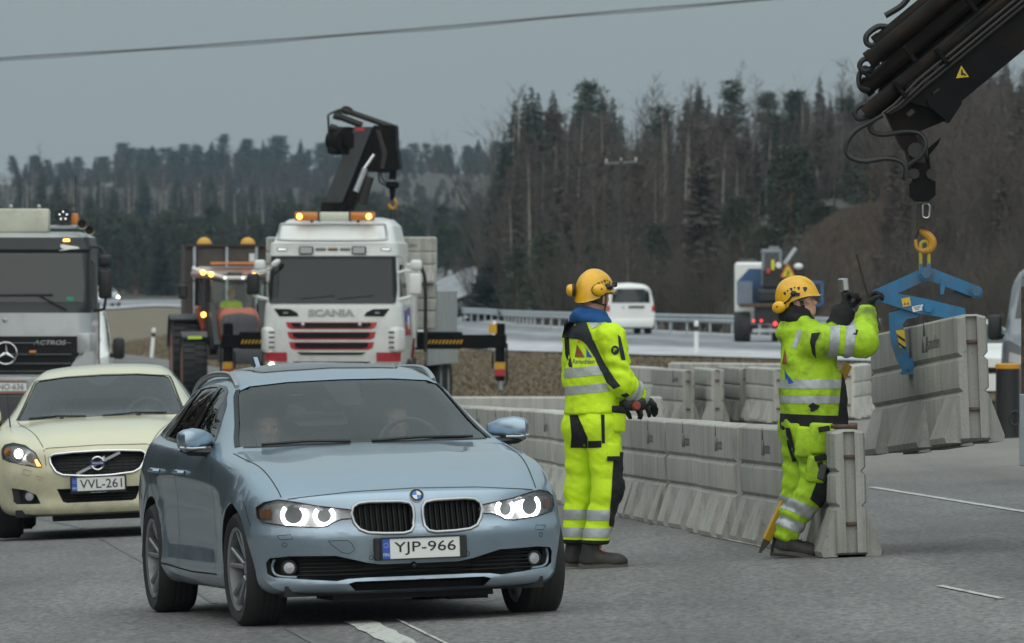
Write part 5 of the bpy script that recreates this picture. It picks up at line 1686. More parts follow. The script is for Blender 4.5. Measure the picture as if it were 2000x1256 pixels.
 b = MB(); b.lathe([(.0375, .0), (.0375, .001), (.041, .0015), (.041, .0)], 32, M, closed=True); b.build('badge_rim', M_SILVER, bd)
 for q, m in ((0, M_PLATEW), (1, bpy.data.materials.new('badge blue'))):
  if q:
   m.use_nodes = True; m.node_tree.nodes['Principled BSDF'].inputs['Base Color'].default_value = (.05, .22, .6, 1)
  b = MB()
  for k in (0, 2):
   a0 = PI / 2 * (k + (0 if q == 0 else 1))
   poly = [(0, 0)] + [(.025 * math.cos(a0 + t), .025 * math.sin(a0 + t)) for t in np.linspace(0, PI / 2, 7)]
   b.prism(poly, .0, .0025, M)
  b.build('badge_quarter', m, bd)
 hy = sk.hit(0, .42, 'front')[0].y
 b = MB(); b.box((0, hy - .006, .42), (.52, .03, .125), b=.006); b.build('plate_holder', M_BLACK, root)
 number_plate(root, 'YJP-966', (0, hy - .026, .42))
 # --- mirrors, handles, rails, sunroof, aerial, wipers
 for s in (-1, 1):
  b = MB()
  prof = [(-.085, .05), (-.06, .085), (.0, .10), (.075, .095), (.10, .07), (.105, .0), (.095, -.045), (.05, -.06), (-.06, -.05), (-.09, .0)]
  V_, F_ = [], []
  secs = [(.80, .45, .10, .0), (.86, .75, .05, .01), (.93, .98, .0, .005), (.985, .92, -.01, 0), (1.012, .6, .01, 0.005)]
  npz = 14
  for (x, k, dy, dz) in secs:
   for j in range(npz):
    a = 2 * PI * j / npz
    yy = .085 * math.cos(a) * (1 if math.cos(a) > 0 else .8); zz = .070 * math.copysign(abs(math.sin(a)) ** .75, math.sin(a))
    V_.append((s * x, 1.84 + dy + yy * k, 1.025 + dz + zz * k))
  for i in range(len(secs) - 1):
   for j in range(npz):
    j2 = (j + 1) % npz
    F_.append((i * npz + j, i * npz + j2, (i + 1) * npz + j2, (i + 1) * npz + j))
  F_ += [tuple(range(npz)), tuple(range((len(secs) - 1) * npz, len(secs) * npz))]
  b.add(V_, F_)
  mi_ = b.build('door_mirror', M_BLUEP, root, 50, fix=True)
  b = MB(); b.tube([(s * .80, 1.86, .955), (s * .86, 1.86, .958), (s * .95, 1.85, .962), (s * 1.0, 1.845, .975)], [.05, .05, .045, .02], 10, flat=.5); b.build('mirror_foot', M_BLACK, mi_)
  b = MB(); b.tube([(s * .87, 1.765, .985), (s * .95, 1.765, .983), (s * 1.01, 1.80, .99)], .007, 6); b.build('indicator', M_LAMPIN, mi_)
  for y in (2.50, 3.38):
   h, n = sk.hit(y, .835, 'left' if s < 0 else 'right')
   b = MB(); b.tube([h + Vector((s * .0, -.10, 0)), h + Vector((s * .028, -.08, .003)), h + Vector((s * .032, 0, .006)), h + Vector((s * .028, .09, .006)), h + Vector((0, .11, .004))], .013, 8); b.build('door_handle', M_BLUEP, root)
  pts = []
  for y in (2.34, 2.42, 2.6, 3.0, 3.4, 3.8, 4.05, 4.14):
   h, n = sk.hit(s * .575 * (1 - .055 * (y - 2.3)), y, 'top')
   lift = .030 if 2.5 < y < 4.0 else (.016 if y in (2.42, 4.05) else -.004)
   pts.append(h + Vector((0, 0, lift)))
  b = MB(); b.tube(catmull(pts, 5), .017, 8); b.build('roof_rail', M_SILVER, root, 60)
  d = 'left' if s < 0 else 'right'
 sk.patch([(-.41, 2.62), (-.38, 2.53), (-.2, 2.50), (.2, 2.50), (.38, 2.53), (.41, 2.62), (.40, 3.3), (-.40, 3.3)], 'top', .003, 6).build('sunroof', M_GLASSK, root, 60)
 b = MB(); sk.line([(-.42, 2.62), (-.39, 2.52), (-.2, 2.49), (.2, 2.49), (.39, 2.52), (.42, 2.62), (.41, 3.31), (-.41, 3.31)], 'top', .008, .003, b, closed=True); b.build('sunroof_seal', M_GAP, root)
 h, n = sk.hit(-.0, 3.95, 'top')
 b = MB(); b.prism([(3.85, 1.40), (3.97, 1.475), (4.0, 1.47), (4.03, 1.40)], -.18, -.155, MYZ); b.build('fin_aerial', M_BLUEP, root)
 for x0, x1 in ((.62, .02), (-.10, -.60)):
  pts = [sk.hit(x, z, 'front')[0] + Vector((0, -.012, .004)) for x, z in ((x0, .995), ((x0 + x1) / 2, 1.002), (x1, .992))]
  b = MB(); b.tube(pts, .009, 6); b.build('wiper', M_BLACK, root)
 # --- underbody and wheels
 b = MB(); b.box((0, 2.25, .20), (1.45, 4.1, .06)); b.box((0, .50, .165), (.9, .5, .05)); b.box((.35, .5, .14), (.22, .12, .05)); b.build('underbody', M_TRAY, root)
 for yc in (.776, 3.586):
  for s in (-1, 1):
   wheel(root, s * .783, yc, .325, .230, s, 10, .232, steer=.05 if yc < 1 else 0, z=.325 - (.020 if s > 0 else .006))
   b = MB(); b.box((s * .60, yc + .05, .46), (.02, .46, .46)); b.build('wheel_well', M_TRAY, root)
 car_interior(root, .62, 2.62, 1.66, .95, .36)
 return root, sk
EST, EST_SK = build_estate()
zE = gzf(-.62, 51.0)
EST.location = (-.488, 49.2, 0)
EST.rotation_euler = (-.009, -.033, R(11.9))
EST.location.z = .205
# ------------------------------------------------------------------ the cream coupe behind
def build_coupe():
 st = [
  (0.00, [(0, .20), (.64, .20), (.78, .24), (.84, .40), (.85, .58), (.80, .68), (.74, .71), (.60, .735), (.34, .75), (0, .755)]),
  (0.14, [(0, .18), (.68, .18), (.81, .22), (.87, .40), (.88, .60), (.83, .73), (.77, .77), (.62, .79), (.35, .805), (0, .81)]),
  (0.40, [(0, .18), (.72, .18), (.84, .23), (.895, .42), (.90, .64), (.85, .80), (.79, .83), (.64, .842), (.36, .862), (0, .868)]),
  (0.85, [(0, .18), (.74, .18), (.86, .23), (.91, .42), (.912, .67), (.86, .855), (.80, .888), (.68, .895), (.38, .922), (0, .930)]),
  (1.25, [(0, .18), (.74, .18), (.865, .22), (.905, .42), (.908, .70), (.86, .895), (.80, .922), (.70, .935), (.42, .955), (0, .962)]),
  (1.42, [(0, .18), (.74, .18), (.865, .21), (.900, .42), (.904, .72), (.862, .91), (.805, .940), (.715, .975), (.43, 1.005), (0, 1.02)]),
  (1.70, [(0, .18), (.74, .18), (.865, .21), (.898, .42), (.902, .74), (.863, .925), (.805, .955), (.680, 1.07), (.42, 1.125), (0, 1.14)]),
  (2.00, [(0, .18), (.74, .18), (.865, .21), (.898, .42), (.902, .75), (.864, .935), (.80, .966), (.635, 1.19), (.40, 1.240), (0, 1.255)]),
  (2.20, [(0, .18), (.74, .18), (.865, .21), (.898, .42), (.902, .76), (.865, .940), (.80, .972), (.605, 1.272), (.38, 1.310), (0, 1.322)]),
  (2.45, [(0, .18), (.74, .18), (.865, .21), (.898, .42), (.902, .76), (.866, .945), (.80, .978), (.580, 1.325), (.36, 1.362), (0, 1.374)]),
  (2.85, [(0, .18), (.74, .18), (.865, .22), (.900, .42), (.905, .77), (.867, .955), (.795, .988), (.565, 1.345), (.35, 1.382), (0, 1.394)]),
  (3.30, [(0, .18), (.74, .18), (.86, .23), (.905, .42), (.908, .78), (.862, .960), (.78, .995), (.555, 1.285), (.34, 1.330), (0, 1.342)]),
  (3.80, [(0, .20), (.73, .20), (.84, .25), (.89, .44), (.89, .78), (.845, .955), (.76, .985), (.57, 1.04), (.33, 1.07), (0, 1.08)]),
  (4.35, [(0, .22), (.70, .22), (.80, .30), (.85, .46), (.85, .74), (.80, .90), (.72, .94), (.54, .95), (.32, .96), (0, .96)]),
  (4.58, [(0, .28), (.62, .28), (.70, .36), (.76, .48), (.76, .66), (.71, .78), (.66, .80), (.50, .82), (.3, .83), (0, .83)]),
 ]
 ys = np.concatenate([np.linspace(0, .5, 20), np.linspace(.53, 1.3, 22), np.linspace(1.33, 2.6, 34), np.linspace(2.65, 4.58, 30)])
 def tweak(V):
  x, y, z = np.abs(V[:, 0]), V[:, 1], V[:, 2]
  sgn = np.sign(V[:, 0])
  for yc in (.90, 3.54):
   d = np.hypot(y - yc, z - .33)
   V[:, 0] += sgn * .012 * np.exp(-((d - .39) / .06) ** 2) * (x > .7) * (z < .8)
  hood = (1 - smoothstep(1.30, 1.42, y)) * smoothstep(.72, .80, z)
  edge = .36 + .10 * np.clip(y, 0, 1.4)
  V[:, 2] += hood * .016 * (1 - smoothstep(edge, edge + .09, x)) * smoothstep(.02, .3, y)
  V[:, 2] += hood * .014 * np.exp(-((x - (.70 + .04 * y)) / .06) ** 2)
  return V
 zt = [.0, .17, .20, .26, .33, .44, .52, .62, .70, .75, .80, .9, 1.5]
 yt = [.15, .13, .05, .02, .03, .01, .0, .03, .06, .09, .14, .2, .3]
 nose = (1.05, lambda x, z: .06 * (x / .4) ** 2 + .27 * (x / .86) ** 4.6 + pchip(zt, yt, z))
 tail = (.8, lambda x, z: .05 * (x / .4) ** 2 + .18 * (x / .88) ** 4)
 V, F = car_loft(st, ys, nose, tail, K=14, tweak=tweak)
 sk = Skin(V, F)
 root = thing('coupe_car', 'cream coupe with chrome mesh grille following the blue estate', 'car')
 M_CREAM = mat('cream paint', (0.66, 0.62, 0.42), 0.3, coat=0.8, var=.02, scale=5); road_film(M_CREAM, amt=.7)
 me = bpy.data.meshes.new('body'); me.from_pydata(V, [], F)
 body = link('body', me, root, M_CREAM)
 GR = [(-.395, .665), (-.36, .688), (-.2, .700), (0, .704), (.2, .700), (.36, .688), (.395, .665), (.385, .61), (.345, .545), (.29, .518), (.1, .503), (0, .502), (-.1, .503), (-.29, .518), (-.345, .545), (-.385, .61)]
 HL = [(.803, .700), (.800, .745), (.775, .778), (.700, .792), (.60, .770), (.515, .710), (.470, .620), (.462, .590), (.50, .590), (.600, .612), (.740, .645), (.795, .668)]
 LG = [(-.345, .405), (-.30, .300), (-.27, .288), (.27, .288), (.30, .300), (.345, .405)]
 FI = [(.765, .430), (.61, .405), (.52, .365), (.485, .295), (.50, .288), (.69, .290), (.72, .315)]
 w1, wk, wh = MB(), MB(), MB()
 for yc in (.90, 3.54):
  for s in (-1, 1):
   poly = [(.362 * math.cos(a), .362 * math.sin(a)) for a in np.linspace(0, PI, 36)] + [(-.362, -.4), (.362, -.4)]
   w1.prism([(y + yc, z + .322) for y, z in poly], s * .62, s * 1.1, MYZ)
 wk.prism(GR, -.5, .25, MXZ); wk.prism(LG, -.5, .25, MXZ)
 for p in (FI, mirror2(FI)): wk.prism(p, -.5, .34, MXZ)
 for p in (HL, mirror2(HL)): wh.prism(p, -.5, .54, MXZ)
 cst = []
 for y, zb, xb, xr, zr, zt_ in ((1.42, .55, .68, .58, .90, .93), (1.70, .45, .72, .62, 1.00, 1.07), (2.0, .4, .73, .58, 1.14, 1.20), (2.4, .4, .73, .535, 1.28, 1.325), (2.9, .4, .72, .515, 1.30, 1.35), (3.3, .5, .70, .50, 1.23, 1.29), (3.62, .7, .62, .45, 1.08, 1.11)):
  cst.append((y, [(0, zb), (xb, zb), (xb + .03, (zb + .93) / 2), (xb + .02, .90), (xr, zr), (0, zt_)]))
 cV, cF = car_loft(cst, np.linspace(1.42, 3.62, 20), K=4, it=1)
 cab = MB(); cab.add(cV, cF)
 WS = [(-.690, .965), (-.35, .975), (0, .978), (.35, .975), (.690, .965), (.635, 1.09), (.575, 1.235), (.56, 1.262), (.52, 1.280), (.3, 1.300), (0, 1.306), (-.3, 1.300), (-.52, 1.280), (-.56, 1.262), (-.575, 1.235), (-.635, 1.09)]
 wins = MB(); wins.prism(WS, .2, 2.6, MXZ)
 SW = [[(1.95, .985), (2.25, 1.19), (2.45, 1.275), (2.75, 1.305), (2.80, .998)], [(2.86, 1.0), (2.82, 1.305), (3.1, 1.285), (3.35, 1.20), (3.45, 1.02)]]
 w3 = MB()
 for p in SW: w3.prism(p, -1.2, 1.2, MYZ)
 RW = [(-.46, 1.10), (.46, 1.10), (.42, 1.27), (-.42, 1.27)]
 w3.prism(RW, 3.47, 5.2, MXZ)
 boolean(body, [(w1, M_BLACK), (wk, M_BLACK), (wh, M_BLACK), (cab, M_INT), (wins, M_BLACK), (w3, M_BLACK)])
 sk.patch(WS, 'front', -.004, 9).build('windscreen', M_WINDS, root, 60)
 for p in SW:
  for d in ('left', 'right'): sk.patch(p, d, -.004, 4).build('side_window', M_SIDEG, root, 60)
 sk.patch(RW, 'rear', -.004, 4).build('rear_window', M_SIDEG, root, 60)
 for p in SW:
  for d in ('left', 'right'): sk.line(p, d, .02, .002, None, closed=True).build('window_trim', M_BLACKG, root)
 b = MB()
 for s in (-1, 1): sk.line([(s * .70, .962), (s * .645, 1.09), (s * .585, 1.24), (s * .565, 1.272)], 'front', .022, .003, b)
 sk.line([(-.69, .962), (0, .974), (.69, .962)], 'front', .022, .003, b)
 sk.line([(-.56, 1.276), (-.3, 1.302), (0, 1.309), (.3, 1.302), (.56, 1.276)], 'front', .012, .003, b)
 b.build('windscreen_seal', M_BLACK, root)
 sk.patch([(-.14, 1.296), (.14, 1.296), (.08, 1.245), (.03, 1.228), (-.03, 1.228), (-.08, 1.245)], 'front', -.012, 3).build('sensor_cover', M_BLACK, root)
 b = MB(); b.box((0, 2.05, 1.165), (.25, .03, .07), (R(12), 0, 0), b=.02, seg=2); b.build('inside_mirror', M_BLACK, root)
 b = MB()
 sk.line([(-.43, .735), (-.40, .742), (0, .752), (.40, .742), (.43, .735)], 'front', .006, .002, b)
 for s in (-1, 1):
  sk.line([(s * .425, .10), (s * .44, .16), (s * .50, .42), (s * .60, .85), (s * .695, 1.32)], 'top', .006, .0015, b)
 sk.line([(-.55, 2.62), (0, 2.64), (.55, 2.62)], 'top', .006, .002, b)
 for d in ('left', 'right'):
  sk.line([(1.50, .27), (1.46, .5), (1.52, .75), (1.58, .9)], d, .006, .002, b); sk.line([(2.85, .3), (2.88, .98)], d, .006, .002, b)
 for s in (-1, 1):
  sk.line([(s * .615, .575), (s * .55, .560), (s * .565, .522), (s * .62, .535)], 'front', .003, .0015, b, closed=True)
  sk.line([(s * .51, .518), (s * .465, .505), (s * .47, .482), (s * .50, .488)], 'front', .003, .0015, b)
 b.build('panel_gap', M_GAP, root)
 g = sk.rim(GR, 'front', .012, .002).build('radiator_grille', M_CHROME, root, 60)
 sk.patch(GR, 'front', -.07, 4, along=True).build('grille_backing', M_BLACK, g)
 def inside(x, z):
  n = 0; P_ = GR
  for i in range(len(P_)):
   a, c = P_[i], P_[(i + 1) % len(P_)]
   if (a[1] > z) != (c[1] > z) and x < (c[0] - a[0]) * (z - a[1]) / (c[1] - a[1]) + a[0]: n += 1
  return n % 2
 b = MB()
 for z in np.linspace(.525, .68, 7):
  xs = [x for x in np.linspace(-.39, .39, 40) if inside(x, z)]
  b.tube([sk.hit(x, z, 'front')[0] + Vector((0, .03, 0)) for x in xs], .005, 5)
 for x in np.linspace(-.33, .33, 12):
  zs = [z for z in np.linspace(.50, .70, 30) if inside(x, z)]
  b.tube([sk.hit(x, z, 'front')[0] + Vector((0, .034, 0)) for z in (zs[0], zs[len(zs) // 2], zs[-1])], .004, 5)
 b.build('grille_mesh', M_GRILLE, g)
 b = MB()
 p0 = sk.hit(-.175, .523, 'front')[0]; p1 = sk.hit(.185, .684, 'front')[0]
 b.bar(p0 + Vector((0, .0, 0)), p1 + Vector((0, .0, 0)), .012, .022, up=(0, 0, 1)); b.build('grille_bar', M_SILVER, g)
 c = sk.hit(0, .603, 'front')[0] + Vector((0, -.012, 0))
 b = MB(); b.tube([c + Vector((.052 * math.cos(a), 0, .052 * math.sin(a))) for a in np.linspace(0, 2 * PI, 28, endpoint=False)], .009, 8, closed=True)
 b.prism([(.03, .045), (.060, .062), (.062, .030)], -.006, .006, Matrix.Translation(c) @ MXZ); rb = b.build('ring_badge', M_CHROME, g)
 b = MB(); b.box(c + Vector((0, -.008, .002)), (.118, .008, .032), b=.002); b.build('badge_plate', mat('badge navy', (.015, .03, .16), .3), rb)
 b = MB(); add_text(b, 'VOLVO', c + Vector((0, -.0135, .002)), .016, None, w=.092, bold=.02); b.build('badge_lettering', M_PLATEW, rb)
 for s in (-1, 1):
  p = HL if s > 0 else mirror2(HL)
  hl = sk.patch(p, 'front', -.05, 5, along=True).build('headlight', M_LAMPIN, root, 60)
  for x, z, r, lit in ((.648, .705, .048, True), (.555, .668, .036, False), (.745, .722, .030, False)):
   h, n = sk.hit(s * x, z, 'front'); M = Matrix.Translation(h + Vector((0, .03, 0))) @ MR(0, 0, s * .3) @ AXY
   rb = MB(); rb.lathe([(r, -.014), (r * .92, .01), (r * .5, .03), (0, .034)], 22, M); rb.build('reflector', M_LAMPIN if x < .7 else M_AMBER, hl)
   if lit:
    rb = MB(); rb.ball(tuple(M @ Vector((0, 0, -.006))), r * .84, 16, 10, sc=(1, .6, 1)); rb.build('lamp_bulb', M_BEAM, hl)
  q = [(s * x, z) for x, z in ((.475, .602), (.505, .655), (.520, .650), (.50, .60))]
  sk.patch(q if s > 0 else q[::-1], 'front', -.01, 2, along=True).build('side_marker', M_AMBERL, hl)
  sk.patch(p, 'front', .001, 5).build('lamp_cover', M_CLEAR, hl, 60)
  sk.rim(p, 'front', .005, .0).build('lamp_surround', M_BLACKG, hl)
  sk.patch(FI if s > 0 else mirror2(FI), 'front', -.07, 3, along=True).build('fog_inlet', M_BLACK, root)
  h, n = sk.hit(s * .58, .352, 'front'); M = Matrix.Translation(h + Vector((0, .035, 0))) @ MR(0, 0, s * .2) @ AXY
  rb = MB(); rb.lathe([(.050, .05), (.048, -.002), (.041, -.004), (.038, .008)], 22, M); fl = rb.build('fog_lamp', M_BLACK, root)
  rb = MB(); rb.lathe([(.039, .006), (.034, .0), (0, -.004)], 20, M); rb.build('lens', M_LAMPIN, fl)
  b = MB(); b.box((s * .965, 1.86, 1.00), (.22, .15, .15), (0, 0, s * -.15), b=.055, seg=3); mm_ = b.build('door_mirror', M_CREAM, root, 50)
  b = MB(); b.tube([(s * .80, 1.86, .94), (s * .88, 1.86, .935), (s * .98, 1.86, .93)], [.05, .045, .03], 8, flat=.5); b.build('mirror_foot', M_BLACK, mm_)
  b = MB(); q = sk.hit(s * .32, 1.20, 'top')[0]; b.box(q + Vector((0, 0, .006)), (.035, .03, .018), b=.006); b.build('washer_jet', M_BLACK, root)
 b = MB()
 for z in np.linspace(.305, .39, 5):
  b.tube([sk.hit(x, z, 'front')[0] + Vector((0, .03, 0)) for x in np.linspace(-.30, .30, 14)], .006, 5)
 b.build('intake_slats', M_GRILLE, root)
 sk.patch(LG, 'front', -.08, 3, along=True).build('intake_backing', M_BLACK, root)
 hy = sk.hit(0, .44, 'front')[0].y
 pl = number_plate(root, 'VVL-261', (0, hy - .02, .438))
 b = MB(); b.box((0, hy - .004, .43), (.46, .03, .14), b=.004); b.build('plate_holder', M_BLACK, root)
 b = MB(); add_text(b, 'riata-jouppi.com', (0, hy - .021, .367), .010, None, w=.13); b.build('plate_lettering', M_PLATEW, pl)
 for x0, x1 in ((.55, .02), (-.12, -.60)):
  pts = [sk.hit(x, z, 'front')[0] + Vector((0, -.012, .004)) for x, z in ((x0, .975), ((x0 + x1) / 2, .985), (x1, .972))]
  b = MB(); b.tube(pts, .009, 6); b.build('wiper', M_BLACK, root)
 b = MB(); b.tube([(-.74, .98, .88), (-.765, 1.10, 1.19)], [.008, .003], 6); b.build('aerial', M_BLACK, root)
 b = MB(); b.box((0, 2.25, .21), (1.4, 4.0, .06)); b.box((0, .42, .16), (.8, .3, .05), b=.01); b.build('underbody', M_TRAY, root)
 for yc in (.90, 3.54):
  for s in (-1, 1):
   wheel(root, s * .79, yc, .325, .235, s, 10, .222)
   b = MB(); b.box((s * .60, yc + .05, .46), (.02, .46, .46)); b.build('wheel_well', M_TRAY, root)
 car_interior(root, .60, 2.62, 1.68, .94, .35)
 return root, sk
COU, COU_SK = build_coupe()
COU.location = (-3.374, 73.5, -.015)
COU.rotation_euler = (0, -.044, R(.8))
# ------------------------------------------------------------------ lorries, tractor, vans
def ring_loft(levels, n=8, cap=True):
 """levels: (z, half_width, y_front, y_back, corner radius, front bow)"""
 V, F = [], []
 m = None
 for z, hw, yf, yb, r, bow in levels:
  pts = rrect(2 * hw, yb - yf, min(r, hw * .9), n, 0, (yf + yb) / 2)
  q = []
  k0 = [i for i, p in enumerate(pts)]
  for i, p in enumerate(pts):
   q.append(p)
   a, b = p, pts[(i + 1) % len(pts)]
   if abs(a[1] - b[1]) < 1e-6 and a[1] < (yf + yb) / 2 and abs(a[0] - b[0]) > .05:
    for t in np.linspace(0, 1, 9)[1:-1]: q.append((a[0] + (b[0] - a[0]) * t, a[1]))
   elif abs(a[0] - b[0]) < 1e-6:
    for t in np.linspace(0, 1, 7)[1:-1]: q.append((a[0], a[1] + (b[1] - a[1]) * t))
  m = len(q)
  V += [(x, y + bow * (x / hw) ** 2 * (1 - (y - yf) / (yb - yf)), z) for x, y in q]
 for i in range(len(levels) - 1):
  for k in range(m):
   k2 = (k + 1) % m
   F.append((i * m + k, i * m + k2, (i + 1) * m + k2, (i + 1) * m + k))
 if cap:
  F.append(tuple(range(m - 1, -1, -1))); F.append(tuple((len(levels) - 1) * m + k for k in range(m)))
 return [Vector(v) for v in V], F
def refine(levels, step=.07):
 out = []
 for a, b in zip(levels[:-1], levels[1:]):
  k = max(1, int(abs(b[0] - a[0]) / step))
  for t in range(k): out.append(tuple(a[i] + (b[i] - a[i]) * t / k for i in range(6)))
 out.append(levels[-1])
 return out
def lorry_wheel(parent, x, y, r, w, rimcol, name='wheel', dual=False, z=None, tread=0, ro=1.0):
 mb = MB(); M = MT(x, y, r if z is None else z) @ AXX; h = w / 2; q = r * .58
 mb.lathe([(q, -h * .7), (r * .8, -h), (r * .95, -h * .92), (r, -h * .7), (r, h * .7), (r * .95, h * .92), (r * .8, h), (q, h * .7)], 32, M, closed=True)
 for k in range(tread):
  a = 2 * PI * k / tread
  for s in (-1, 1):
   c = Vector((s * w * .22, math.sin(a + s * .06) * (r + .012), math.cos(a + s * .06) * (r + .012)))
   mb.box(Vector((x, y, r if z is None else z)) + c, (w * .46, .05, .028), (-(a + s * .06), 0, 0))
 t = mb.build(name, M_RUBBER, parent, 40)
 mb = MB()
 for s in (-1, 1):
  mb.lathe([(q * (1.02 if ro == 1 else 1.25), s * h * .72 * ro), (q * .92 * ro, s * h * .6 * ro), (q * .8, s * h * .25), (q * .35, s * h * .3), (q * .3, s * h * .6), (.001, s * h * .6)], 24, M)
 mb.build('rim', rimcol, t, 30)
 return t
M_LWHITE = mat('lorry white', (0.72, 0.73, 0.70), 0.35, coat=.5, dirt=(.42, .41, .38), damt=.5, dscale=1.6)
M_SILVERP = mat('silver grey lorry paint', (0.46, 0.48, 0.48), 0.35, 0.25, coat=.5, dirt=(.25, .24, .22), damt=.5, dscale=1.6)
road_film(M_LWHITE, z0=.6, z1=1.9, amt=.45); road_film(M_SILVERP, z0=.6, z1=1.9, amt=.5)
M_TINT = glass('lorry windscreen', (0.2, 0.24, 0.23), 1.5, opaque=0.55, body=(0.012, 0.016, 0.016))
M_ORANGE = mat('tractor orange', (0.36, 0.066, 0.024), 0.4, coat=.3, dirt=(.2, .1, .06), damt=.5, dscale=3)
M_DGREY = mat('dark grey plastic', (0.055, 0.058, 0.062), 0.6, var=.1, dirt=(.12, .11, .1), damt=.4)
M_LEDW = mat('lit white lamp', (1, 1, 1), .3, emit=1.0, ecol=(.95, .98, 1))
def big_mirror(parent, x, z0, z1, w, y, m, name='mirror', d=.12):
 mb = MB(); mb.box((x, y, (z0 + z1) / 2), (w, d, z1 - z0), b=min(.05, w * .3), seg=3); return mb.build(name, m, parent, 50)
# ---- white lorry with crane
SA = -R(5.5)
sc = thing('crane_lorry', 'white lorry with red-edged grille, amber light bar and folded black crane', 'lorry', (-3.096, 153.5, -.27), SA)
lev = refine([(.42, 1.10, .12, 2.2, .22, .06), (.95, 1.18, .05, 2.2, .25, .07), (1.12, 1.20, .02, 2.2, .26, .08), (1.55, 1.20, .0, 2.2, .26, .08), (1.93, 1.18, .02, 2.2, .26, .08),
    (2.00, 1.13, .06, 2.2, .20, .07), (2.74, 1.085, .22, 2.2, .18, .06), (2.77, 1.11, .15, 2.2, .18, .06), (2.98, 1.10, .18, 2.2, .18, .06), (3.01, 1.05, .28, 2.2, .2, .06), (3.28, .99, .52, 2.2, .24, .06), (3.39, .88, .80, 2.15, .3, .05), (3.43, .70, 1.0, 2.1, .3, .03)])
V, F = ring_loft(lev)
SSK = Skin(V, F)
mb = MB(); mb.add(V, F); cab = mb.build('cab', M_LWHITE, sc, 32, fix=True)
WSs = [(-1.06, 1.965), (1.06, 1.965), (1.075, 2.2), (1.04, 2.735), (-1.04, 2.735), (-1.075, 2.2)]
SSK.patch(WSs, 'front', .025, 10).build('windscreen', M_TINT, sc, 60)
mb = MB(); SSK.line(WSs, 'front', .05, .028, mb, closed=True); mb.build('windscreen_seal', M_BLACK, sc)
SSK.patch([(.50, 2.05), (1.55, 2.05), (1.50, 2.60), (.75, 2.62)], 'right', .004, 3).build('side_window', M_TINT, sc); SSK.patch([(.50, 2.05), (1.55, 2.05), (1.50, 2.60), (.75, 2.62)], 'left', .004, 3).build('side_window', M_TINT, sc)
for z0, z1, w in ((1.51, 1.63, .79), (1.33, 1.465, .765), (1.155, 1.29, .735)):
 SSK.patch([(-w, z1), (w, z1), (w - .03, z0 + .03), (w - .10, z0), (-w + .10, z0), (-w + .03, z0 + .03)], 'front', .006, 4).build('grille_surround', M_RED, sc)
 SSK.patch([(-w + .10, z1 - .012), (w - .10, z1 - .012), (w - .11, z0 + .05), (w - .19, z0 + .025), (-w + .19, z0 + .025), (-w + .11, z0 + .05)], 'front', .012, 4).build('grille_slot', M_GRILLE, sc)
for s in (-1, 1):
 h, n = SSK.hit(s * .49, 1.585, 'front'); mb = MB(); mb.ball(h + Vector((0, -.01, 0)), .04, 10, 6); mb.build('grille_emblem', M_SILVER, sc)
 q = [(s * .60, 1.87), (s * .66, 1.74), (s * .93, 1.73), (s * .90, 1.80), (s * .80, 1.86)]
 q = [(s * .56, 1.73), (s * .90, 1.725), (s * 1.0, 1.86), (s * .72, 1.855), (s * .60, 1.80)]
 SSK.patch(q, 'front', .006, 3).build('vent', M_GRILLE, sc)
 h, n = SSK.hit(s * .79, 1.79, 'front'); MB().box(h + Vector((0, -.02, 0)), (.08, .02, .03)).build('marker_lamp', M_SILVER, sc)
 mb = MB(); mb.box((s * 1.10, .20, 1.33), (.22, .34, .44), (0, 0, -s * .35), b=.07, seg=3); mb.build('corner_deflector', M_LWHITE, sc, 50)
 for k in range(4): MB().box((s * 1.035, .045, 1.20 + .085 * k), (.10, .02, .03), (0, 0, -s * .35)).build('louvre', M_DGREY, sc)
 SSK.patch([(s * .77, 1.115), (s * 1.17, 1.115), (s * 1.16, .955), (s * .77, .955)], 'front', .012, 3).build('bumper_corner', M_RED, sc)
 SSK.patch([(s * .72, .93), (s * 1.13, .93), (s * 1.10, .74), (s * .76, .74)], 'front', .012, 3).build('headlight', M_LAMPIN, sc)
 h, n = SSK.hit(s * 1.05, .88, 'front'); MB().ball(h + Vector((0, -.02, 0)), .05 if s < 0 else .03, 12, 8).build('lit_lamp' if s < 0 else 'lamp', M_BEAM if s < 0 else M_LAMPIN, sc)
 SSK.patch([(1.7, 1.0), (2.18, 1.0), (2.18, 1.32), (1.95, 1.36), (1.75, 1.2)], 'right' if s > 0 else 'left', .03, 3).build('wheel_arch', M_RED, sc)
for z0, z1, w in ((1.07, 1.115, .6), (.91, .955, .68), (.60, .85, .55)):
 SSK.patch([(-w, z1), (w, z1), (w - .08, z0), (-w + .08, z0)], 'front', .012, 3).build('bumper_slot', M_GRILLE, sc)
h, n = SSK.hit(0, 1.79, 'front')
mb = MB(); add_text(mb, 'SCANIA', (0, h.y - .012, 1.79), .125, None, w=.80, bold=.05); mb.build('name_lettering', mat('dull chrome letters', (.42, .43, .43), .4, .5), sc)
for u, m in ((-.87, M_LEDW), (.92, M_LEDW), (-.20, M_LAMPIN), (.01, M_AMBER), (.22, M_LAMPIN)):
 h, n = SSK.hit(u, 2.88, 'front')
 f = MB().box(h + Vector((0, -.01, 0)), (.17, .02, .045), b=.004).build('light_strip', M_BLACK, sc)
 mb = MB()
 for k in range(4): mb.ball(h + Vector((-.055 + .037 * k, -.022, 0)), .014, 8, 5)
 mb.build('led', m, f)
for u in (-.45, .46):
 h, n = SSK.hit(u, 2.86, 'front')
 f = MB().box(h + Vector((0, -.02, 0)), (.25, .06, .14), b=.02).build('spot_lamp', M_BLACK, sc)
 MB().box(h + Vector((0, -.052, 0)), (.21, .01, .105), b=.004).build('lens', M_LAMPIN, f)
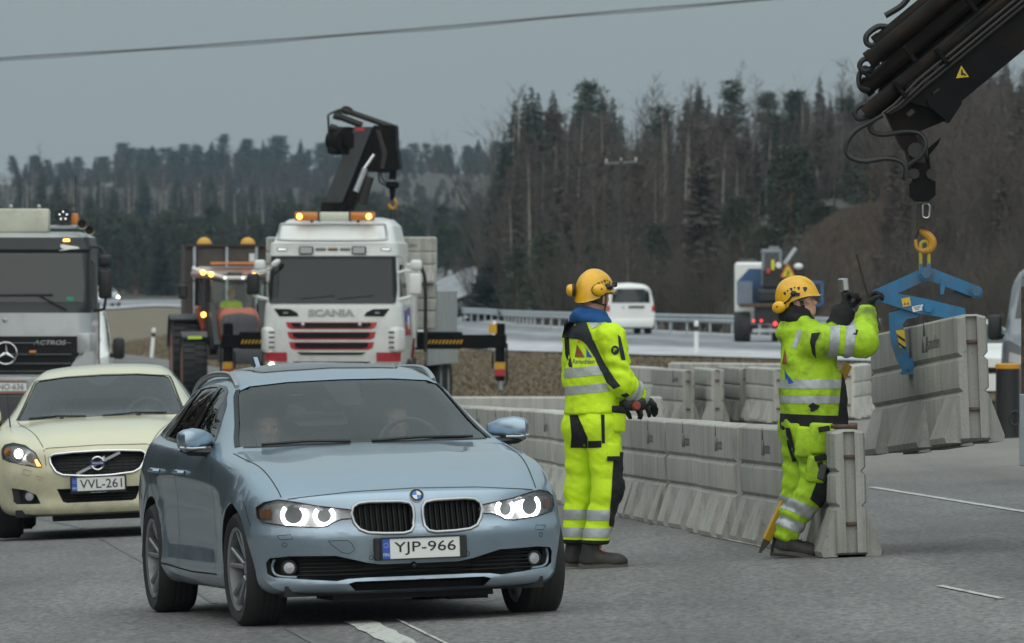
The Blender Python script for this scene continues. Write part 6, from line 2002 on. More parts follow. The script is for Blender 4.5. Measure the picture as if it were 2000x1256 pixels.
mb = MB(); mb.tube(catmull([(-.9, .22, 3.31), (-.93, .2, 3.1), (-.85, .16, 3.04), (0, .12, 3.03), (.85, .16, 3.04), (.93, .2, 3.1), (.9, .22, 3.31)], 5), .022, 8)
mb.tube([(-.9, .24, 3.31), (0, .22, 3.32), (.9, .24, 3.31)], .022, 8); mb.build('roof_bar', M_SILVER, sc, 60)
for x0, x1, m, nm in ((-.69, -.27, M_AMBER, 'amber_lens'), (-.26, .26, mat('cream lens', (.6, .62, .5), .35), 'cream_lens'), (.27, .69, M_AMBER, 'amber_lens')):
 MB().box(((x0 + x1) / 2, .55, 3.445), (x1 - x0, .26, .15), b=.03, seg=2).build(nm, m, sc)
for s in (-1, 1):
 MB().ball((s * .60, .44, 3.445), .065, 12, 8, sc=(1, .5, .95)).build('flashing_lamp', M_AMBERL, sc)
 MB().box((s * .27, .55, 3.44), (.02, .27, .155)).build('light_bar_joint', M_BLACK, sc)
 MB().box((s * .4, .55, 3.35), (.05, .05, .08)).build('bar_foot', M_BLACK, sc)
 big_mirror(sc, s * 1.40, 2.10, 2.47, .22, .40, M_LWHITE if s > 0 else M_BLACK); big_mirror(sc, s * 1.42 if s > 0 else -1.28, 2.52, 2.70, .20, .40, M_LWHITE)
 MB().tube([(s * 1.08, .35, 2.47), (s * 1.25, .38, 2.52), (s * 1.42, .42, 2.50)], .025, 6).build('mirror_arm', M_LWHITE, sc)
 MB().tube([(s * 1.12, .35, 2.02), (s * 1.3, .4, 2.06), (s * 1.40, .42, 2.10)], .03, 6).build('mirror_arm', M_LWHITE, sc)
mb = MB(); mb.ball((-.97, .06, 2.64), .10, 12, 8, sc=(1, .5, .55), rot=(0, -R(38), 0)); mb.tube([(-1.35, .3, 2.49), (-1.15, .15, 2.51), (-1.04, .08, 2.56)], .02, 6); mb.build('front_mirror', M_LWHITE, sc)
mb = MB()
for x0, x1 in ((-.55, .05), (.10, .72)):
 mb.tube([SSK.hit(x0, 2.03, 'front')[0] + Vector((0, -.03, 0)), SSK.hit(x1, 2.09, 'front')[0] + Vector((0, -.03, 0))], .014, 5)
mb.build('wiper', M_BLACK, sc)
for u, c in ((-.62, M_STK), (-.10, M_PLATEW)):
 h, n = SSK.hit(u, 2.045, 'front'); MB().box(h + Vector((0, -.012, 0)), (.10, .004, .03)).build('sticker', c, sc)
for (y0, y1, z0, z1, m) in ((.62, 1.05, 1.62, 1.83, M_PLATEB), (1.05, 1.30, 1.40, 1.86, M_RED), (1.30, 1.6, 1.62, 1.88, M_PLATEB), (.62, 1.05, 1.40, 1.61, M_RED), (1.30, 1.6, 1.40, 1.61, M_RED)):
 SSK.patch([(y0, z0), (y1, z0), (y1, z1), (y0, z1)], 'right', .005, 2).build('side_flag', m, sc)
h, n = SSK.hit(1.15, 1.62, 'right')
mb = MB(); mb.lathe([(.0, .001), (.12, .001), (.12, .012), (0, .012)], 20, Matrix.Translation(h + Vector((.006, 0, 0))) @ AXX); mb.build('flag_disc', M_PLATEW, sc)
MB().box((0, 5.2, .82), (.95, 8.2, .30), b=.02).build('chassis', M_BLACK, sc)
bedo = MB().box((0, 6.3, 1.20), (2.5, 5.6, .14), b=.01).build('load_bed', M_RUST, sc)
M_BOARD = mat('grey aluminium boards', (.36, .385, .38), .5, .2, var=.12, scale=2, dirt=(.2, .2, .19), damt=.5, dscale=1.2, stretch=(3, 3, .5))
for s in (-1, 1):
 for k in range(4):
  MB().box((s * 1.24, 4.35 + 1.3 * k, 1.72), (.04, 1.27, .88), b=.008).build('dropside', M_BOARD, bedo)
  mb = MB()
  for j in range(3): mb.box((s * 1.265, 3.95 + 1.3 * k + .4 * j, 1.72), (.012, .05, .86))
  mb.build('board_rib', M_GALV, bedo)
  MB().box((s * 1.25, 4.35 + 1.3 * k, 1.0), (.05, 1.27, .30), b=.01).build('side_skirt', M_BOARD, bedo)
 for y in (1.35, 6.6, 7.9): lorry_wheel(sc, s * 1.08, y, .50, .30, M_GALV)
MB().box((.9, 2.75, 1.9), (.55, .5, 1.5), b=.03).build('tool_locker', M_LWHITE, sc)
mb = MB(); mb.tube(catmull([(1.36, 2.45, 1.1), (1.36, 2.45, 2.25), (1.30, 2.45, 2.55), (1.2, 2.42, 2.7)], 4), .035, 6); mb.build('exhaust_pipe', M_STEELD, sc)
stb = MB().box((0, 2.95, 1.30), (3.9, .30, .30), b=.02).build('stabiliser_beam', M_CRANE, sc)
for s, e in ((1, 2.62), (-1, -2.16)):
 MB().box((e - s * .35, 2.95, 1.28), (.9, .24, .24), b=.01).build('stabiliser_slide', M_CRANE, stb)
 lg = MB().box((e, 2.95, 1.10), (.16, .18, 1.0), b=.02).build('stabiliser_leg', M_CRANE, stb)
 MB().box((e, 2.95, .86), (.17, .19, .12)).build('yellow_band', M_YEL, lg); MB().box((e, 2.95, .74), (.17, .19, .12)).build('red_band', M_RED, lg)
 mb = MB(); mb.tube([(e, 2.95, .62), (e, 2.95, .44)], .05, 10); mb.build('leg_ram', M_GALV, lg)
 mb = MB(); mb.tube([(e + s * .12, 2.9, 1.25), (e + s * .12, 2.9, .55), (e + s * .06, 2.9, .5)], .02, 6); mb.tube([(e - s * .12, 2.88, 1.1), (e - s * .13, 2.88, .8)], .018, 6); mb.build('hydraulic_hose', M_BLACK, lg)
 if s > 0: MB().box((e - s * .12, 2.84, 1.5), (.14, .02, .16)).build('end_board', M_YEL, lg)
for s in (-1, 1):
 for k in range(11):
  x = s * (1.30 + .062 * k)
  MB().add([(x, 2.795, 1.24), (x + .03, 2.795, 1.24), (x + .065, 2.795, 1.31), (x + .035, 2.795, 1.31)], [(0, 1, 2, 3)]).build('hazard_stripe', M_YEL, stb)
kc = bpy.data.objects.new('knuckle_crane', None); COL.objects.link(kc); kc.parent = sc; kc.location = (0, 2.9, 0)
CSX = 111.5
def ck(px, py, y=0): return Vector(((px - 678) / CSX, y, (545 - py) / CSX + 2.37))
def cplate(pxs, y0, y1, name, m=M_CRANE):
 mb = MB(); Q = [ck(*p) for p in pxs]; n = len(Q)
 mb.add([q + Vector((0, y0, 0)) for q in Q] + [q + Vector((0, y1, 0)) for q in Q], [tuple(range(n)), tuple(range(2 * n - 1, n - 1, -1))] + [(i, i + n, (i + 1) % n + n, (i + 1) % n) for i in range(n)])
 return mb.build(name, m, kc, 20, fix=True)
M_CRG = mat('grey black crane paint', (.034, .037, .039), .4, coat=.2, var=.15)
mb = MB(); mb.tube([ck(655, 640), ck(655, 400)], .2, 12); mb.build('column', M_CRANE, kc)
cplate([(628, 396), (664, 396), (723, 249), (687, 249)], -.15, -.10, 'main_boom', M_CRG)
cplate([(630, 396), (682, 412), (740, 250), (688, 250)], -.10, .22, 'main_boom_side')
cplate([(624, 396), (668, 396), (672, 414), (622, 414)], -.18, .18, 'boom_foot')
cplate([(725, 246), (768, 248), (769, 290), (772, 300), (776, 330), (752, 338), (742, 338), (712, 336), (708, 325), (724, 300), (718, 262)], -.12, .34, 'folded_arm')
cplate([(730, 255), (738, 255), (752, 300), (746, 330), (738, 330), (742, 302)], -.16, -.12, 'knuckle_link', M_STEELD)
for a, b, r in (((664, 216), (768, 252), .055), ((648, 226), (700, 246), .06), ((640, 250), (692, 262), .05)):
 mb = MB(); mb.tube([ck(*a, .05), ck(*b, .05)], r, 10); mb.tube([ck(a[0] - 3, a[1] - 1, .05), ck(a[0] + 10, a[1] + 3, .05)], r * 1.3, 10); mb.build('crane_ram', M_STEELD, kc)
mb = MB(); mb.tube(catmull([ck(*p) for p in ((648, 226), (664, 213), (672, 210), (682, 216))], 4), .018, 6); mb.tube([ck(636, 270), ck(634, 226), ck(640, 222), ck(664, 213)], .022, 6); mb.tube([ck(634, 262), ck(635, 272), ck(642, 270)], .022, 6); mb.build('guard_rail', M_STEELD, kc)
mb = MB(); c = ck(662, 276, .05); mb.lathe([(.03, -.25), (.245, -.24), (.245, .2), (.03, .2)], 20, Matrix.Translation(c) @ MR(0, 0, .6) @ AXY); mb.lathe([(.14, -.29), (.14, .24)], 14, Matrix.Translation(c) @ MR(0, 0, .6) @ AXY); mb.build('hose_reel', M_CRANE, kc)
mb = MB(); mb.box(ck(646, 296), (.20, .3, .12), (0, .2, 0), b=.03); mb.build('reel_bracket', M_CRANE, kc)
mb = MB(); mb.tube([ck(690, 375, -.1), ck(708, 330, -.1)], .055, 8); mb.build('lift_ram', M_GALV, kc)
mb = MB(); mb.tube([ck(705, 333, -.1), ck(726, 303, -.1)], .035, 8); mb.build('ram_rod', M_CHROME, kc)
mb = MB(); mb.tube([ck(700, 400, -.05), ck(716, 346, -.05)], .08, 8); mb.build('valve_block', M_STEELD, kc)
mb = MB(); mb.tube([ck(762, 332), ck(760, 352)], [.05, .07], 8); mb.box(ck(760, 362), (.22, .2, .12), b=.03); mb.tube([ck(760, 368), ck(760, 392)], [.06, .035], 8); mb.build('rotator', M_CRANE, kc)
mb = MB(); mb.tube(catmull([ck(733, 338), ck(735, 355), ck(745, 362), ck(752, 363)], 4), .018, 6); mb.tube(catmull([ck(737, 338), ck(741, 352), ck(750, 360)], 4), .016, 6)
mb.tube(catmull([ck(728, 238, -.1), ck(745, 244, -.12), ck(765, 246, -.1)], 4), .015, 5); mb.build('crane_hose', M_BLACK, kc)
mb = MB(); mb.tube(catmull([ck(*p) for p in ((761, 388), (766, 394), (767, 402), (761, 408), (755, 404), (754, 398))], 4), [.028] * 20 + [.02], 8); mb.build('hook', M_HOOK, kc)
mb = MB(); mb.tube([ck(758, 406), ck(757, 428)], .012, 5); mb.tube([ck(764, 406), ck(765, 428)], .012, 5); mb.build('chain', M_STEELD, kc)
mb = MB(); mb.prism([(-.09, -.03), (.09, -.03), (.09, .03), (-.05, .03)], 0, .01, Matrix.Translation(ck(697, 254, -.165)) @ MXZ); mb.build('maker_sticker', M_RED, kc)
Mz = Matrix.Translation(sc.location) @ MR(0, 0, SA)
for z, lab, lg_ in ((1.275, 'lower concrete barrier lying across the crane lorry\'s bed', None), (2.09, 'upper concrete barrier with stencil stacked behind the white lorry cab', .8)):
 p = Mz @ Vector((-1.58, 3.75, z + .21)); q = barrier(p.x, p.y, p.z, -R(90) + SA, lab, 'barriers loaded on the crane lorry')
 if lg_:
  Mx = Matrix(((0, 0, 1, 0), (1, 0, 0, 0), (0, 1, 0, 0), (0, 0, 0, 1)))
  mb = MB(); add_text(mb, 'Ramudden', (.1065, 2.45, .665), .085, Mx, w=.42, extrude=0)
  for y, z_, w, h_ in ((2.12, .61, .055, .10), (2.235, .61, .05, .10), (2.17, .715, .05, .10)): mb.add([(.1065, y - w, z_), (.1065, y + w, z_), (.1065, y, z_ + h_)], [(0, 1, 2)])
  mb.build('stencil', M_LOGO, q)
# ---- silver lorry at the left edge
ac = thing('heavy_lorry', 'silver grey lorry with black grille and star emblem at the left edge', 'lorry', (-7.16, 126.8, -.43), R(-1))
lev = refine([(.40, 1.13, .10, 2.0, .22, .05), (.9, 1.19, .03, 2.0, .22, .06), (1.5, 1.20, .0, 2.0, .24, .08), (2.05, 1.19, .02, 2.0, .24, .08), (2.18, 1.18, .06, 2.0, .12, .07), (2.90, 1.17, .20, 2.0, .10, .07), (2.95, 1.18, .17, 2.0, .10, .07), (3.12, 1.15, .22, 2.0, .14, .07), (3.17, 1.06, .34, 1.98, .25, .05), (3.20, .95, .5, 1.9, .25, .03)])
V, F = ring_loft(lev); ASK = Skin(V, F)
V, F = ring_loft([l for l in lev if l[0] < 2.09]); mb = MB(); mb.add(V, F); mb.build('cab', M_SILVERP, ac, 32, fix=True)
V, F = ring_loft([l for l in lev if 2.03 < l[0] < 3.13]); mb = MB(); mb.add(V, F); mb.build('upper_cab', mat('dark visor', (.016, .020, .022), .45), ac, 32, fix=True)
V, F = ring_loft([l for l in lev if l[0] > 3.10]); mb = MB(); mb.add(V, F); mb.build('cab_roof', M_SILVERP, ac, 32, fix=True)
WA = [(-1.08, 2.20), (1.08, 2.20), (1.10, 2.4), (1.06, 2.90), (-1.06, 2.90), (-1.10, 2.4)]
ASK.patch(WA, 'front', .010, 6).build('windscreen', glass('grey green windscreen', (.25, .3, .27), 1.6, opaque=.62, body=(.035, .042, .038)), ac, 60)
for d in ('left', 'right'): ASK.patch([(.3, 2.1), (1.4, 2.1), (1.4, 2.75), (.5, 2.8)], d, .005, 3).build('side_window', M_TINT, ac)
GA = [(-1.06, 1.72), (1.06, 1.72), (1.06, 1.50), (.98, 1.40), (.90, 1.18), (-.90, 1.18), (-.98, 1.40), (-1.06, 1.50)]
ga = ASK.patch(GA, 'front', .008, 4).build('grille', M_GRILLE, ac)
for z in (1.62, 1.46, 1.33, 1.22):
 mb = MB(); mb.tube([ASK.hit(x, z, 'front')[0] + Vector((0, -.02, 0)) for x in np.linspace(-.92, .92, 13)], .028, 6, flat=.6); mb.build('grille_bar', M_DGREY, ga)
h, n = ASK.hit(0, 1.48, 'front'); c = h + Vector((0, -.05, 0))
mb = MB(); mb.tube([c + Vector((.155 * math.cos(a), 0, .155 * math.sin(a))) for a in np.linspace(0, 2 * PI, 36, endpoint=False)], .012, 8, closed=True)
for a in (90, 210, 330):
 d = Vector((math.cos(R(a)), 0, math.sin(R(a)))); nn = Vector((-d.z, 0, d.x))
 mb.add([c + nn * .028, c - nn * .028, c + d * .15, c + Vector((0, -.02, 0))], [(0, 3, 2), (3, 1, 2), (0, 2, 1)])
mb.build('star_emblem', M_CHROME, ac)
h, n = ASK.hit(.62, 1.63, 'front'); mb = MB(); add_text(mb, 'ACTROS', (.62, h.y - .05, 1.63), .066, None, w=.46, shear=.25, bold=.01); mb.build('name_lettering', M_SILVER, ac)
h, n = ASK.hit(.38, 1.50, 'front'); MB().box(h + Vector((0, -.05, 0)), (.10, .02, .035), b=.005).build('amber_marker', M_AMBER, ac)
h, n = ASK.hit(-.02, 1.95, 'front'); mb = MB(); mb.lathe([(.035, 0), (.03, .02), (0, .025)], 14, Matrix.Translation(h) @ MR(PI / 2, 0, 0)); mb.build('cab_emblem', M_SILVER, ac)
for s in (-1, 1):
 mb = MB(); mb.box((s * 1.13, .22, 1.62), (.20, .4, .30), (0, 0, -s * .2), b=.04, seg=2); mb.build('corner_panel', M_SILVERP, ac)
 mb = MB(); mb.prism([(.88, 1.22), (1.24, 1.22), (1.24, 1.50), (1.12, 1.50), (1.06, 1.42), (.96, 1.36)] if s > 0 else [(-.88, 1.22), (-.96, 1.36), (-1.06, 1.42), (-1.12, 1.50), (-1.24, 1.50), (-1.24, 1.22)], -.03, .25, MXZ); mb.build('step_panel', M_SILVERP, ac, fix=True)
 ASK.patch([(s * .62, .95), (s * 1.15, .95), (s * 1.12, .65), (s * .66, .65)], 'front', .012, 3).build('headlight', M_LAMPIN, ac)
 big_mirror(ac, s * 1.39, 2.25, 2.68, .19, .25, M_BLACK); big_mirror(ac, s * 1.39, 2.70, 2.88, .19, .25, M_BLACK)
 mb = MB(); mb.tube(catmull([(s * 1.12, .35, 2.98), (s * 1.3, .3, 2.98), (s * 1.36, .27, 2.92), (s * 1.38, .25, 2.8), (s * 1.41, .2, 2.4), (s * 1.38, .25, 2.15), (s * 1.36, .3, 2.10), (s * 1.22, .35, 2.08)], 4), .02, 6); mb.build('mirror_arm', M_BLACK, ac)
 lorry_wheel(ac, s * 1.05, 1.3, .51, .32, M_GALV); lorry_wheel(ac, s * 1.05, 5.5, .51, .32, M_GALV)
 h, n = ASK.hit(s * .84, 3.08, 'front'); MB().box(h + Vector((0, -.01, 0)), (.09, .03, .03), b=.005).build('marker_lamp', M_AMBERL, ac)
ASK.patch([(.74, 2.93), (.76, 3.02), (.85, 3.01), (.90, 3.0), (1.0, 2.985), (1.03, 2.96), (.9, 2.95)], 'front', .006, 2).build('torn_sticker', M_PLATEW, ac)
pl = number_plate(ac, 'NO-636', (.075, -.06, 1.005), w=.46, h=.13, band=False)
MB().box((.03, -.05, 1.005), (.53, .02, .19), b=.005).build('plate_holder', mat('pale red board', (.55, .22, .17), .6), ac)
MB().box((0, .0, 1.06), (2.30, .12, .16), b=.02).build('bumper', M_SILVERP, ac)
MB().box((0, .08, .66), (2.2, .3, .50), b=.04).build('lower_bumper', M_DGREY, ac)
MB().box((-.30, .62, 3.36), (1.75, .35, .34), b=.04, seg=2).build('roof_sign', mat('dirty cream', (.52, .53, .43), .5, var=.15, scale=3, dirt=(.3, .28, .2), damt=.5, dscale=4), ac)
for x in (-.5, .03, .43): MB().ball((x, .55, 3.56), .03, 8, 6).build('roof_marker', M_SILVER, ac)
sp = MB(); sp.lathe([(.112, .06), (.115, -.02), (.10, -.035), (.095, -.01), (0, 0)], 24, MT(.78, .45, 3.43) @ AXY); sp = sp.build('spot_lamp', M_BLACK, ac)
mb = MB()
for k in range(5):
 a = R(90 + 72 * k); mb.ball((.78 + .055 * math.cos(a), .435, 3.43 + .055 * math.sin(a)), .015, 8, 6, sc=(.6, .5, 1.0), rot=(0, R(90) - a, 0))
mb.build('led', M_LEDW, sp)
MB().lathe([(.05, 0), (.055, .09), (.045, .16), (0, .17)], 12, MT(.93, .7, 3.30)).build('amber_beacon', M_AMBER, ac)
MB().box((.78, .5, 3.27), (.4, .06, .05), b=.01).build('lamp_bracket', M_GALV, ac)
for x, z, y in ((1.04, 3.31, .45), (1.14, 3.225, .5)):
 mb = MB(); mb.lathe([(.008, .0), (.03, -.12), (.066, -.215), (.075, -.22), (.045, -.155), (.03, 0), (.022, .35), (.02, .37)], 16, MT(x, y, z) @ MR(.0, 0, .1) @ AXY); mb.build('air_horn', mat('dull horn metal', (.30, .27, .23), .35, .8) if x < 1.1 else bpy.data.materials['dull horn metal'], ac)
MB().tube([(.93, .8, 3.2), (.93, .8, 4.0)], .006, 4).build('aerial', M_BLACK, ac)
mb = MB(); mb.tube([ASK.hit(x, z, 'front')[0] + Vector((0, -.03, 0)) for x, z in ((.85, 2.10), (.45, 2.30), (-.15, 2.30))], .014, 5); mb.tube([ASK.hit(x, z, 'front')[0] + Vector((0, -.035, 0)) for x, z in ((.66, 2.305), (-.3, 2.30))], .016, 5); mb.build('wiper', M_BLACK, ac)
h, n = ASK.hit(.90, 2.25, 'front'); MB().box(h + Vector((0, -.015, 0)), (.10, .004, .055)).build('green_sticker', mat('green sticker', (.03, .30, .17), .5), ac)
MB().box((0, 5, 1.7), (1.7, 5.2, 1.0), b=.04).build('tipper_body', M_DGREY, ac); MB().box((0, 4.2, .8), (1.0, 7.0, .3)).build('chassis', M_BLACK, ac)
# ---- orange tractor with loader, trailer board behind
tr = thing('tractor', 'orange tractor with beacons and loader arms left of the white lorry', 'tractor', (-5.85, 192.5, -.47), R(5))
TX = .002743
mb = MB()
lev = refine([(1.25, .42, .0, 2.3, .12, .03), (1.70, .44, .02, 2.3, .14, .04), (1.86, .40, .08, 2.3, .16, .04), (1.95, .30, .20, 2.3, .16, .03)], .1)
V, F = ring_loft(lev, 5); TSK = Skin(V, F); mb.add(V, F); mb.build('bonnet', M_ORANGE, tr, 40, fix=True)
TSK.patch([(-.37, 1.27), (.37, 1.27), (.41, 1.66), (.34, 1.79), (0, 1.84), (-.34, 1.79), (-.41, 1.66)], 'front', .008, 4).build('radiator_grille', M_DGREY, tr)
MB().box((0, .4, 1.05), (.6, 1.3, .5), b=.05).build('front_axle', M_BLACK, tr)
MB().box((0, -.25, .95), (.95, .5, .40), b=.08, seg=2).build('front_weight', M_DGREY, tr); MB().box((0, -.1, 1.2), (.5, .3, .08), b=.02).build('weight_stripe', M_ORANGE, tr)
for s in (-1, 1):
 lorry_wheel(tr, s * .95, .75, .66, .54, M_ORANGE, tread=26, ro=1.32); lorry_wheel(tr, s * 1.02, 3.1, .84, .62, M_ORANGE, tread=28, ro=1.32)
 V_, F_ = [], []
 for (nm, yc, r, w, xc, a0, a1, m) in (('front_mudguard', .75, .74, .56, .95, 58, 150, M_DGREY), ('rear_mudguard', 3.1, .93, .66, 1.04, 62, 165, M_DGREY)):
  mb = MB(); pts = np.linspace(R(a0), R(a1), 14)
  zc = .66 if yc < 1 else .84
  V_, F_ = [], []
  for a in pts:
   for rr in (r, r + .04):
    for xx in (-w / 2, w / 2): V_.append((s * xc + xx, yc - rr * math.cos(a), zc + rr * math.sin(a)))
  for i in range(13):
   o = 4 * i
   F_ += [(o, o + 1, o + 5, o + 4), (o + 2, o + 6, o + 7, o + 3), (o, o + 4, o + 6, o + 2), (o + 1, o + 3, o + 7, o + 5)]
  F_ += [(0, 2, 3, 1), (52, 53, 55, 54)]
  mb.add(V_, F_); g = mb.build(nm, m, tr, 40, fix=True)
  if yc < 1:
   MB().box((s * .95, .34, 1.31), (.30, .05, .06)).build('reflector', mat('lime reflector', (.55, .75, .05), .5) if 'lime reflector' not in bpy.data.materials else bpy.data.materials['lime reflector'], g)
 MB().box((s * .72, 2.6, 1.72), (.10, 1.0, .55), (0, s * .25, 0), b=.04).build('inner_fender', M_ORANGE, tr)
 mb = MB(); mb.bar((s * .52, .75, 1.0), (s * .55, 1.5, 2.05), .16, .22); mb.bar((s * .50, -.2, 1.1), (s * .53, 1.1, 1.95), .12, .16); mb.box((s * .55, 1.4, 1.6), (.22, .35, .9), b=.03); mb.build('loader_arm', M_BLACK, tr)
 for a, b in (((s * .66, 1.95, 1.85), (s * .74, 2.15, 2.62)), ((s * .74, 3.6, 1.8), (s * .74, 3.5, 2.6))):
  MB().bar(a, b, .09, .09, bev=.02).build('cab_pillar', M_BLACK, tr)
 MB().box((s * 1.12, 1.95, 2.30), (.20, .10, .32), b=.04).build('mirror', M_BLACK, tr); MB().tube([(s * .78, 2.1, 2.55), (s * 1.1, 1.95, 2.50)], .02, 5).build('mirror_arm', M_BLACK, tr)
MB().ball((-.72, 1.1, 1.80), .055, 10, 6).build('work_lamp', M_AMBERL, tr)
mb = MB(); V, F = ring_loft([(1.95, .66, 2.05, 3.5, .1, .03), (2.62, .72, 2.15, 3.5, .1, .03)], 4); mb.add(V, F); mb.build('cab_glass', glass('tractor glass', (.80, .88, .85), 1.4), tr, 40, fix=True)
mb = MB(); V, F = ring_loft([(2.60, .84, 1.95, 3.65, .2, .05), (2.68, .88, 1.9, 3.7, .25, .06), (2.80, .84, 2.0, 3.6, .25, .06), (2.84, .7, 2.2, 3.4, .2, .05)], 5); mb.add(V, F); mb.build('cab_roof', mat('pale cab roof', (.40, .34, .31), .5, dirt=(.45, .10, .03), damt=.8, dscale=1.5), tr, 40, fix=True)
mb = MB(); mb.tube(catmull([(-.88, 2.0, 2.82), (-.86, 1.85, 2.78), (-.5, 1.8, 2.68), (-.22, 1.78, 2.60), (0, 1.78, 2.595), (.22, 1.78, 2.60), (.5, 1.8, 2.68), (.86, 1.85, 2.78), (.88, 2.0, 2.82)], 4), .04, 6); mb.build('roof_rail', M_LWHITE, tr)
MB().box((0, 2.0, 2.91), (1.05, .25, .05), b=.01).build('light_bar', M_AMBER, tr)
for x, z, m in ((-.70, 2.71, M_AMBERL), (-.52, 2.67, M_AMBERL), (.42, 2.68, M_AMBERL), (-.22, 2.59, M_LEDW), (.17, 2.59, M_LEDW)):
 MB().ball((x, 1.74, z), .05 if m is M_AMBERL else .03, 10, 6).build('lit_beacon', m, tr)
MB().box((0, 1.82, 2.68), (.33, .03, .07)).build('roof_vent', M_DGREY, tr)
mb = MB(); mb.tube([(-.62, 1.3, 1.6), (-.62, 1.3, 2.5), (-.60, 1.25, 2.6)], .06, 8); mb.build('exhaust_stack', M_BLACK, tr)
tb = thing('trailer', 'tall brown grey trailer body with two yellow domes behind the tractor', 'trailer', (-6.35, 199.5, -.47), R(3))
M_BROWN = mat('brown weathered board', (.055, .044, .038), .85, var=.25, scale=2, dirt=(.08, .065, .055), damt=.6, dscale=2)
MB().box((0, 3, 2.05), (1.85, 6, 2.55), b=.02).build('box_body', M_BROWN, tb)
for x in (-.72, .0, .66): MB().box((x, -.03, 2.05), (.06, .06, 2.55)).build('post', M_GALV, tb)
for x in (-.36, .33): MB().box((x, -.015, 2.9), (.58, .02, .72)).build('board_panel', mat('brown panel', (.08, .066, .057), .8, var=.2) if x < 0 else bpy.data.materials['brown panel'], tb)
MB().box((0, -.03, 3.32), (1.9, .1, .06)).build('top_rail', M_BROWN, tb)
MB().box((.56, -.03, 3.05), (.12, .02, .18)).build('pale_sticker', M_PLATEW, tb)
for x in (-.50, .47):
 mb = MB(); mb.ball((x, .1, 3.34), .17, 16, 8, sc=(1, .6, .95)); mb.build('yellow_dome', mat('amber yellow dome', (.62, .32, .01), .35, coat=.3) if x < 0 else bpy.data.materials['amber yellow dome'], tb)
for s in (-1, 1): lorry_wheel(tb, s * .8, 3.5, .5, .3, M_GALV)
# ---- white delivery van seen from behind
def loft_van(root, paint, L=4.9, W=.95, H=1.97, hood=.9, hz_=1.10, rearflat=True):
 lo = [(0, .25), (W * .84, .25), (W * .96, .32), (W * 1.0, .55), (W * 1.0, .85), (W * .97, H * .52)]
 def S(y, up): return (y, lo + up)
 def shift(dz=0, k=1.0): return [(x * k, z + dz) for x, z in lo]
 st = [(0, shift(0, .90) + [(W * .80, hz_ * .80), (W * .6, hz_ * .84), (0, hz_ * .86)]),
   (.25, shift(0, .97) + [(W * .88, hz_ * .90), (W * .7, hz_ * .94), (0, hz_ * .97)]),
   (hood, shift() + [(W * .93, hz_ * 1.0), (W * .82, hz_ * 1.06), (0, hz_ * 1.12)]),
   (hood + .45, shift() + [(W * .93, H * .60), (W * .84, H * .76), (0, H * .80)]),
   (hood + .85, shift() + [(W * .94, H * .66), (W * .82, H * .93), (0, H * .975)]),
   (hood + 1.3, shift() + [(W * .94, H * .70), (W * .80, H * .965), (0, H)]),
   (L - .5, shift() + [(W * .94, H * .70), (W * .80, H * .965), (0, H)]),
   (L - .10, shift() + [(W * .93, H * .70), (W * .78, H * .945), (0, H * .975)]),
   (L, shift(0, .97) + [(W * .89, H * .68), (W * .70, H * .90), (0, H * .92)])]
 ys = np.concatenate([np.linspace(0, hood + 1.4, 30), np.linspace(hood + 1.5, L, 16)])
 V, F = car_loft(st, ys, (.7, lambda x, z: .22 * (x / W) ** 4 + .10 * np.clip(z - .6, 0, 1)), None, K=8)
 mb = MB(); mb.add(V, F); mb.build('body', paint, root, 35)
 return Skin(V, F)
dv = thing('delivery_van', 'white delivery van driving away on the far carriageway', 'van')
vk = loft_van(dv, M_WHITEP)
vk.patch([(-.74, 1.20), (.74, 1.20), (.70, 1.74), (-.70, 1.74)], 'rear', .005, 4).build('rear_window', M_GLASSK, dv)
for y0, y1 in ((1.55, 2.5), (2.6, 3.6), (3.7, 4.6)):
 for d in ('left', 'right'): vk.patch([(y0, 1.18), (y1, 1.18), (y1, 1.68), (y0 + .1, 1.68)], d, .005, 3).build('side_window', M_GLASSK, dv)
vk.patch([(-.78, 1.22), (.78, 1.22), (.68, 1.75), (-.68, 1.75)], 'front', .005, 4).build('windscreen', M_GLASSK, dv)
for s in (-1, 1):
 MB().box((s * .86, 4.86, .98), (.14, .10, .27), b=.03).build('tail_light', M_TAIL, dv)
 for y in (.9, 3.9): wheel(dv, s * .80, y, .33, .24, s, 10, .2)
 MB().box((s * 1.08, 1.75, 1.15), (.2, .12, .26), b=.05).build('door_mirror', M_BLACK, dv)
MB().box((-.22, 4.905, 1.04), (.62, .03, .10), b=.01).build('handle_strip', M_DGREY, dv); MB().box((-.22, 4.90, .90), (.52, .02, .12)).build('number_plate', M_PLATEW, dv)
mb = MB(); mb.lathe([(0, 0), (.05, 0), (.05, .01), (0, .01)], 16, MT(.30, 4.905, 1.02) @ AXY); mb.build('emblem', M_SILVER, dv)
MB().box((0, 4.80, .42), (1.75, .35, .34), b=.06, seg=2).build('bumper', M_WHITEP, dv)
MB().box((0, 2.5, .26), (1.6, 4.4, .12)).build('underbody', M_BLACK, dv)
p = ground_at(1236, 661, d0=260); p.y = FPX / 51.0; p.x = (1232 - 1000) / 51.0; p.z = gzf(p.x, p.y) + .04
dv.location = p; dv.rotation_euler = (0, 0, PI + R(7))
dv.location = Vector((p.x, p.y, p.z)) + MR(0, 0, PI + R(7)) @ Vector((0, -4.9, 0))
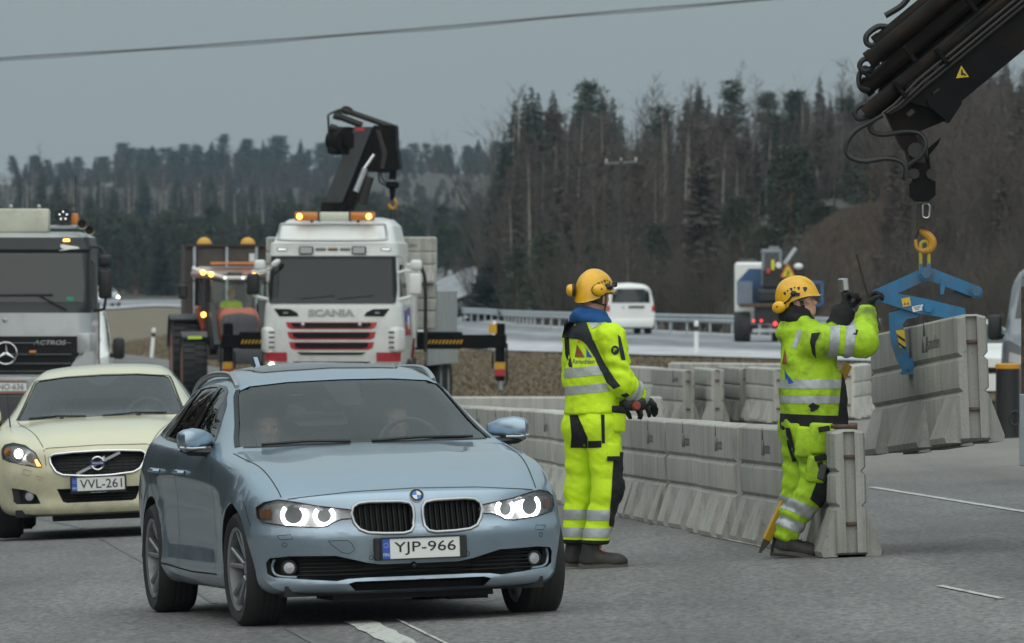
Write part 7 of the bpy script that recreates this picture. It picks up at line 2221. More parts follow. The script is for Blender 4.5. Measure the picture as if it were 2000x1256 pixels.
# ---- white van behind the silver lorry, grey van and white car at the right edge, distant cars
def front_van(loc, rz, paint, label, H, W, mirror=M_BLACK, name='van'):
 o = thing(name, label, 'van', loc, rz)
 k = loft_van(o, paint, 5.4, W, H, .85, 1.15)
 h1 = H * .62
 k.patch([(-W * .80, h1), (W * .80, h1), (W * .70, H * .91), (-W * .70, H * .91)], 'front', .006, 5).build('windscreen', M_GLASSK, o)
 for d in ('left', 'right'): k.patch([(1.35, H * .56), (2.3, H * .56), (2.3, H * .86), (1.75, H * .86)], d, .006, 3).build('side_window', M_GLASSK, o)
 for s in (-1, 1):
  MB().box((s * (W + .14), 1.55, H * .56), (.22, .16, .40), b=.06, seg=2).build('door_mirror', mirror, o)
  MB().bar((s * W * .93, 1.6, H * .50), (s * (W + .12), 1.57, H * .50), .06, .08).build('mirror_foot', mirror, o)
  k.patch([(s * .58, .78), (s * .85, .82), (s * .84, .98), (s * .62, .92)], 'front', .006, 3).build('headlight', M_LAMPIN, o)
  for y in (.95, 4.2): wheel(o, s * (W - .12), y, .34, .22, s, 10, .21)
 k.patch([(-.5, .72), (.5, .72), (.48, .60), (-.48, .60)], 'front', .006, 3).build('grille', M_GRILLE, o)
 MB().box((0, 2.6, .28), (1.6, 4.6, .12)).build('underbody', M_BLACK, o)
 return o, k
front_van((-8.42, 166, gzf(-8.42, 166) + .02), R(2), M_WHITEP, 'white van half hidden behind the silver lorry', 2.22, .98)
M_VGREY = mat('grey van paint', (.16, .175, .19), .3, .5, coat=.6)
gv, gk = front_van((8.55, 139, gzf(8.55, 139) + .0), R(-6), M_VGREY, 'dark grey van cut by the right edge behind the black drum', 2.42, 1.0)
MB().ball((-.55, 1.9, 2.44), .07, 8, 6).build('roof_lamp', M_BLACK, gv)
def small_car(loc, rz, paint, label, lit=True, plate=None):
 o = thing('parked_car' if not lit else 'distant_car', label, 'car', loc, rz)
 st = [(0, [(0, .22), (.62, .22), (.76, .3), (.82, .5), (.74, .70), (.5, .76), (0, .78)]), (.5, [(0, .2), (.7, .2), (.86, .3), (.89, .6), (.82, .82), (.6, .88), (0, .90)]),
   (1.2, [(0, .2), (.7, .2), (.87, .3), (.90, .66), (.84, .93), (.72, .98), (0, 1.02)]), (2.0, [(0, .2), (.7, .2), (.87, .3), (.90, .68), (.84, .95), (.62, 1.33), (0, 1.40)]),
   (2.6, [(0, .2), (.7, .2), (.87, .3), (.90, .68), (.84, .97), (.58, 1.40), (0, 1.47)]), (3.6, [(0, .2), (.7, .2), (.87, .3), (.90, .70), (.82, .98), (.56, 1.36), (0, 1.43)]), (4.3, [(0, .25), (.6, .25), (.78, .35), (.80, .7), (.74, .9), (.5, 1.0), (0, 1.02)])]
 V, F = car_loft(st, np.linspace(0, 4.3, 40), (.9, lambda x, z: .30 * (x / .85) ** 4), None, K=8)
 mb = MB(); mb.add(V, F); mb.build('body', paint, o, 40); k = Skin(V, F)
 k.patch([(-.66, 1.02), (.66, 1.02), (.56, 1.34), (-.56, 1.34)], 'front', .006, 5).build('windscreen', M_GLASSK, o)
 k.patch([(-.35, .62), (.35, .62), (.33, .52), (-.33, .52)], 'front', .006, 3).build('grille', M_GRILLE, o)
 for d in ('left', 'right'): k.patch([(1.75, 1.0), (3.7, 1.0), (3.3, 1.30), (2.2, 1.30)], d, .006, 3).build('side_window', M_GLASSK, o)
 for s in (-1, 1):
  h, n = k.hit(s * .62, .66, 'front'); MB().ball(h, .09, 10, 6, sc=(1, .5, .7)).build('headlight', M_BEAM if lit else M_LAMPIN, o)
  for y in (.8, 3.45): wheel(o, s * .78, y, .31, .2, s, 10, .2)
 if plate: number_plate(o, plate, (0, -.03, .45))
 MB().box((0, 2.1, .24), (1.4, 3.8, .1)).build('underbody', M_BLACK, o)
 return o
small_car((8.0, 152, gzf(8.0, 152) + .02), R(4), M_WHITEP, 'white car mostly hidden between the hanging barrier and grey van', False, None)
MB_ = MB()
def far_pos(px, py, D):
 X = (px - 1000) * D / FPX; return (X, D, gzf(X, D) + .04)
small_car(far_pos(214, 600, 640), R(12), mat('pale grey paint', (.4, .42, .44), .35, coat=.4), 'tiny pale car with lit headlamps on the far road at left')
small_car(far_pos(857, 553, 820), R(3), mat('silver paint', (.38, .4, .42), .3, .4, coat=.4), 'tiny silver car with lit headlamps on the climbing slip road')
small_car(far_pos(858, 612, 520), R(20), bpy.data.materials['pale grey paint'], 'tiny pale car behind the grey dropside boards', False)
# ---- black drum with orange band at the right edge
p = ground_at(1968, 856, d0=80); s_ = FPX / p.y
dr = thing('traffic_drum', 'black ribbed drum with orange band beside the grey van', 'drum', p)
r_ = 23.5 / s_; hh = 146 / s_
mb = MB(); prof = [(r_, 0)]
for k in range(24): prof += [(r_, hh * .93 * k / 24), (r_ * .97, hh * .93 * (k + .5) / 24)]
prof += [(r_, hh * .93)]
mb.lathe(prof, 24); mb.build('drum', M_BLACK, dr)
MB().lathe([(r_ * 1.02, hh * .93), (r_ * 1.02, hh * .985), (r_ * .9, hh), (0, hh)], 24).build('orange_band', mat('orange band', (.55, .25, .01), .5), dr)
MB().tube([Vector((r_ * .55 + .07 * math.cos(a), -r_ * .95, hh * .27 + .09 * math.sin(a))) for a in np.linspace(0, 2 * PI, 14, endpoint=False)], .018, 6, closed=True).build('ring_handle', M_STEELD, dr)
# ---- tipper lorry with excavator on the highway, seen from behind
tl = thing('tipper_lorry', 'white and blue tipper lorry driving away on the highway', 'lorry', (0, 0, 0))
TD = 300.0
def tq(px, py, y=0): return Vector(((px - 1500) * TD / FPX, y, (675 - py) * TD / FPX))
M_TBLUE = mat('tipper blue', (.025, .085, .20), .45, coat=.3, var=.15, scale=2)
def tbox(x0, y0, x1, y1, d0, d1, name, m, b=.02, par=None):
 a, c = tq(x0, y1), tq(x1, y0)
 return MB().box(((a.x + c.x) / 2, (d0 + d1) / 2, (a.z + c.z) / 2), (c.x - a.x, d1 - d0, c.z - a.z), b=b).build(name, m, par or tl)
tbox(1437, 519, 1525, 640, 4.6, 6.4, 'cab', M_LWHITE, .08)
tbox(1445, 513, 1480, 520, 4.8, 5.6, 'roof_lamps', M_DGREY, .02)
tbox(1440, 556, 1471, 603, 1.2, 1.8, 'ribbed_locker', M_TBLUE)
mb = MB()
for k in range(9): q = tq(1443 + 3.2 * k, 580); mb.box((q.x, 1.18, q.z), (.02, .03, .75))
mb.build('locker_rib', M_GALV, tl)
mb = MB(); Q = [tq(*q) for q in ((1442, 604), (1442, 556), (1464, 532), (1562, 532), (1562, 604))]
mb.prism([(q.x, q.z) for q in Q], 2.0, 2.4, MXZ); mb.build('tipper_front', M_TBLUE, tl, fix=True)
tbox(1445, 600, 1562, 608, .1, 4.4, 'load_bed', M_RUST)
tbox(1562, 556, 1609, 562, .2, .4, 'tailgate_frame', M_TBLUE, .01); tbox(1603, 556, 1609, 606, .2, .4, 'tailgate_frame', M_TBLUE, .01); tbox(1562, 600, 1609, 606, .2, .4, 'tailgate_frame', M_TBLUE, .01)
tbox(1475, 608, 1535, 640, .3, 4.2, 'chassis', M_BLACK); tbox(1470, 650, 1540, 657, .0, .1, 'rear_bar', M_GALV, .01)
tbox(1436, 624, 1453, 630, .5, 2.2, 'side_bar', M_GALV, .01); tbox(1438, 643, 1453, 649, .5, 2.2, 'side_bar', M_GALV, .01)
for px in (1441, 1452, 1460, 1514, 1552):
 for yy in ((.6, 2.0) if px not in (1514,) else (.6,)):
  q = tq(px, 675); lorry_wheel(tl, q.x, yy, .50, .22, M_STEELD)
for px in (1472, 1487, 1514):
 q = tq(px, 634 if px < 1500 else 640); MB().ball((q.x, -.02, q.z), 0.04 if px < 1500 else .07, 8, 6).build('tail_lamp', mat('lit tail lamp', (.9, .03, .03), .3, emit=2.0, ecol=(1, .05, .04)) if 'lit tail lamp' not in bpy.data.materials else bpy.data.materials['lit tail lamp'], tl)
tbox(1420, 532, 1428, 560, 5.4, 5.6, 'mirror', M_BLACK, .03); tbox(1426, 545, 1438, 548, 5.4, 5.5, 'mirror_arm', M_BLACK, .01)
X = (1500 - 1000) * TD / FPX
tl.location = (X, TD, gzf(X, TD) + .04); tl.rotation_euler = (0, 0, R(-1))
ex = thing('mini_excavator', 'small grey excavator riding on the tipper lorry\'s bed', 'excavator', Vector(tl.location) + Vector((0, 0, 0)), R(-1))
def ebox(x0, y0, x1, y1, d0, d1, name, m, b=.02):
 a, c = tq(x0, y1), tq(x1, y0)
 return MB().box(((a.x + c.x) / 2, (d0 + d1) / 2, (a.z + c.z) / 2), (c.x - a.x, d1 - d0, c.z - a.z), b=b).build(name, m, ex)
M_EGREY = mat('excavator grey', (.19, .21, .22), .5, var=.15)
ebox(1487, 494, 1528, 503, .9, 2.2, 'roof', M_EGREY, .04); ebox(1502, 489, 1523, 494, 1.0, 2.0, 'roof_lamp', M_EGREY, .03)
for x in (1488, 1522): ebox(x, 500, x + 6, 566, .9, 1.05, 'cab_frame', M_EGREY, .02)
ebox(1494, 503, 1522, 532, .95, 1.0, 'cab_window', M_GLASSK, .005)
ebox(1490, 532, 1560, 572, .8, 2.6, 'engine_cover', M_STEELD, .08); ebox(1480, 572, 1562, 600, .6, 3.0, 'crawler_track', M_BLACK, .1)
ebox(1507, 515, 1513, 535, .7, .8, 'yellow_strap', mat('strap yellow', (.65, .62, .03), .5)); ebox(1497, 532, 1505, 542, .7, .8, 'red_can', M_RED)
q0, q1 = tq(1532, 524, .9), tq(1555, 492, .9); MB().bar(q0, q1, .13, .13, bev=.02).build('digger_arm', M_GALV, ex)
q = tq(1521, 525, .75); mb = MB(); mb.lathe([(.0, 0), (.10, 0), (.10, .04), (0, .04)], 16, MT(q.x, q.y, q.z) @ AXY); mb.build('speed_disc', M_PLATEW, ex)
q = tq(1560, 528, .8); MB().ball(q, .16, 10, 8, sc=(1, 1, .7)).build('white_sack', M_PLATEW, ex); ebox(1549, 530, 1572, 548, .8, 1.2, 'bundle', M_STEELD, .05)
sg = thing('warning_sign', 'yellow triangular warning sign strapped behind the excavator', 'sign', Vector(tl.location) + Vector((0, 0, 0)), R(-1))
Q = [tq(1526, 548, .6), tq(1553, 548, .6), tq(1539, 523, .6)]
mb = MB(); mb.prism([(q.x, q.z) for q in Q], .60, .62, MXZ); mb.build('sign_board', mat('sign lime yellow', (.72, .70, .02), .5), sg, fix=True)
c = sum(Q, Vector()) / 3
mb = MB()
for i in range(3): mb.bar(Vector((Q[i].x, .59, Q[i].z)), Vector((Q[(i + 1) % 3].x, .59, Q[(i + 1) % 3].z)), .03, .05)
mb.build('sign_border', mat('sign orange edge', (.55, .16, .02), .5), sg)
mb = MB(); mb.ball((c.x, .58, c.z + .05), .03, 8, 6); mb.bar((c.x, .58, c.z - .08), (c.x + .02, .58, c.z + .03), .03, .05); mb.bar((c.x - .06, .58, c.z - .08), (c.x + .05, .58, c.z - .02), .02, .03); mb.build('sign_pictogram', M_PLATEK, sg)
# ------------------------------------------------------------------ people: one skin from a field of limbs
class Field:
 def __init__(s, lo, hi, h):
  s.h = h; s.lo = np.array(lo, float)
  s.n = np.ceil((np.array(hi) - s.lo) / h).astype(int) + 1
  s.F = np.full(s.n, 0.5, dtype=np.float32); s.T = np.zeros(s.n, dtype=np.int16); s.B = np.full(s.n, 9.0, dtype=np.float32)
 def block(s, lo, hi):
  a = np.clip(np.floor((np.array(lo) - s.lo) / s.h).astype(int), 0, s.n - 1)
  b = np.clip(np.ceil((np.array(hi) - s.lo) / s.h).astype(int) + 1, 1, s.n)
  if np.any(b <= a): return None, None
  g = np.meshgrid(*[s.lo[i] + s.h * np.arange(a[i], b[i]) for i in range(3)], indexing='ij')
  return tuple(slice(a[i], b[i]) for i in range(3)), np.stack(g, -1)
 def blend(s, sl, d, k, tag):
  f = s.F[sl]
  if k > 0:
   hh = np.maximum(k - np.abs(f - d), 0) / k
   s.F[sl] = np.minimum(f, d) - hh * hh * k * .25
  else:
   s.F[sl] = np.minimum(f, d)
  t = d < s.B[sl]
  s.T[sl] = np.where(t, tag, s.T[sl]); s.B[sl] = np.minimum(s.B[sl], d)
 def cap(s, a, b, ra, rb=None, k=.03, tag=0, ax=None, fl=1.0, wob=None):
  a, b = np.array(a, float), np.array(b, float); rb = ra if rb is None else rb
  m = max(ra, rb) * max(1, fl) + k + .05
  sl, p = s.block(np.minimum(a, b) - m, np.maximum(a, b) + m)
  if sl is None: return
  q = p - a; ab = b - a
  if ax is not None:
   ax = np.array(ax, float); ax /= np.linalg.norm(ax)
   q = q + (q @ ax)[..., None] * ax * (1 / fl - 1)
   ab = ab + (ab @ ax) * ax * (1 / fl - 1)
  h = np.clip((q @ ab) / max(ab @ ab, 1e-9), 0, 1)
  d = np.linalg.norm(q - h[..., None] * ab, axis=-1) - (ra + (rb - ra) * h)
  if wob is not None: d = d + wob(p, h)
  s.blend(sl, d.astype(np.float32), k, tag)
 def ell(s, c, r, k=.03, tag=0, M=None):
  c, r = np.array(c, float), np.array(r, float); m = r.max() + k + .05
  sl, p = s.block(c - m, c + m)
  if sl is None: return
  q = p - c
  if M is not None: q = q @ np.array(M.to_3x3())
  l = np.linalg.norm(q / r, axis=-1); g = np.linalg.norm(q / (r * r), axis=-1)
  d = l * (l - 1) / np.maximum(g, 1e-6)
  s.blend(sl, d.astype(np.float32), k, tag)
 def carve(s, c, r, k=.01):
  c, r = np.array(c, float), np.array(r, float); m = r.max() + k + .03
  sl, p = s.block(c - m, c + m)
  q = p - c; l = np.linalg.norm(q / r, axis=-1); g = np.linalg.norm(q / (r * r), axis=-1)
  d = -(l * (l - 1) / np.maximum(g, 1e-6)).astype(np.float32)
  f = s.F[sl]; hh = np.maximum(k - np.abs(f - d), 0) / k
  s.F[sl] = np.maximum(f, d) + hh * hh * k * .25
 def plane(s, co, no, tags=None):
  """cut away the side the normal points to, optionally only near given limbs"""
  g = np.meshgrid(*[s.lo[i] + s.h * np.arange(s.n[i]) for i in range(3)], indexing='ij')
  d = sum((g[i] - co[i]) * no[i] for i in range(3)).astype(np.float32)
  new = np.maximum(s.F, d)
  if tags is not None: new = np.where(np.isin(s.T, tags), new, s.F)
  s.F = new
 def folds(s, amp, freq, seed=0, st=(1, 1, 1)):
  r = np.random.RandomState(seed)
  g = np.meshgrid(*[s.lo[i] + s.h * np.arange(s.n[i]) for i in range(3)], indexing='ij')
  acc = np.zeros(s.n, dtype=np.float32)
  for o in range(3):
   f = freq * (1.9 ** o)
   for _ in range(3):
    v = r.normal(size=3) * np.array(st); v /= np.linalg.norm(v); ph = r.uniform(0, 6.28, 3); w = r.normal(size=3)
    warp = np.sin((g[0] * w[1] + g[1] * w[2] + g[2] * w[0]) * f * .6 + ph[1]) * 1.3
    t_ = np.sin((g[0] * v[0] + g[1] * v[1] + g[2] * v[2]) * f + ph[0] + warp)
    acc += ((t_ if o == 0 else 1.3 * (np.abs(t_) - .64)) / (1.6 ** o)).astype(np.float32)
  s.F += amp * acc / 3.5
 def mesh(s, name):
  F = s.F; n = s.n
  c = [F[i:n[0] - 1 + i, j:n[1] - 1 + j, k:n[2] - 1 + k] for i in (0, 1) for j in (0, 1) for k in (0, 1)]
  neg = sum((x < 0).astype(np.int8) for x in c)
  act = np.argwhere((neg > 0) & (neg < 8))
  idx = -np.ones(n - 1, dtype=np.int64); idx[tuple(act.T)] = np.arange(len(act))
  P_ = np.zeros((len(act), 3)); W = np.zeros(len(act))
  offs = [(i, j, k) for i in (0, 1) for j in (0, 1) for k in (0, 1)]
  vals = {o: F[act[:, 0] + o[0], act[:, 1] + o[1], act[:, 2] + o[2]] for o in offs}
  for a in offs:
   for d in range(3):
    if a[d]: continue
    b = list(a); b[d] = 1; b = tuple(b)
    va, vb = vals[a], vals[b]
    m = (va < 0) != (vb < 0)
    t = np.where(m, va / np.where(m, va - vb, 1), 0)
    p = np.array(a, float)[None, :] + np.zeros((len(act), 3)); p[:, d] += t
    P_[m] += p[m]; W += m
  P_ = (P_ / W[:, None] + act) * s.h + s.lo
  quads = []
  for d in range(3):
   e1, e2 = [(1, 2), (2, 0), (0, 1)][d]
   sh = np.array(n); sh[d] -= 1
   A = F[tuple(slice(0, sh[i]) for i in range(3))]
   B = F[tuple(slice(1, None) if i == d else slice(0, sh[i]) for i in range(3))]
   m = (A < 0) != (B < 0)
   pts = np.argwhere(m); fl = (A < 0)[m]
   ok = (pts[:, e1] > 0) & (pts[:, e2] > 0) & (pts[:, e1] < n[e1] - 1) & (pts[:, e2] < n[e2] - 1)
   pts, fl = pts[ok], fl[ok]
   def cell(o1, o2):
    q = pts.copy(); q[:, e1] -= o1; q[:, e2] -= o2
    return idx[q[:, 0], q[:, 1], q[:, 2]]
   Q = np.stack([cell(1, 1), cell(0, 1), cell(0, 0), cell(1, 0)], 1)
   Q = np.where(fl[:, None], Q, Q[:, ::-1])
   quads.append(Q)
  Q = np.concatenate(quads)
  Q = Q[(Q >= 0).all(1)]
  tags = s.T[tuple(act.T)]
  me = bpy.data.meshes.new(name)
  me.vertices.add(len(P_)); me.vertices.foreach_set('co', P_.astype(np.float32).ravel())
  me.loops.add(len(Q) * 4); me.loops.foreach_set('vertex_index', Q.astype(np.int32).ravel())
  me.polygons.add(len(Q)); me.polygons.foreach_set('loop_start', np.arange(0, len(Q) * 4, 4, dtype=np.int32))
  me.polygons.foreach_set('loop_total', np.full(len(Q), 4, dtype=np.int32))
  me.update(calc_edges=True); me.validate()
  a = me.attributes.new('limb', 'INT', 'POINT'); a.data.foreach_set('value', tags.astype(np.int32))
  bm = bmesh.new(); bm.from_mesh(me)
  for _ in range(2): bmesh.ops.smooth_vert(bm, verts=bm.verts, factor=.5, use_axis_x=True, use_axis_y=True, use_axis_z=True)
  bm.to_mesh(me); bm.free()
  smooth_mesh(me, 70)
  return me
def cut_patch(me, name, m, parent, planes=(), keep=None, tags=None, off=.004):
 """a piece of the garment's own surface, lifted off it"""
 bm = bmesh.new(); bm.from_mesh(me)
 lay = bm.verts.layers.int.get('limb')
 bm.normal_update()
 if tags is not None:
  bmesh.ops.delete(bm, geom=[f for f in bm.faces if f.verts[0][lay] not in tags], context='FACES')
 for co, no in planes:
  bmesh.ops.bisect_plane(bm, geom=bm.verts[:] + bm.edges[:] + bm.faces[:], dist=1e-5, plane_co=co, plane_no=no, clear_outer=True)
 if keep is not None:
  bmesh.ops.delete(bm, geom=[f for f in bm.faces if not keep(f.calc_center_median(), f.normal)], context='FACES')
 bm.normal_update()
 nn = [v.normal.copy() for v in bm.verts]
 for v, q in zip(bm.verts, nn): v.co += q * off
 out = bpy.data.meshes.new(name); bm.to_mesh(out); bm.free()
 smooth_mesh(out, 60)
 if not len(out.polygons): print('EMPTY PATCH', name)
 return link(name, out, parent, m)
def hand(F, w, d, nrm, curl=1.2, sc=1.0, g=0.0, tag=9, side=1, spread=.0, k=.006, thumb=.6):
 """palm, four unequal fingers and a thumb; d along the hand, nrm out of the palm"""
 w, d, nrm = Vector(w), Vector(d).normalized(), Vector(nrm).normalized()
 nrm = (nrm - d * nrm.dot(d)).normalized(); sv = d.cross(nrm) * side
 for i, (o, L, r) in enumerate(((-.030, .92, .0085), (-.010, 1.05, .0092), (.011, 1.0, .009), (.030, .78, .0078))):
  b0 = w + sv * o * .6 * sc; b1 = w + d * .092 * sc + sv * o * sc
  F.cap(b0, b1, (.014 + g) * sc, (.0125 + g) * sc, .012, tag)
  p = b1; a = .25
  for q, l in enumerate((.044, .028, .022)):
   a = a + curl / 2.2 * (1 if q else .8)
   dd = (d * math.cos(a) + nrm * math.sin(a) + sv * spread * o * 4).normalized()
   p2 = p + dd * l * L * sc
   F.cap(p, p2, (r + g) * sc * (1 - .08 * q), (r + g) * sc * (.94 - .08 * q), k, tag)
   p = p2
 t0 = w + d * .025 * sc - sv * .026 * sc + nrm * .008
 t1 = t0 + (d * .55 - sv * .55 + nrm * thumb).normalized() * .042 * sc
 t2 = t1 + (d * .75 + nrm * (thumb + .1) - sv * .05).normalized() * .032 * sc
 t3 = t2 + (d * .7 + nrm * (thumb + .3) + sv * .25).normalized() * .026 * sc
 for a, b, r0, r1 in ((t0, t1, .0135, .0115), (t1, t2, .011, .010), (t2, t3, .010, .008)): F.cap(a, b, (r0 + g) * sc, (r1 + g) * sc, .008, tag)
def head(F, c, M, tag=1, beard=False, jaw=1.0):
 """c: centre of the skull; M: columns forward, left, up"""
 m3 = M.to_3x3()
 def L(x, y, z): return Vector(c) + m3 @ Vector((x, y, z))
 F.ell(L(-.012, 0, .025), (.096, .076, .098), .02, tag, M)
 F.ell(L(.028, 0, -.035), (.064, .060, .082), .025, tag, M)
 F.ell(L(.050, 0, -.088), (.034 * jaw, .036 * jaw, .026), .03, tag, M)           # chin
 for s in (-1, 1):
  F.cap(L(-.012, s * .058, -.045), L(.045, s * .030, -.088), .020, .020, .025, tag)   # jaw
  F.ell(L(.060, s * .036, -.026), (.022, .020, .018), .02, tag, M)             # cheek
  F.ell(L(.072, s * .031, .010), (.016, .026, .009), .014, tag, M)             # brow
  F.ell(L(-.008, s * .074, -.012), (.021, .008, .032), .006, tag, M)           # ear
  F.ell(L(.001, s * .079, -.005), (.010, .006, .018), .004, tag, M)
 F.cap(L(.088, 0, .000), L(.104, 0, -.034), .009, .0125, .010, tag)                # nose
 for s in (-1, 1): F.ell(L(.096, s * .011, -.038), (.010, .008, .008), .008, tag, M)
 F.ell(L(.088, 0, -.060), (.010, .021, .0065), .006, tag, M); F.ell(L(.087, 0, -.071), (.010, .018, .0065), .006, tag, M)
 for s in (-1, 1): F.carve(L(.092, s * .031, -.006), (.016, .016, .009))
 return L
M_SKIN = mat('skin', (0.50, 0.27, 0.19), 0.55, var=.10, scale=14)
M_HAIR = mat('short hair', (0.06, 0.045, 0.035), 0.9, var=.3, scale=40)
M_HIVIS = mat('fluorescent yellow cloth', (0.60, 0.86, 0.010), 0.75, var=.07, scale=5, dirt=(.30, .42, .02), damt=.5, dscale=4, bump=.5, bscale=13)
M_HIVISD = mat('soiled fluorescent cloth', (0.36, 0.58, 0.012), 0.75, var=.10, scale=4, dirt=(.07, .085, .02), damt=.8, dscale=5.5, bump=.4, bscale=14)
M_NAVY = mat('charcoal cloth', (0.022, 0.027, 0.030), 0.85, var=.2, scale=8)
M_BLKCL = mat('black cloth', (0.010, 0.010, 0.011), 0.9, var=.3, scale=12, dirt=(.03, .03, .03), damt=.5, dscale=6)
M_REFL = mat('reflective tape', (0.42, 0.45, 0.42), 0.45, .25, var=.14, scale=60, stretch=(1, 1, 3))
M_REFL2 = mat('grey reflective tape', (0.40, 0.42, 0.43), 0.45, .25, dirt=(.2, .2, .19), damt=.5, dscale=6)
M_BLUEH = mat('blue hood', (0.012, 0.085, 0.26), 0.9, var=.2, scale=9)
M_HELM = mat('yellow helmet', (0.80, 0.43, 0.008), 0.32, coat=.35, dirt=(.4, .19, .02), damt=.4, dscale=9)
M_GLOVE = mat('black glove', (0.009, 0.009, 0.010), 0.8, var=.4, scale=30, dirt=(.035, .03, .028), damt=.5, dscale=12)
M_BOOT = mat('dark boot leather', (0.022, 0.020, 0.018), 0.65, var=.3, scale=10, dirt=(.07, .06, .05), damt=.6, dscale=7)
M_SOLE = mat('boot sole', (0.085, 0.078, 0.065), 0.85, var=.2)
M_LACE = mat('orange lace', (0.50, 0.10, 0.03), 0.7)
M_GOGG = glass('clear goggles', (.86, .9, .9), 1.5)
def frame(fwd, up=(0, 0, 1)):
 f = Vector(fwd).normalized(); u = Vector(up); l = u.cross(f).normalized(); u = f.cross(l)
 return Matrix((f, l, u)).transposed().to_4x4()
def helmet(parent, c, M, muffs, name='helmet', lamp=False):
 T = Matrix.Translation(c) @ M
 V, F = [], []
 n, m = 40, 16
 for i in range(m + 1):
  for k in range(n):
   a = 2 * PI * k / n
   ca, sa = math.cos(a), math.sin(a)
   zb = -.028 - .045 * max(0, -ca) ** 1.3 + .018 * math.exp(-((abs(sa) - .95) / .3) ** 2) * (ca > -.4)
   top = .128
   t = i / m
   if t < .93:
    th = (t / .93) * PI / 2
    r = math.sin(th) ** .92; z = top * math.cos(th) + zb * (1 - math.cos(th)) * 1.0
    z = top * math.cos(th) * (1) + (zb) * (t / .93) ** 3
    e = 0
   else:
    r = 1; z = zb; e = (t - .93) / .07
   x = (.148 if ca > 0 else .142) * r * ca + (.014 * e * max(0, ca) ** 2); y = .113 * r * sa
   k2 = 1 + .014 * e
   if abs(y) < .035: z += .006 * math.cos(y / .035 * PI / 2) * (1 - e) * (r < .95)
   V.append((x * k2, y * k2, z - .008 * e))
 for i in range(m):
  for k in range(n):
   k2 = (k + 1) % n
   F.append((i * n + k, (i + 1) * n + k, (i + 1) * n + k2, i * n + k2))
 sk = BVHTree.FromPolygons([Vector(v) for v in V], F)
 o = len(V); V2 = [(x * .95, y * .95, z * .95 - .002) for x, y, z in V]
 mb = MB(); mb.add(V + V2, F + [tuple(i + o for i in f[::-1]) for f in F] + [(m * n + k, m * n + k + o, m * n + (k + 1) % n + o, m * n + (k + 1) % n) for k in range(n)], 0, T)
 h = mb.build(name, M_HELM, parent, 50)
 def on(x, z, s, off=.002):
  r = sk.ray_cast(Vector((x, s * .4, z)), Vector((0, -s, 0)))
  return (r[0] + r[1] * off * (1 if r[1].y * s > 0 else -1)) if r[0] else Vector((x, s * .1, z))
 for s in (-1, 1):
  for k, x in enumerate((-.058, -.036, -.012, .012, .036)):
   mb = MB(); zc = .056 - abs(x - .0) * .32 + (.004 if k % 2 else 0); w = .0095 if k % 2 == 0 else .006
   mb.add([on(x - w, zc + w, s), on(x + w, zc + w, s), on(x + w * .5, zc - w, s), on(x - w * .5, zc - w, s)], [(0, 1, 2, 3)] if s < 0 else [(3, 2, 1, 0)], 0, T)
   mb.build('vent', M_BLACK, h)
  mb = MB(); mb.add([on(.062, .045, s), on(.086, .040, s), on(.088, .028, s), on(.072, .012, s), on(.064, .018, s)], [(0, 1, 2, 3, 4)] if s < 0 else [(4, 3, 2, 1, 0)], 0, T); mb.build('side_cap', M_BLACK, h)
  q = on(-.004, .020, s, .010)
  mb = MB(); mb.ball(T @ q, .020, 10, 8, sc=(1, 1, 1)); mb.bar(T @ q, T @ on(.03, .004, s, .012), .016, .02); mb.build('clip', M_BLACK, h)
 for (x, y, z, tilt, s) in muffs:
  A = T @ MT(x, y, z) @ MR(0, 0, tilt)
  mb = MB(); mb.lathe([(.0, .037), (.021, .036), (.040, .028), (.047, .013), (.048, .0)], 22, A @ Matrix.Diagonal((1.0, 1, .82, 1)) @ MR(-PI / 2 * s, 0, 0)); cup = mb.build('ear_muff', M_HELM, h, 50)
  mb = MB(); mb.lathe([(.048, .0), (.050, -.012), (.041, -.018)], 22, A @ Matrix.Diagonal((1.0, 1, .82, 1)) @ MR(-PI / 2 * s, 0, 0)); mb.build('muff_seal', M_BLACK, cup, 50)
  mb = MB(); mb.box((0, 0, 0), (.012, .002, .010), b=.0);
  for v in range(len(mb.v)): mb.v[v] = tuple(A @ (Vector(mb.v[v]) + Vector((.0, s * .0375, .006))))
  mb.build('muff_print', M_TAIL, cup)
  mb = MB(); mb.tube([A @ Vector((.03, s * .01, .01)), A @ Vector((.075, s * .012, .022)), T @ on(.0, .022, -1 if y < 0 else 1, .012)], .006, 6); mb.build('muff_arm', M_BLACK, cup)
 if lamp:
  mb = MB(); mb.tube([T @ on(x, .006 + .02 * (x > .05), -1, .006) for x in (-.05, -.02, .02, .06, .09, .115)], .009, 6, flat=.5)
  mb.tube([T @ on(.115, .026, -1, .006), T @ Vector((.155, -.03, .026)), T @ Vector((.160, .0, .026))], .009, 6); mb.build('lamp_strap', M_BLACK, h)
  mb = MB(); mb.box((0, 0, 0), (.040, .05, .036), b=.010, seg=2)
  for v in range(len(mb.v)): mb.v[v] = tuple(T @ MT(.172, -.012, .028) @ Vector(mb.v[v]))
  mb.build('head_lamp', M_BLACK, h)
 return h
def strap(parent, L, name='chin_strap'):
 mb = MB()
 for s in (-1, 1):
  mb.tube(catmull([L(.012, s * .080, .03), L(.014, s * .080, -.03), L(.022, s * .066, -.075), L(.040, s * .030, -.112), L(.044, 0, -.117)], 4), .0085, 6, flat=.45)
  mb.tube(catmull([L(-.085, s * .05, -.02), L(-.055, s * .074, -.045), L(-.01, s * .078, -.055), L(.018, s * .072, -.058)], 4), .0085, 6, flat=.45)
 return mb.build(name, M_BLACK, parent, 60)
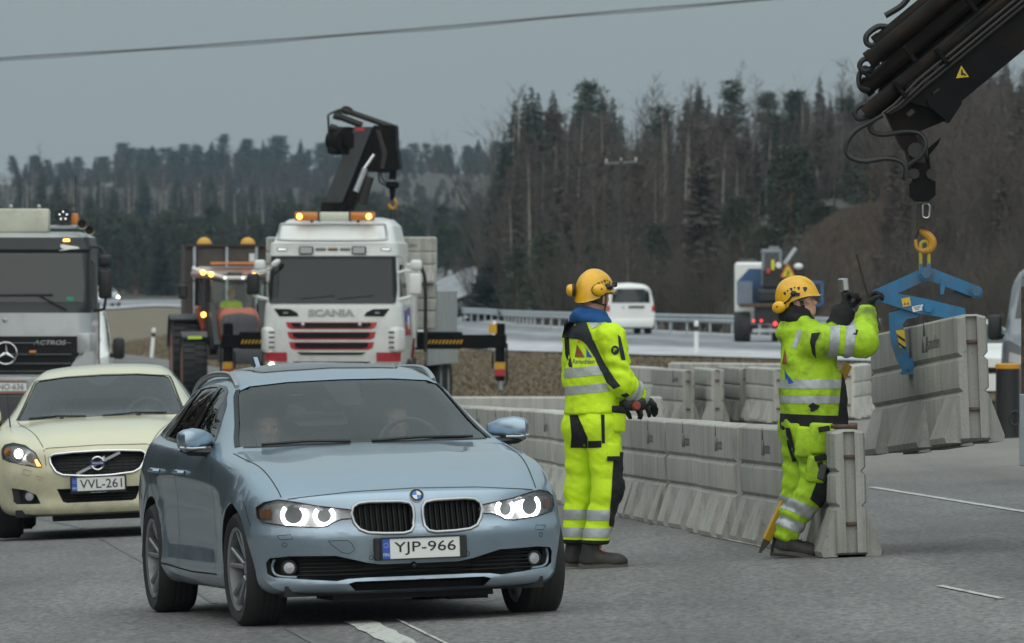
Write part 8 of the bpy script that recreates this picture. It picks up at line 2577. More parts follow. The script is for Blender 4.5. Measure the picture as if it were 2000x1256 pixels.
def boot(parent, heel, toe, zt=.17, name='boot', ang=0.0, laces=True, h=.007):
 """heel and toe on the ground; ang lifts the heel"""
 heel, toe = Vector(heel), Vector(toe); d = (toe - heel); Lf = d.length; d.normalize()
 F = Field((-.10, -.10, -.03), (Lf + .05, .10, zt + .06), h)
 F.cap((.055, 0, .055), (.075, 0, zt), .052, .060, .03, 1)
 F.cap((.04, 0, .045), (Lf - .07, 0, .045), .043, .046, .03, 1, ax=(0, 1, 0), fl=.98)
 F.ell((Lf - .065, .0, .045), (.070, .050, .042), .03, 1)
 F.cap((.07, 0, .085), (Lf - .10, 0, .052), .042, .036, .03, 1)
 F.plane((0, 0, .024), (0, 0, -1)); F.plane((0, 0, zt), (0, 0, 1))
 me = F.mesh('boot')
 o = link(name, me, parent, M_BOOT)
 lat = Vector((-d.y, d.x, 0)).normalized(); M = Matrix((d, lat, d.cross(lat))).transposed().to_4x4(); M.translation = heel
 o.matrix_local = M @ MR(0, ang, 0)
 out = [(-.012, 0), (-.004, -.030), (.04, -.042), (.12, -.036), (Lf - .09, -.050), (Lf - .03, -.040), (Lf + .006, -.008), (Lf + .006, .008), (Lf - .03, .040), (Lf - .09, .050), (.12, .036), (.04, .042), (-.004, .030)]
 out = chaikin(out, 2)
 mb = MB(); mb.prism(out, .0, .030); mb.build('sole', M_SOLE, o, 40)
 if laces:
  mb = MB()
  for k in range(5):
   x, z = .115 + .022 * k, .145 - .017 * k
   mb.tube([(x - .01, -.035, z - .01), (x, 0, z + .004), (x - .01, .035, z - .01)], .0035, 5)
  mb.tube(catmull([(.09, -.02, .15), (.12, -.03, .17), (.13, -.01, .16), (.095, .0, .15)], 4), .0035, 5); mb.build('lace', M_LACE if laces == 2 else M_BLACK, o)
 return o
def project_text(body, bvh, origin, right, up, ray, h, w, parent, m, name, off=.005):
 V, F = text_geom(body, 1.0, 0.0, .004)
 V = np.array(V); V[:, 0] *= w / (V[:, 0].max() - V[:, 0].min()); V[:, 1] *= h / (V[:, 1].max() - V[:, 1].min())
 out = []
 for x, y, z in V:
  p = Vector(origin) + Vector(right) * x + Vector(up) * y - Vector(ray) * .6
  r = bvh.ray_cast(p, Vector(ray))
  q = r[0] if r[0] else Vector(origin) + Vector(right) * x + Vector(up) * y
  out.append(q - Vector(ray) * off)
 mb = MB(); mb.add(out, F); return mb.build(name, m, parent, None)
def project_poly(pts, bvh, origin, right, up, ray, parent, m, name, off=.005, n=6):
 c = sum((Vector(p) for p in pts), Vector((0, 0))) / len(pts); out = []; F = []
 q = []
 for i in range(len(pts)):
  a, b = Vector(pts[i]), Vector(pts[(i + 1) % len(pts)]); q += [a.lerp(b, t / n) for t in range(n)]
 RG = (1, .84, .67, .5, .34, .17)
 for t in RG:
  q2 = [c.lerp(p, t) for p in q]
  for p in q2:
   o = Vector(origin) + Vector(right) * p.x + Vector(up) * p.y
   r = bvh.ray_cast(o - Vector(ray) * .6, Vector(ray)); out.append((r[0] if r[0] else o) - Vector(ray) * off)
 o = Vector(origin) + Vector(right) * c.x + Vector(up) * c.y
 r = bvh.ray_cast(o - Vector(ray) * .6, Vector(ray)); out.append((r[0] if r[0] else o) - Vector(ray) * off)
 k = len(q)
 for r_ in range(len(RG) - 1):
  for i in range(k): F.append((r_ * k + i, r_ * k + (i + 1) % k, (r_ + 1) * k + (i + 1) % k, (r_ + 1) * k + i))
 for i in range(k): F.append(((len(RG) - 1) * k + i, (len(RG) - 1) * k + (i + 1) % k, len(RG) * k))
 mb = MB(); mb.add(out, F); return mb.build(name, m, parent, 60)
def bvh_of(me):
 return BVHTree.FromPolygons([v.co.copy() for v in me.vertices], [tuple(p.vertices) for p in me.polygons])
def fold_at(c, ax, amp, freq, rad, ph=0.0):
 c = np.array(c, float); ax = np.array(ax, float); ax /= np.linalg.norm(ax)
 def f(p, h):
  q = p - c
  return (-amp * np.sin(q @ ax * freq + ph + 2.2 * np.sin(q[..., 0] * 13 + q[..., 1] * 17)) * np.exp(-(np.linalg.norm(q, axis=-1) / rad) ** 2)).astype(np.float32)
 return f
# ---- the watching worker
def build_watcher():
 root = thing('person', 'road worker in clean yellow jacket and blue hood watching with back turned', 'person')
 f = Vector((.77, .64, 0)); r = Vector((.64, -.77, 0))
 pel = Vector((.02, 0, .95)); chest = Vector((.015, -.005, 1.34)); SR = Vector((.145, -.150, 1.475)); SL = Vector((-.085, .145, 1.475))
 ER = Vector((.205, -.175, 1.185)); WR = Vector((.335, .00, 1.075)); EL = Vector((-.085, .23, 1.20)); WL = Vector((.22, .25, 1.06))
 HR, HL_ = Vector((.085, -.075, .91)), Vector((-.045, .075, .91)); KR, KL = Vector((.120, -.08, .50)), Vector((-.055, .105, .50)); AR, AL = Vector((.030, -.10, .10)), Vector((-.085, .085, .10))
 hc = Vector((.040, .015, 1.735)); HM = frame((.66, .75, .03))
 dR = Vector((.75, .55, -.25)); dL = Vector((.8, .1, -.3))
 B = Field((-.32, -.35, .0), (.50, .45, 1.90), .0085)
 L = head(B, hc, HM)
 B.cap(L(-.03, 0, -.06), Vector((.005, -.01, 1.50)), .058, .066, .03, 1)
 B.cap(Vector((.01, 0, 1.40)), pel, .13, .13, .05, 0, ax=f, fl=.7)
 B.cap(SR, SL, .06, .06, .05)
 for a, b, c in ((SR, ER, WR), (SL, EL, WL)): B.cap(a, b, .05, .042, .03); B.cap(b, c, .042, .030, .03)
 for a, b, c in ((HR, KR, AR), (HL_, KL, AL)): B.cap(a, b, .085, .055, .04); B.cap(b, c, .055, .04, .03); B.cap(c, c + Vector((.10, .0, -.06)), .028, .02, .02)
 hand(B, WR, dR, (-.3, .4, -.9), 1.0, 1.0, side=1); hand(B, WL, dL, (0, -.3, -.9), 1.0, 1.0, side=-1)
 body = link('body', B.mesh('body'), root, M_SKIN)
 cut_patch(body.data, 'hair', M_HAIR, root, keep=lambda p, n: (lambda q: q.x < .012 and q.z > -.045 - .2 * (q.x + .06) and abs(q.y) < .085 and (q.z > .0 or q.x < -.02))(HM.to_3x3().transposed() @ (p - hc)), tags=(1,), off=.004)
 T = Field((-.32, -.30, .06), (.36, .34, 1.08), .0085)
 T.cap(pel + Vector((0, 0, .08)), pel + Vector((0, 0, -.03)), .158, .165, .05, 0, ax=f, fl=.80)
 T.ell(pel - f * .055 + r * .075 + Vector((0, 0, -.06)), (.095, .095, .11), .05, 0); T.ell(pel - f * .055 - r * .075 + Vector((0, 0, -.06)), (.095, .095, .11), .05, 0)
 for a, b, c, t in ((HR, KR, AR, 2), (HL_, KL, AL, 3)):
  T.cap(a, b, .118, .092, .05, t, wob=fold_at(b + Vector((0, 0, .06)), (.3, 0, 1), .005, 62, .16)); T.cap(b, c + Vector((0, 0, .02)), .092, .082, .05, t + 2, wob=fold_at(b - Vector((0, 0, .12)), (.35, .1, 1), .005, 55, .2))
 T.folds(.009, 12, 3, (.8, .8, 1.2)); T.folds(.0035, 45, 33, (.8, .8, 1.2)); T.plane((0, 0, .155), (0, 0, -1)); T.plane((0, 0, 1.06), (0, 0, 1))
 tm = T.mesh('trousers'); tro = link('trousers', tm, root, M_HIVIS)
 for t, A, K in ((4, AR, KR), (5, AL, KL)):
  for z0, z1 in ((.195, .255), (.305, .370)): cut_patch(tm, 'reflective_band', M_REFL2, tro, [((0, 0, z0), (0, 0, -1)), ((0, 0, z1), (0, 0, 1))], tags=(t,), off=.003)
  cut_patch(tm, 'trouser_cuff', M_BLKCL, tro, [((0, 0, .178), (0, 0, 1))], tags=(t,), off=.006)
 for t, K in (((2, 4), KR),):
  cut_patch(tm, 'knee_pad', M_BLKCL, tro, [((0, 0, .33), (-.45, 0, -1)), ((0, 0, .74), (0, 0, 1)), (K + Vector((.012, 0, 0)), (-.95, -.1, .06))], tags=t, off=.005)
 tb_ = bvh_of(tm)
 def pp(bv, m, nm, pts, par, off=.005): return project_poly([((x - 1150) / 306, (1106 - y) / 306) for x, y in pts], bv, (0, 0, 0), (1, 0, 0), (0, 0, 1), (0, 1, 0), par, m, nm, off, n=3)
 pp(tb_, M_BLKCL, 'seat_panel', [(1112, 806), (1127, 806), (1137, 828), (1147, 852), (1147, 872), (1114, 872), (1116, 848)], tro)
 pp(tb_, M_BLKCL, 'seat_panel', [(1148, 858), (1174, 857), (1174, 870), (1148, 872)], tro)
 pp(tb_, M_BLKCL, 'side_stripe', [(1173, 806), (1180, 806), (1181, 862), (1175, 862)], tro)
 for (x, y, z, w, d, h, rz) in ((.185, -.125, .945, .10, .06, .16, .75), (.150, -.155, .74, .10, .045, .12, .55), (.135, -.155, .635, .055, .035, .12, .5)):
  MB().box((x, y, z), (w, d, h), (0, .06, rz), b=.018, seg=2).build('pocket', M_HIVIS, tro, 50)
 MB().box((.19, -.135, 1.01), (.11, .07, .045), (0, .1, .75), b=.012).build('pocket_flap', M_BLKCL, tro); MB().box((.155, -.18, .70), (.09, .015, .03), (0, 0, .55), b=.004).build('pocket_flap', M_BLKCL, tro)
 J = Field((-.36, -.38, .95), (.50, .45, 1.64), .0085)
 J.cap(Vector((.012, 0, 1.43)), Vector((.012, -.005, 1.20)), .160, .178, .05, 0, ax=f, fl=.74)
 J.cap(Vector((.012, -.005, 1.22)), Vector((.025, -.005, .94)), .178, .205, .05, 0, ax=f, fl=.76)
 J.cap(SR + Vector((-.02, .02, 0)), SL + Vector((.02, -.02, 0)), .085, .085, .06, 0)
 J.cap(Vector((.008, -.01, 1.50)), Vector((.012, 0, 1.575)), .105, .09, .06, 0)
 J.cap(SR, ER, .088, .078, .05, 2, wob=fold_at(ER + Vector((0, 0, .07)), (.2, .1, 1), .010, 75, .16)); J.cap(ER, WR, .080, .060, .04, 3, wob=fold_at(ER + (WR - ER) * .3, WR - ER, .009, 85, .14))
 J.cap(SL, EL, .088, .074, .05, 4); J.cap(EL, WL, .074, .056, .04, 5)
 J.folds(.012, 12, 8, (1, .9, .8)); J.folds(.0035, 42, 38)
 J.plane((0, 0, .985), (.06, 0, -1), [0]); d3 = (WR - ER).normalized(); J.plane(WR, d3, [3]); J.plane(WL, (WL - EL).normalized(), [5]); J.plane((0, 0, 1.605), (0, 0, 1))
 jm = J.mesh('jacket'); jac = link('jacket', jm, root, M_HIVIS)
 tilt = Vector((-.10, 0, 1)).normalized()
 for z0, z1 in ((1.115, 1.170), (1.225, 1.285)):
  cut_patch(jm, 'reflective_band', M_REFL, jac, [((0, 0, z0), -tilt), ((0, 0, z1), tilt)], tags=(0,), off=.003)
 for a, b in ((.30, .58), (.80, 1.02)):
  cut_patch(jm, 'sleeve_band', M_REFL, jac, [(ER + (WR - ER) * a, -d3), (ER + (WR - ER) * b, d3)], tags=(3,), off=.004)
 cut_patch(jm, 'hem', M_HIVIS, jac, [((0, 0, 1.02), (-.05, 0, 1))], tags=(0,), off=.004)
 bv = bvh_of(jm)
 ry = (0.25, .97, 0); ri = (.97, -.25, 0)
 project_text('Ramudden', bv, (-.035, -.12, 1.318), ri, (.12, 0, .99), ry, .030, .155, jac, M_LOGO, 'back_lettering')
 M_LBR = mat('brown print', (.25, .075, .03), .8); M_LBL = mat('blue print', (.02, .09, .35), .8)
 project_poly([(-.052, -.0), (.022, .0), (-.045, .082)], bv, (-.048, -.12, 1.345), ri, (.1, 0, 1), ry, jac, M_LBR, 'back_logo')
 project_poly([(.035, .0), (.072, .0), (.012, .075), (.028, .05)], bv, (-.048, -.12, 1.345), ri, (.1, 0, 1), ry, jac, M_LBL, 'back_logo')
 project_poly([(-.040, .095), (.01, .10), (-.002, .125), (-.035, .115)], bv, (-.048, -.12, 1.345), ri, (.1, 0, 1), ry, jac, M_YEL, 'back_logo')
 c = SR + Vector((.02, 0, -.085))
 project_poly([(.026 * math.cos(a), .030 * math.sin(a)) for a in np.linspace(0, 2 * PI, 18, endpoint=False)], bv, c, (1, 0, 0), (0, 0, 1), (0, 1, 0), jac, M_NAVY, 'sleeve_badge', n=1)
 project_text('P', bv, c, (1, 0, 0), (0, 0, 1), (0, 1, 0), .024, .018, jac, M_HIVIS, 'badge_letter', .009)
 pp(bv, M_NAVY, 'back_yoke', [(1097, 657), (1103, 632), (1122, 614), (1142, 618), (1148, 634), (1154, 668), (1128, 660)], jac, .009)
 pp(bv, M_NAVY, 'back_yoke', [(1132, 658), (1146, 630), (1154, 650), (1165, 684), (1172, 706), (1160, 694), (1146, 672)], jac, .008)
 pp(bv, M_NAVY, 'sleeve_panel', [(1152, 660), (1159, 662), (1170, 686), (1184, 714), (1173, 722), (1163, 700)], jac)
 pp(bv, M_NAVY, 'sleeve_panel', [(1173, 720), (1184, 712), (1199, 736), (1211, 750), (1198, 757), (1184, 744)], jac)
 pp(bv, M_NAVY, 'sleeve_panel', [(1211, 768), (1224, 764), (1229, 769), (1220, 775)], jac)
 pp(bv, M_NAVY, 'front_panel', [(1206, 650), (1211, 655), (1218, 683), (1221, 700), (1213, 700), (1208, 676)], jac)
 pp(bv, M_REFL, 'shoulder_band', [(1150, 627), (1165, 621), (1182, 627), (1155, 639)], jac)
 pp(bv, M_BLACK, 'shoulder_strap', [(1101, 628), (1109, 620), (1111, 640), (1112, 690), (1118, 714), (1111, 714), (1104, 690), (1102, 650)], jac, .009)
 H = Field((-.2, -.2, 1.48), (.26, .26, 1.70), .008)
 for k in range(12):
  a, a2 = 2 * PI * k / 12, 2 * PI * (k + 1) / 12
  def rp(q, z, R1): return Vector((.01 + R1 * math.cos(q) * 1.0, .0 + R1 * .92 * math.sin(q), z + .02 * math.cos(q + 2.4)))
  H.cap(rp(a, 1.580, .098), rp(a2, 1.580, .098), .032, .032, .02, 1); H.cap(rp(a, 1.620, .083), rp(a2, 1.620, .083), .025, .025, .014, 1)
 H.ell((-.06, -.06, 1.62), (.05, .05, .035), .02, 1); H.folds(.006, 40, 2)
 link('hood', H.mesh('hood'), root, M_BLUEH)
 helmet(root, L(-.008, 0, .040), HM, [(-.075, -.108, .0, -.45, -1), (-.135, .07, .0, .75, 1)], lamp=True)
 strap(root, L)
 for t, w, d, nr, sd in ((0, WR, dR, (-.3, .4, -.9), 1), (1, WL, dL, (0, -.3, -.9), -1)):
  G = Field(np.array(w) - .12, np.array(w) + .22, .0055)
  hand(G, w, d, nr, 1.0, 1.0, g=.005, side=sd); G.cap(Vector(w) - Vector(d).normalized() * .05, Vector(w) + Vector(d).normalized() * .02, .045, .04, .02, 9)
  link('glove', G.mesh('glove'), root, M_GLOVE)
 boot(root, AR + Vector((-.088, -.0, -.10)), AR + Vector((.215, -.015, -.10)), .16, laces=2); boot(root, AL + Vector((-.075, 0, -.10)), AL + Vector((.225, .05, -.10)), .16, laces=2)
 return root, WR
W1, W1_WR = build_watcher()
p = at(1150, 1106, FPX / 306.0); W1.location = (p.x, p.y, gzf(p.x, p.y))
rc = thing('remote_control', 'black crane remote control with red knob held at the watcher\'s waist', 'remote control', Vector(W1.location) + Vector((.27, -.06, 1.045)), R(20))
MB().box((0, 0, 0), (.16, .16, .085), b=.025, seg=2).build('case', M_BLACK, rc, 50)
mb = MB(); mb.lathe([(.028, 0), (.028, .02), (.02, .028), (0, .028)], 16, MT(.0, -.08, -.01) @ MR(PI / 2, 0, 0)); mb.build('red_knob', mat('dull red knob', (.28, .045, .025), .5), rc)
mb = MB(); mb.tube([(-.04, 0, .04), (-.04, -.01, .085)], .009, 6); mb.tube([(.04, 0, .04), (.045, 0, .08)], .009, 6); mb.build('joystick', M_BLACK, rc)
# ---- the worker guiding the clamp
def build_guide():
 root = thing('person', 'road worker in soiled yellow jacket reaching up to the blue clamp', 'person')
 k = 1.0
 def q(px, py, y): return Vector(((px - 1560) / 303.8, y, (1087 - py) / 303.8))
 HR, HL_ = q(1572, 838, -.08), q(1556, 838, .09); KR, KL = q(1596, 938, -.13), q(1566, 935, .10); AR, AL = q(1535, 1045, -.12), q(1530, 1045, .10)
 SR, SL = q(1594, 668, -.185), q(1578, 655, .18); ER, EL = q(1684, 668, -.08), q(1632, 660, .34); WR, WL = q(1697, 604, .22), q(1655, 606, .42)
 hc = q(1560, 590, .0); HM = frame((.955, -.06, .28))
 pel = q(1566, 825, 0)
 B = Field((-.35, -.38, .0), (.75, .65, 1.85), .0085)
 L = head(B, hc, HM)
 B.cap(L(-.03, 0, -.06), q(1556, 655, 0), .058, .07, .03, 1)
 B.cap(q(1580, 690, 0), pel, .13, .13, .05, 0, ax=(0, 1, 0), fl=1.15)
 B.cap(SR, SL, .06, .06, .05)
 for a, b, c in ((SR, ER, WR), (SL, EL, WL)): B.cap(a, b, .05, .042, .03); B.cap(b, c, .042, .030, .03)
 for a, b, c in ((HR, KR, AR), (HL_, KL, AL)): B.cap(a, b, .085, .055, .04); B.cap(b, c, .055, .04, .03); B.cap(c, c + Vector((.09, 0, -.07)), .028, .02, .02)
 dR = Vector((.35, .25, .9)); dL = Vector((.15, .1, .95)); nR = Vector((.75, -.5, -.2)); nL = Vector((.8, -.45, -.1))
 hand(B, WR, dR, nR, 1.9, 1.0, side=1); hand(B, WL, dL, nL, 2.0, 1.0, side=-1)
 body = link('body', B.mesh('body'), root, M_SKIN)
 T = Field((-.32, -.32, .05), (.36, .34, 1.0), .0085)
 T.cap(pel + Vector((.02, 0, .10)), pel + Vector((.01, 0, .02)), .15, .15, .05, 0, ax=(1, 0, 0), fl=.82)
 T.ell(pel + Vector((-.02, 0, -.02)), (.105, .16, .11), .05, 0)
 for a, b, c, t in ((HR, KR, AR, 2), (HL_, KL, AL, 3)):
  T.cap(a, b, .122, .098, .05, t, wob=fold_at(b + Vector((-.03, 0, .08)), (.4, 0, 1), .010, 66, .2)); T.cap(b, c + Vector((.01, 0, .03)), .098, .086, .05, t + 2, wob=fold_at(c + Vector((0, 0, .10)), (.5, 0, 1), .012, 72, .17))
 T.folds(.012, 14, 5, (1, 1, .9)); T.folds(.004, 45, 35, (.8, .8, 1.2))
 ax = (KR - AR).normalized(); T.plane(q(1545, 1062, 0), (-.35, 0, -.93)); T.plane((0, 0, .93), (0, 0, 1))
 tm = T.mesh('trousers'); tro = link('trousers', tm, root, M_HIVISD)
 for t, A, K in ((4, AR, KR), (5, AL, KL)):
  u = Vector((.38, 0, .92)).normalized(); b0 = A + (K - A) * .02
  for a, b in ((.045, .115), (.155, .235)): cut_patch(tm, 'reflective_band', M_REFL2, tro, [(A + u * a, -u), (A + u * b, u)], tags=(t,), off=.003)
 for t, K in (((2, 4), KR), ((3, 5), KL)):
  cut_patch(tm, 'knee_pad', M_BLKCL, tro, [(K + Vector((-.0, 0, -.16)), (-.65, 0, -.75)), (K + Vector((0, 0, .20)), (0, 0, 1)), (K + Vector((-.01, 0, .0)), (-.93, 0, .36))], tags=t, off=.005)
 tb_ = bvh_of(tm)
 def pp(bv, m, nm, pts, par, off=.005): return project_poly([((x - 1560) / 303.8, (1087 - y) / 303.8) for x, y in pts], bv, (0, 0, 0), (1, 0, 0), (0, 0, 1), (0, 1, 0), par, m, nm, off, n=3)
 pp(tb_, M_BLKCL, 'back_panel', [(1532, 834), (1541, 834), (1549, 868), (1556, 900), (1548, 902), (1538, 870)], tro, .012)
 for (a, w, d, h, rz, ry) in ((q(1602, 855, -.21), .16, .06, .20, .1, .05), (q(1592, 915, -.235), .13, .05, .17, 0, .12)):
  MB().box(a, (w, d, h), (0, ry, rz), b=.02, seg=2).build('pocket', M_HIVISD, tro, 50)
 MB().box(q(1570, 862, -.215), (.12, .04, .20), (0, .1, 0), b=.02, seg=2).build('pocket', M_HIVISD, tro, 50)
 for a, b in (((1596, 838), (1618, 834)), ((1588, 894), (1612, 890)), ((1598, 900), (1610, 938))):
  MB().bar(q(*a, -.265), q(*b, -.27), .02, .035, bev=.004).build('tool_strap', M_BLKCL, tro)
 MB().box(q(1603, 920, -.272), (.05, .02, .10), (0, .25, 0), b=.008).build('tool_holster', M_DGREY, tro)
 J = Field((-.36, -.42, .78), (.62, .60, 1.62), .0085)
 J.cap(q(1580, 690, 0), q(1584, 775, 0), .180, .192, .05, 0, ax=(0, 1, 0), fl=1.08)
 J.cap(q(1584, 770, 0), q(1588, 842, 0), .192, .205, .05, 0, ax=(0, 1, 0), fl=1.05)
 J.cap(q(1630, 740, -.05), q(1640, 828, -.05), .05, .05, .05, 0)
 J.cap(SR, SL, .095, .095, .06, 0)
 J.cap(q(1555, 640, 0), q(1566, 655, 0), .115, .13, .05, 6); J.ell(q(1545, 648, 0), (.085, .12, .06), .03, 6); J.cap(q(1532, 650, -.02), q(1570, 630, -.08), .05, .045, .03, 6)
 J.cap(SR, ER, .104, .092, .05, 2, wob=fold_at(ER + Vector((-.08, 0, 0)), (1, 0, .2), .009, 70, .15)); J.cap(ER, WR, .092, .066, .05, 3, wob=fold_at(ER + (WR - ER) * .35, WR - ER, .010, 80, .14))
 J.cap(SL, EL, .10, .085, .05, 4); J.cap(EL, WL, .080, .062, .03, 5)
 J.folds(.014, 13, 12, (1, .9, .8)); J.folds(.0045, 42, 32)
 J.plane(q(1590, 838, 0), (0.0, 0, -1), [0]); d3 = (WR - ER).normalized(); d5 = (WL - EL).normalized(); J.plane(WR + d3 * .0, d3, [3]); J.plane(WL, d5, [5])
 jm = J.mesh('jacket'); jac = link('jacket', jm, root, M_HIVISD)
 def zz(py): return (1087 - py) / 303.8
 for y0, y1 in ((787, 772), (758, 740)): cut_patch(jm, 'reflective_band', M_REFL2, jac, [((0, 0, zz(y0)), (0, 0, -1)), ((0, 0, zz(y1)), (0, 0, 1))], tags=(0,), off=.003)
 cut_patch(jm, 'hem', M_BLKCL, jac, [((0, 0, zz(808)), (.04, 0, 1))], tags=(0,), off=.006)
 cut_patch(jm, 'front_panel', M_BLKCL, jac, [(q(1640, 760, 0), (-1, 0, .1)), ((0, 0, zz(725)), (0, 0, 1))], keep=lambda p, n: n.y < .3, tags=(0,), off=.005)
 for x0, x1 in ((1617, 1636), (1648, 1667)): cut_patch(jm, 'sleeve_band', M_REFL2, jac, [(q(x0, 668, 0), (-1, 0, .1)), (q(x1, 668, 0), (1, 0, -.1))], tags=(2, 3), keep=lambda p, n: p.z < zz(628), off=.004)
 bv = bvh_of(jm)
 pp(bv, M_REFL2, 'shoulder_band', [(1545, 678), (1554, 679), (1566, 645), (1556, 644)], jac)
 pp(bv, M_BLKCL, 'shoulder_panel', [(1582, 650), (1600, 648), (1591, 664), (1588, 680), (1592, 700), (1584, 690), (1579, 668)], jac)
 cut_patch(jm, 'forearm_guard', M_BLKCL, jac, [(EL + d5 * .05, -d5)], tags=(5,), off=.006)
 bv = bvh_of(jm)
 project_poly([(-.02, -.05), (.015, -.05), (.0, .05)], bv, q(1532, 695, -.1), (1, 0, 0), (0, 0, 1), (0, 1, 0), jac, bpy.data.materials['brown print'], 'back_logo', n=3)
 project_poly([(-.03, .03), (.03, -.05), (-.02, -.06)], bv, q(1540, 732, -.1), (1, 0, 0), (0, 0, 1), (0, 1, 0), jac, bpy.data.materials['blue print'], 'back_logo', n=3)
 for a, s in (((1664, 640), .5), ((1669, 648), .45), ((1657, 636), .5)):
  project_poly([(-.012, -.02), (.012, -.012), (.012, .02), (-.012, .012)], bv, q(a[0], a[1], -.1), (1, 0, -.4), (.3, 0, 1), (0, 1, 0), jac, M_BLKCL, 'stain', n=2)
 project_poly([(.032 * math.cos(a) * (1 + .3 * math.sin(5 * a)), .026 * math.sin(a) * (1 + .3 * math.cos(3 * a))) for a in np.linspace(0, 2 * PI, 16, endpoint=False)], bv, q(1588, 794, -.1), (1, 0, 0), (0, 0, 1), (0, 1, 0), jac, M_BLKCL, 'stain', n=1)
 H = Field((-.3, -.25, 1.36), (.3, .25, 1.66), .008)
 for i in range(12):
  a, a2 = 2 * PI * i / 12, 2 * PI * (i + 1) / 12
  def rp(t, py, R1): return q(1556, py, 0) + Vector((R1 * math.cos(t), R1 * .95 * math.sin(t), -.02 * math.cos(t)))
  H.cap(rp(a, 622, .088), rp(a2, 622, .088), .034, .034, .02, 1); H.cap(rp(a, 606, .078), rp(a2, 606, .078), .024, .024, .02, 1)
 H.folds(.005, 40, 4)
 link('neck_warmer', H.mesh('neck_warmer'), root, M_BLKCL)
 cut_patch(body.data, 'balaclava', M_BLKCL, root, tags=(1,), keep=lambda p, n: (lambda w: w.x < .030 and not (abs(w.x + .006) < .024 and abs(w.z + .012) < .034 and abs(w.y) > .055) and w.z < .07)(HM.to_3x3().transposed() @ (p - hc)), off=.005)
 helmet(root, L(-.008, 0, .040), HM, [(-.118, -.085, -.035, -.35, -1), (-.118, .085, -.035, .35, 1)])
 strap(root, L)
 mb = MB()
 for s in (-1, 1):
  mb.add([L(.086, s * .004, .012), L(.092, s * .030, .014), L(.070, s * .062, .012), L(.030, s * .076, .008), L(.030, s * .076, -.022), L(.068, s * .062, -.032), L(.092, s * .032, -.034), L(.094, s * .006, -.016)], [tuple(range(8))])
 mb.build('safety_glasses', M_GOGG, root)
 mb = MB()
 for s in (-1, 1): mb.tube([L(.092, s * .030, .015), L(.070, s * .063, .013), L(.030, s * .077, .009), L(-.02, s * .078, .006)], .003, 5)
 mb.build('glasses_frame', M_SILVER, root)
 for w, d, nr, sd, cu, l in ((WR, dR, nR, 1, 1.9, d3), (WL, dL, nL, -1, 2.0, d5)):
  G = Field(np.array(w) - .13, np.array(w) + .22, .0055)
  hand(G, w, d, nr, cu, 1.0, g=.005, side=sd); G.cap(Vector(w) - l * .04, Vector(w) + Vector(d).normalized() * .02, .052, .042, .02, 9)
  link('glove', G.mesh('glove'), root, M_GLOVE)
 boot(root, q(1512, 1087, -.12) + Vector((0, 0, .03)), q(1601, 1087, -.14), .26, ang=.06, laces=1); boot(root, q(1508, 1087, .10), q(1597, 1087, .10), .26, laces=1)
 return root, q
W2, q2 = build_guide()
X2, D2 = (1560 - 1000) / 303.8, FPX / 303.8
W2.location = (X2, D2, gzf(X2, D2))
O2 = Vector(W2.location)
M_BARS = mat('worn steel bar', (.055, .05, .045), .5, .6, dirt=(.10, .06, .035), damt=.6, dscale=8)
pb = thing('pry_bar', 'long dark steel pry bar in the clamp worker\'s near hand', 'pry bar', O2)
mb = MB(); mb.tube([q2(1679, 496, .34), q2(1690, 535, .33), q2(1706, 592, .31), q2(1722, 645, .28)], [.014, .016, .015, .013], 8); mb.build('bar', M_BARS, pb)
hm = thing('hammer', 'hammer with grey head raised in the clamp worker\'s far hand', 'hammer', O2)
mb = MB(); mb.tube([q2(1655, 566, .50), q2(1662, 600, .47), q2(1667, 645, .44)], .014, 8); mb.build('handle', M_BARS, hm)
MB().box(q2(1653, 556, .50), (.045, .11, .085), (0, -.1, .25), b=.008).build('hammer_head', M_SILVER, hm)
MB().box(q2(1656.5, 575, .49), (.05, .05, .04), (0, -.1, 0), b=.008).build('grip_wrap', M_BLACK, hm)
yl = thing('lever', 'yellow lever bar with dark tip leaning behind the clamp worker\'s legs', 'lever', O2)
MB().bar(q2(1497, 1056, .02), q2(1659, 712, .26), .030, .055, bev=.004).build('shaft', mat('worn yellow lever', (.48, .28, .02), .5, dirt=(.2, .11, .02), damt=.6, dscale=7), yl)
mb = MB(); mb.prism([(-.02, 0), (.03, .0), (.004, -.085), (-.012, -.09)], -.01, .01, Matrix.Translation(q2(1496, 1056, .02)) @ MR(0, .42, 0) @ MXZ); mb.build('blade', M_BARS, yl)
b0 = Vector((ROWX[0], 57.0, gzf(ROWX[0], 57.0)))
br = thing('iron_hook_bar', 'small dark iron bar lying on top of the end barrier', 'iron bar', b0 + Vector((-.06, .25, .825)))
mb = MB(); mb.tube([(-.07, .0, .0), (.10, -.02, .0)], .014, 8); mb.lathe([(.014, 0), (.024, .0), (.024, .05), (.014, .05)], 10, MT(.05, -.015, 0) @ AXX); mb.build('bar', M_RUST, br)
pf = at(1285, 864, 71.4)
fl = thing('flag_strip', 'orange and yellow plastic strip hanging against the long barrier row', 'flag', pf)
s_ = FPX / 71.4
mb = MB(); P_ = [((x - 1285) / s_, -.015 * i, -(y - 864) / s_) for i, (x, y) in enumerate(((1295, 850), (1297, 848), (1291, 866), (1281, 880), (1275, 877), (1280, 866)))]
mb.add(P_[0:3] + [P_[5]], [(0, 1, 2, 3)]); mb.build('orange_part', mat('orange plastic', (.5, .12, .015), .5), fl)
mb = MB(); mb.add([P_[5], P_[2], P_[3], P_[4]], [(0, 1, 2, 3)]); mb.build('yellow_part', M_YEL, fl)
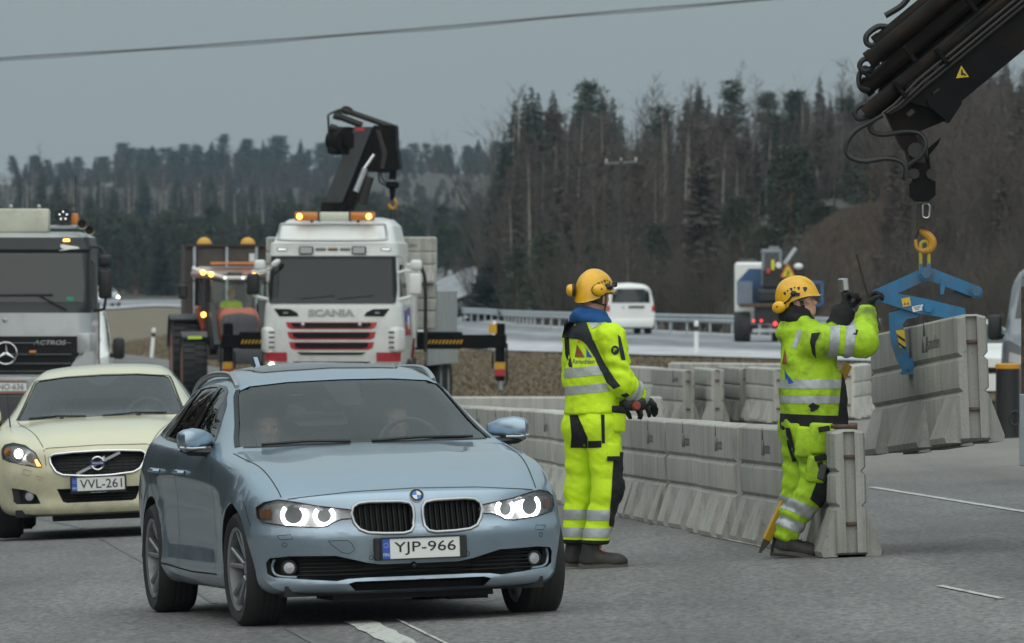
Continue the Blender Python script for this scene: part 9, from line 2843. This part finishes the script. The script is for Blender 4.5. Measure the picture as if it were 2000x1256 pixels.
# ---- people inside the vehicles
M_FACE = mat('pale skin', (0.50, 0.29, 0.21), 0.55)
def sitter(parent_obj, seat, label, cloth, hair, glasses_=False, group=None, wheel_=False, lean=0.0):
 o = thing('person', label, 'person', Vector(parent_obj.location) + parent_obj.rotation_euler.to_matrix() @ Vector(seat), tuple(parent_obj.rotation_euler))
 B = Field((-.32, -.55, .0), (.32, .3, .92), .011)
 hc = Vector((.0, -.06, .74)); HM = frame((lean, -1, -.02))
 L = head(B, hc, HM)
 B.cap(L(-.03, 0, -.05), Vector((0, .0, .5)), .055, .06, .03, 1)
 B.cap((0, .02, .46), (0, .06, .10), .145, .15, .06, 0, ax=(0, 1, 0), fl=.75); B.cap((-.16, .0, .50), (.16, 0, .50), .07, .07, .05, 0)
 for s in (-1, 1):
  B.cap((s * .18, 0, .49), (s * .24, -.06, .24), .052, .045, .03, 0); e = (s * .16, -.32, .34 if wheel_ else .14); B.cap((s * .24, -.06, .24), e, .045, .035, .03, 0); B.cap(e, (e[0] - s * .02, e[1] - .07, e[2] + .02), .035, .025, .02, 1)
  B.cap((s * .10, .0, .08), (s * .12, -.42, .10), .08, .06, .04, 0)
 me = B.mesh('body'); b = link('body', me, o, M_FACE)
 cut_patch(me, 'shirt', cloth, o, tags=(0,), off=.006)
 cut_patch(me, 'hair', hair, o, tags=(1,), keep=lambda p, n: (lambda w: w.z > .055 or (w.x < -.01 and w.z > -.06))(HM.to_3x3().transposed() @ (p - hc)), off=.010)
 mb = MB()
 for s in (-1, 1): mb.ball(L(.074, s * .031, -.004), .008, 8, 6)
 mb.build('eye', M_PLATEK, o)
 if glasses_:
  mb = MB()
  for s in (-1, 1): mb.tube([L(.098, s * .03 + .02 * math.cos(a), -.006 + .016 * math.sin(a)) for a in np.linspace(0, 2 * PI, 12, endpoint=False)], .003, 4, closed=True)
  mb.build('glasses', M_BLACK, o)
 return o
M_CL1 = mat('grey shirt', (.10, .105, .11), .9); M_CL2 = mat('dark shirt', (.03, .032, .04), .9); M_CL3 = mat('brown coat', (.09, .06, .045), .9); M_HR2 = mat('light brown hair', (.16, .10, .06), .8); M_HR3 = mat('grey hair', (.25, .24, .23), .8)
sitter(EST, (-.38, 2.54, .34), 'passenger with brown hair behind the blue estate\'s windscreen', M_CL1, M_HR2, lean=-.1)
sitter(EST, (.37, 2.54, .36), 'driver behind the blue estate\'s steering wheel', M_CL2, M_HAIR, wheel_=True, lean=-.05)
sitter(COU, (-.36, 2.60, .30), 'passenger in dark shirt behind the cream coupe\'s windscreen', M_CL2, M_HAIR)
sitter(COU, (.36, 2.60, .32), 'driver with glasses behind the cream coupe\'s steering wheel', M_CL3, M_HR3, True, wheel_=True)
sitter(tr, (-.02, 2.9, 1.52), 'tractor driver in yellow jacket behind the cab glass', M_HIVIS, M_HELM)
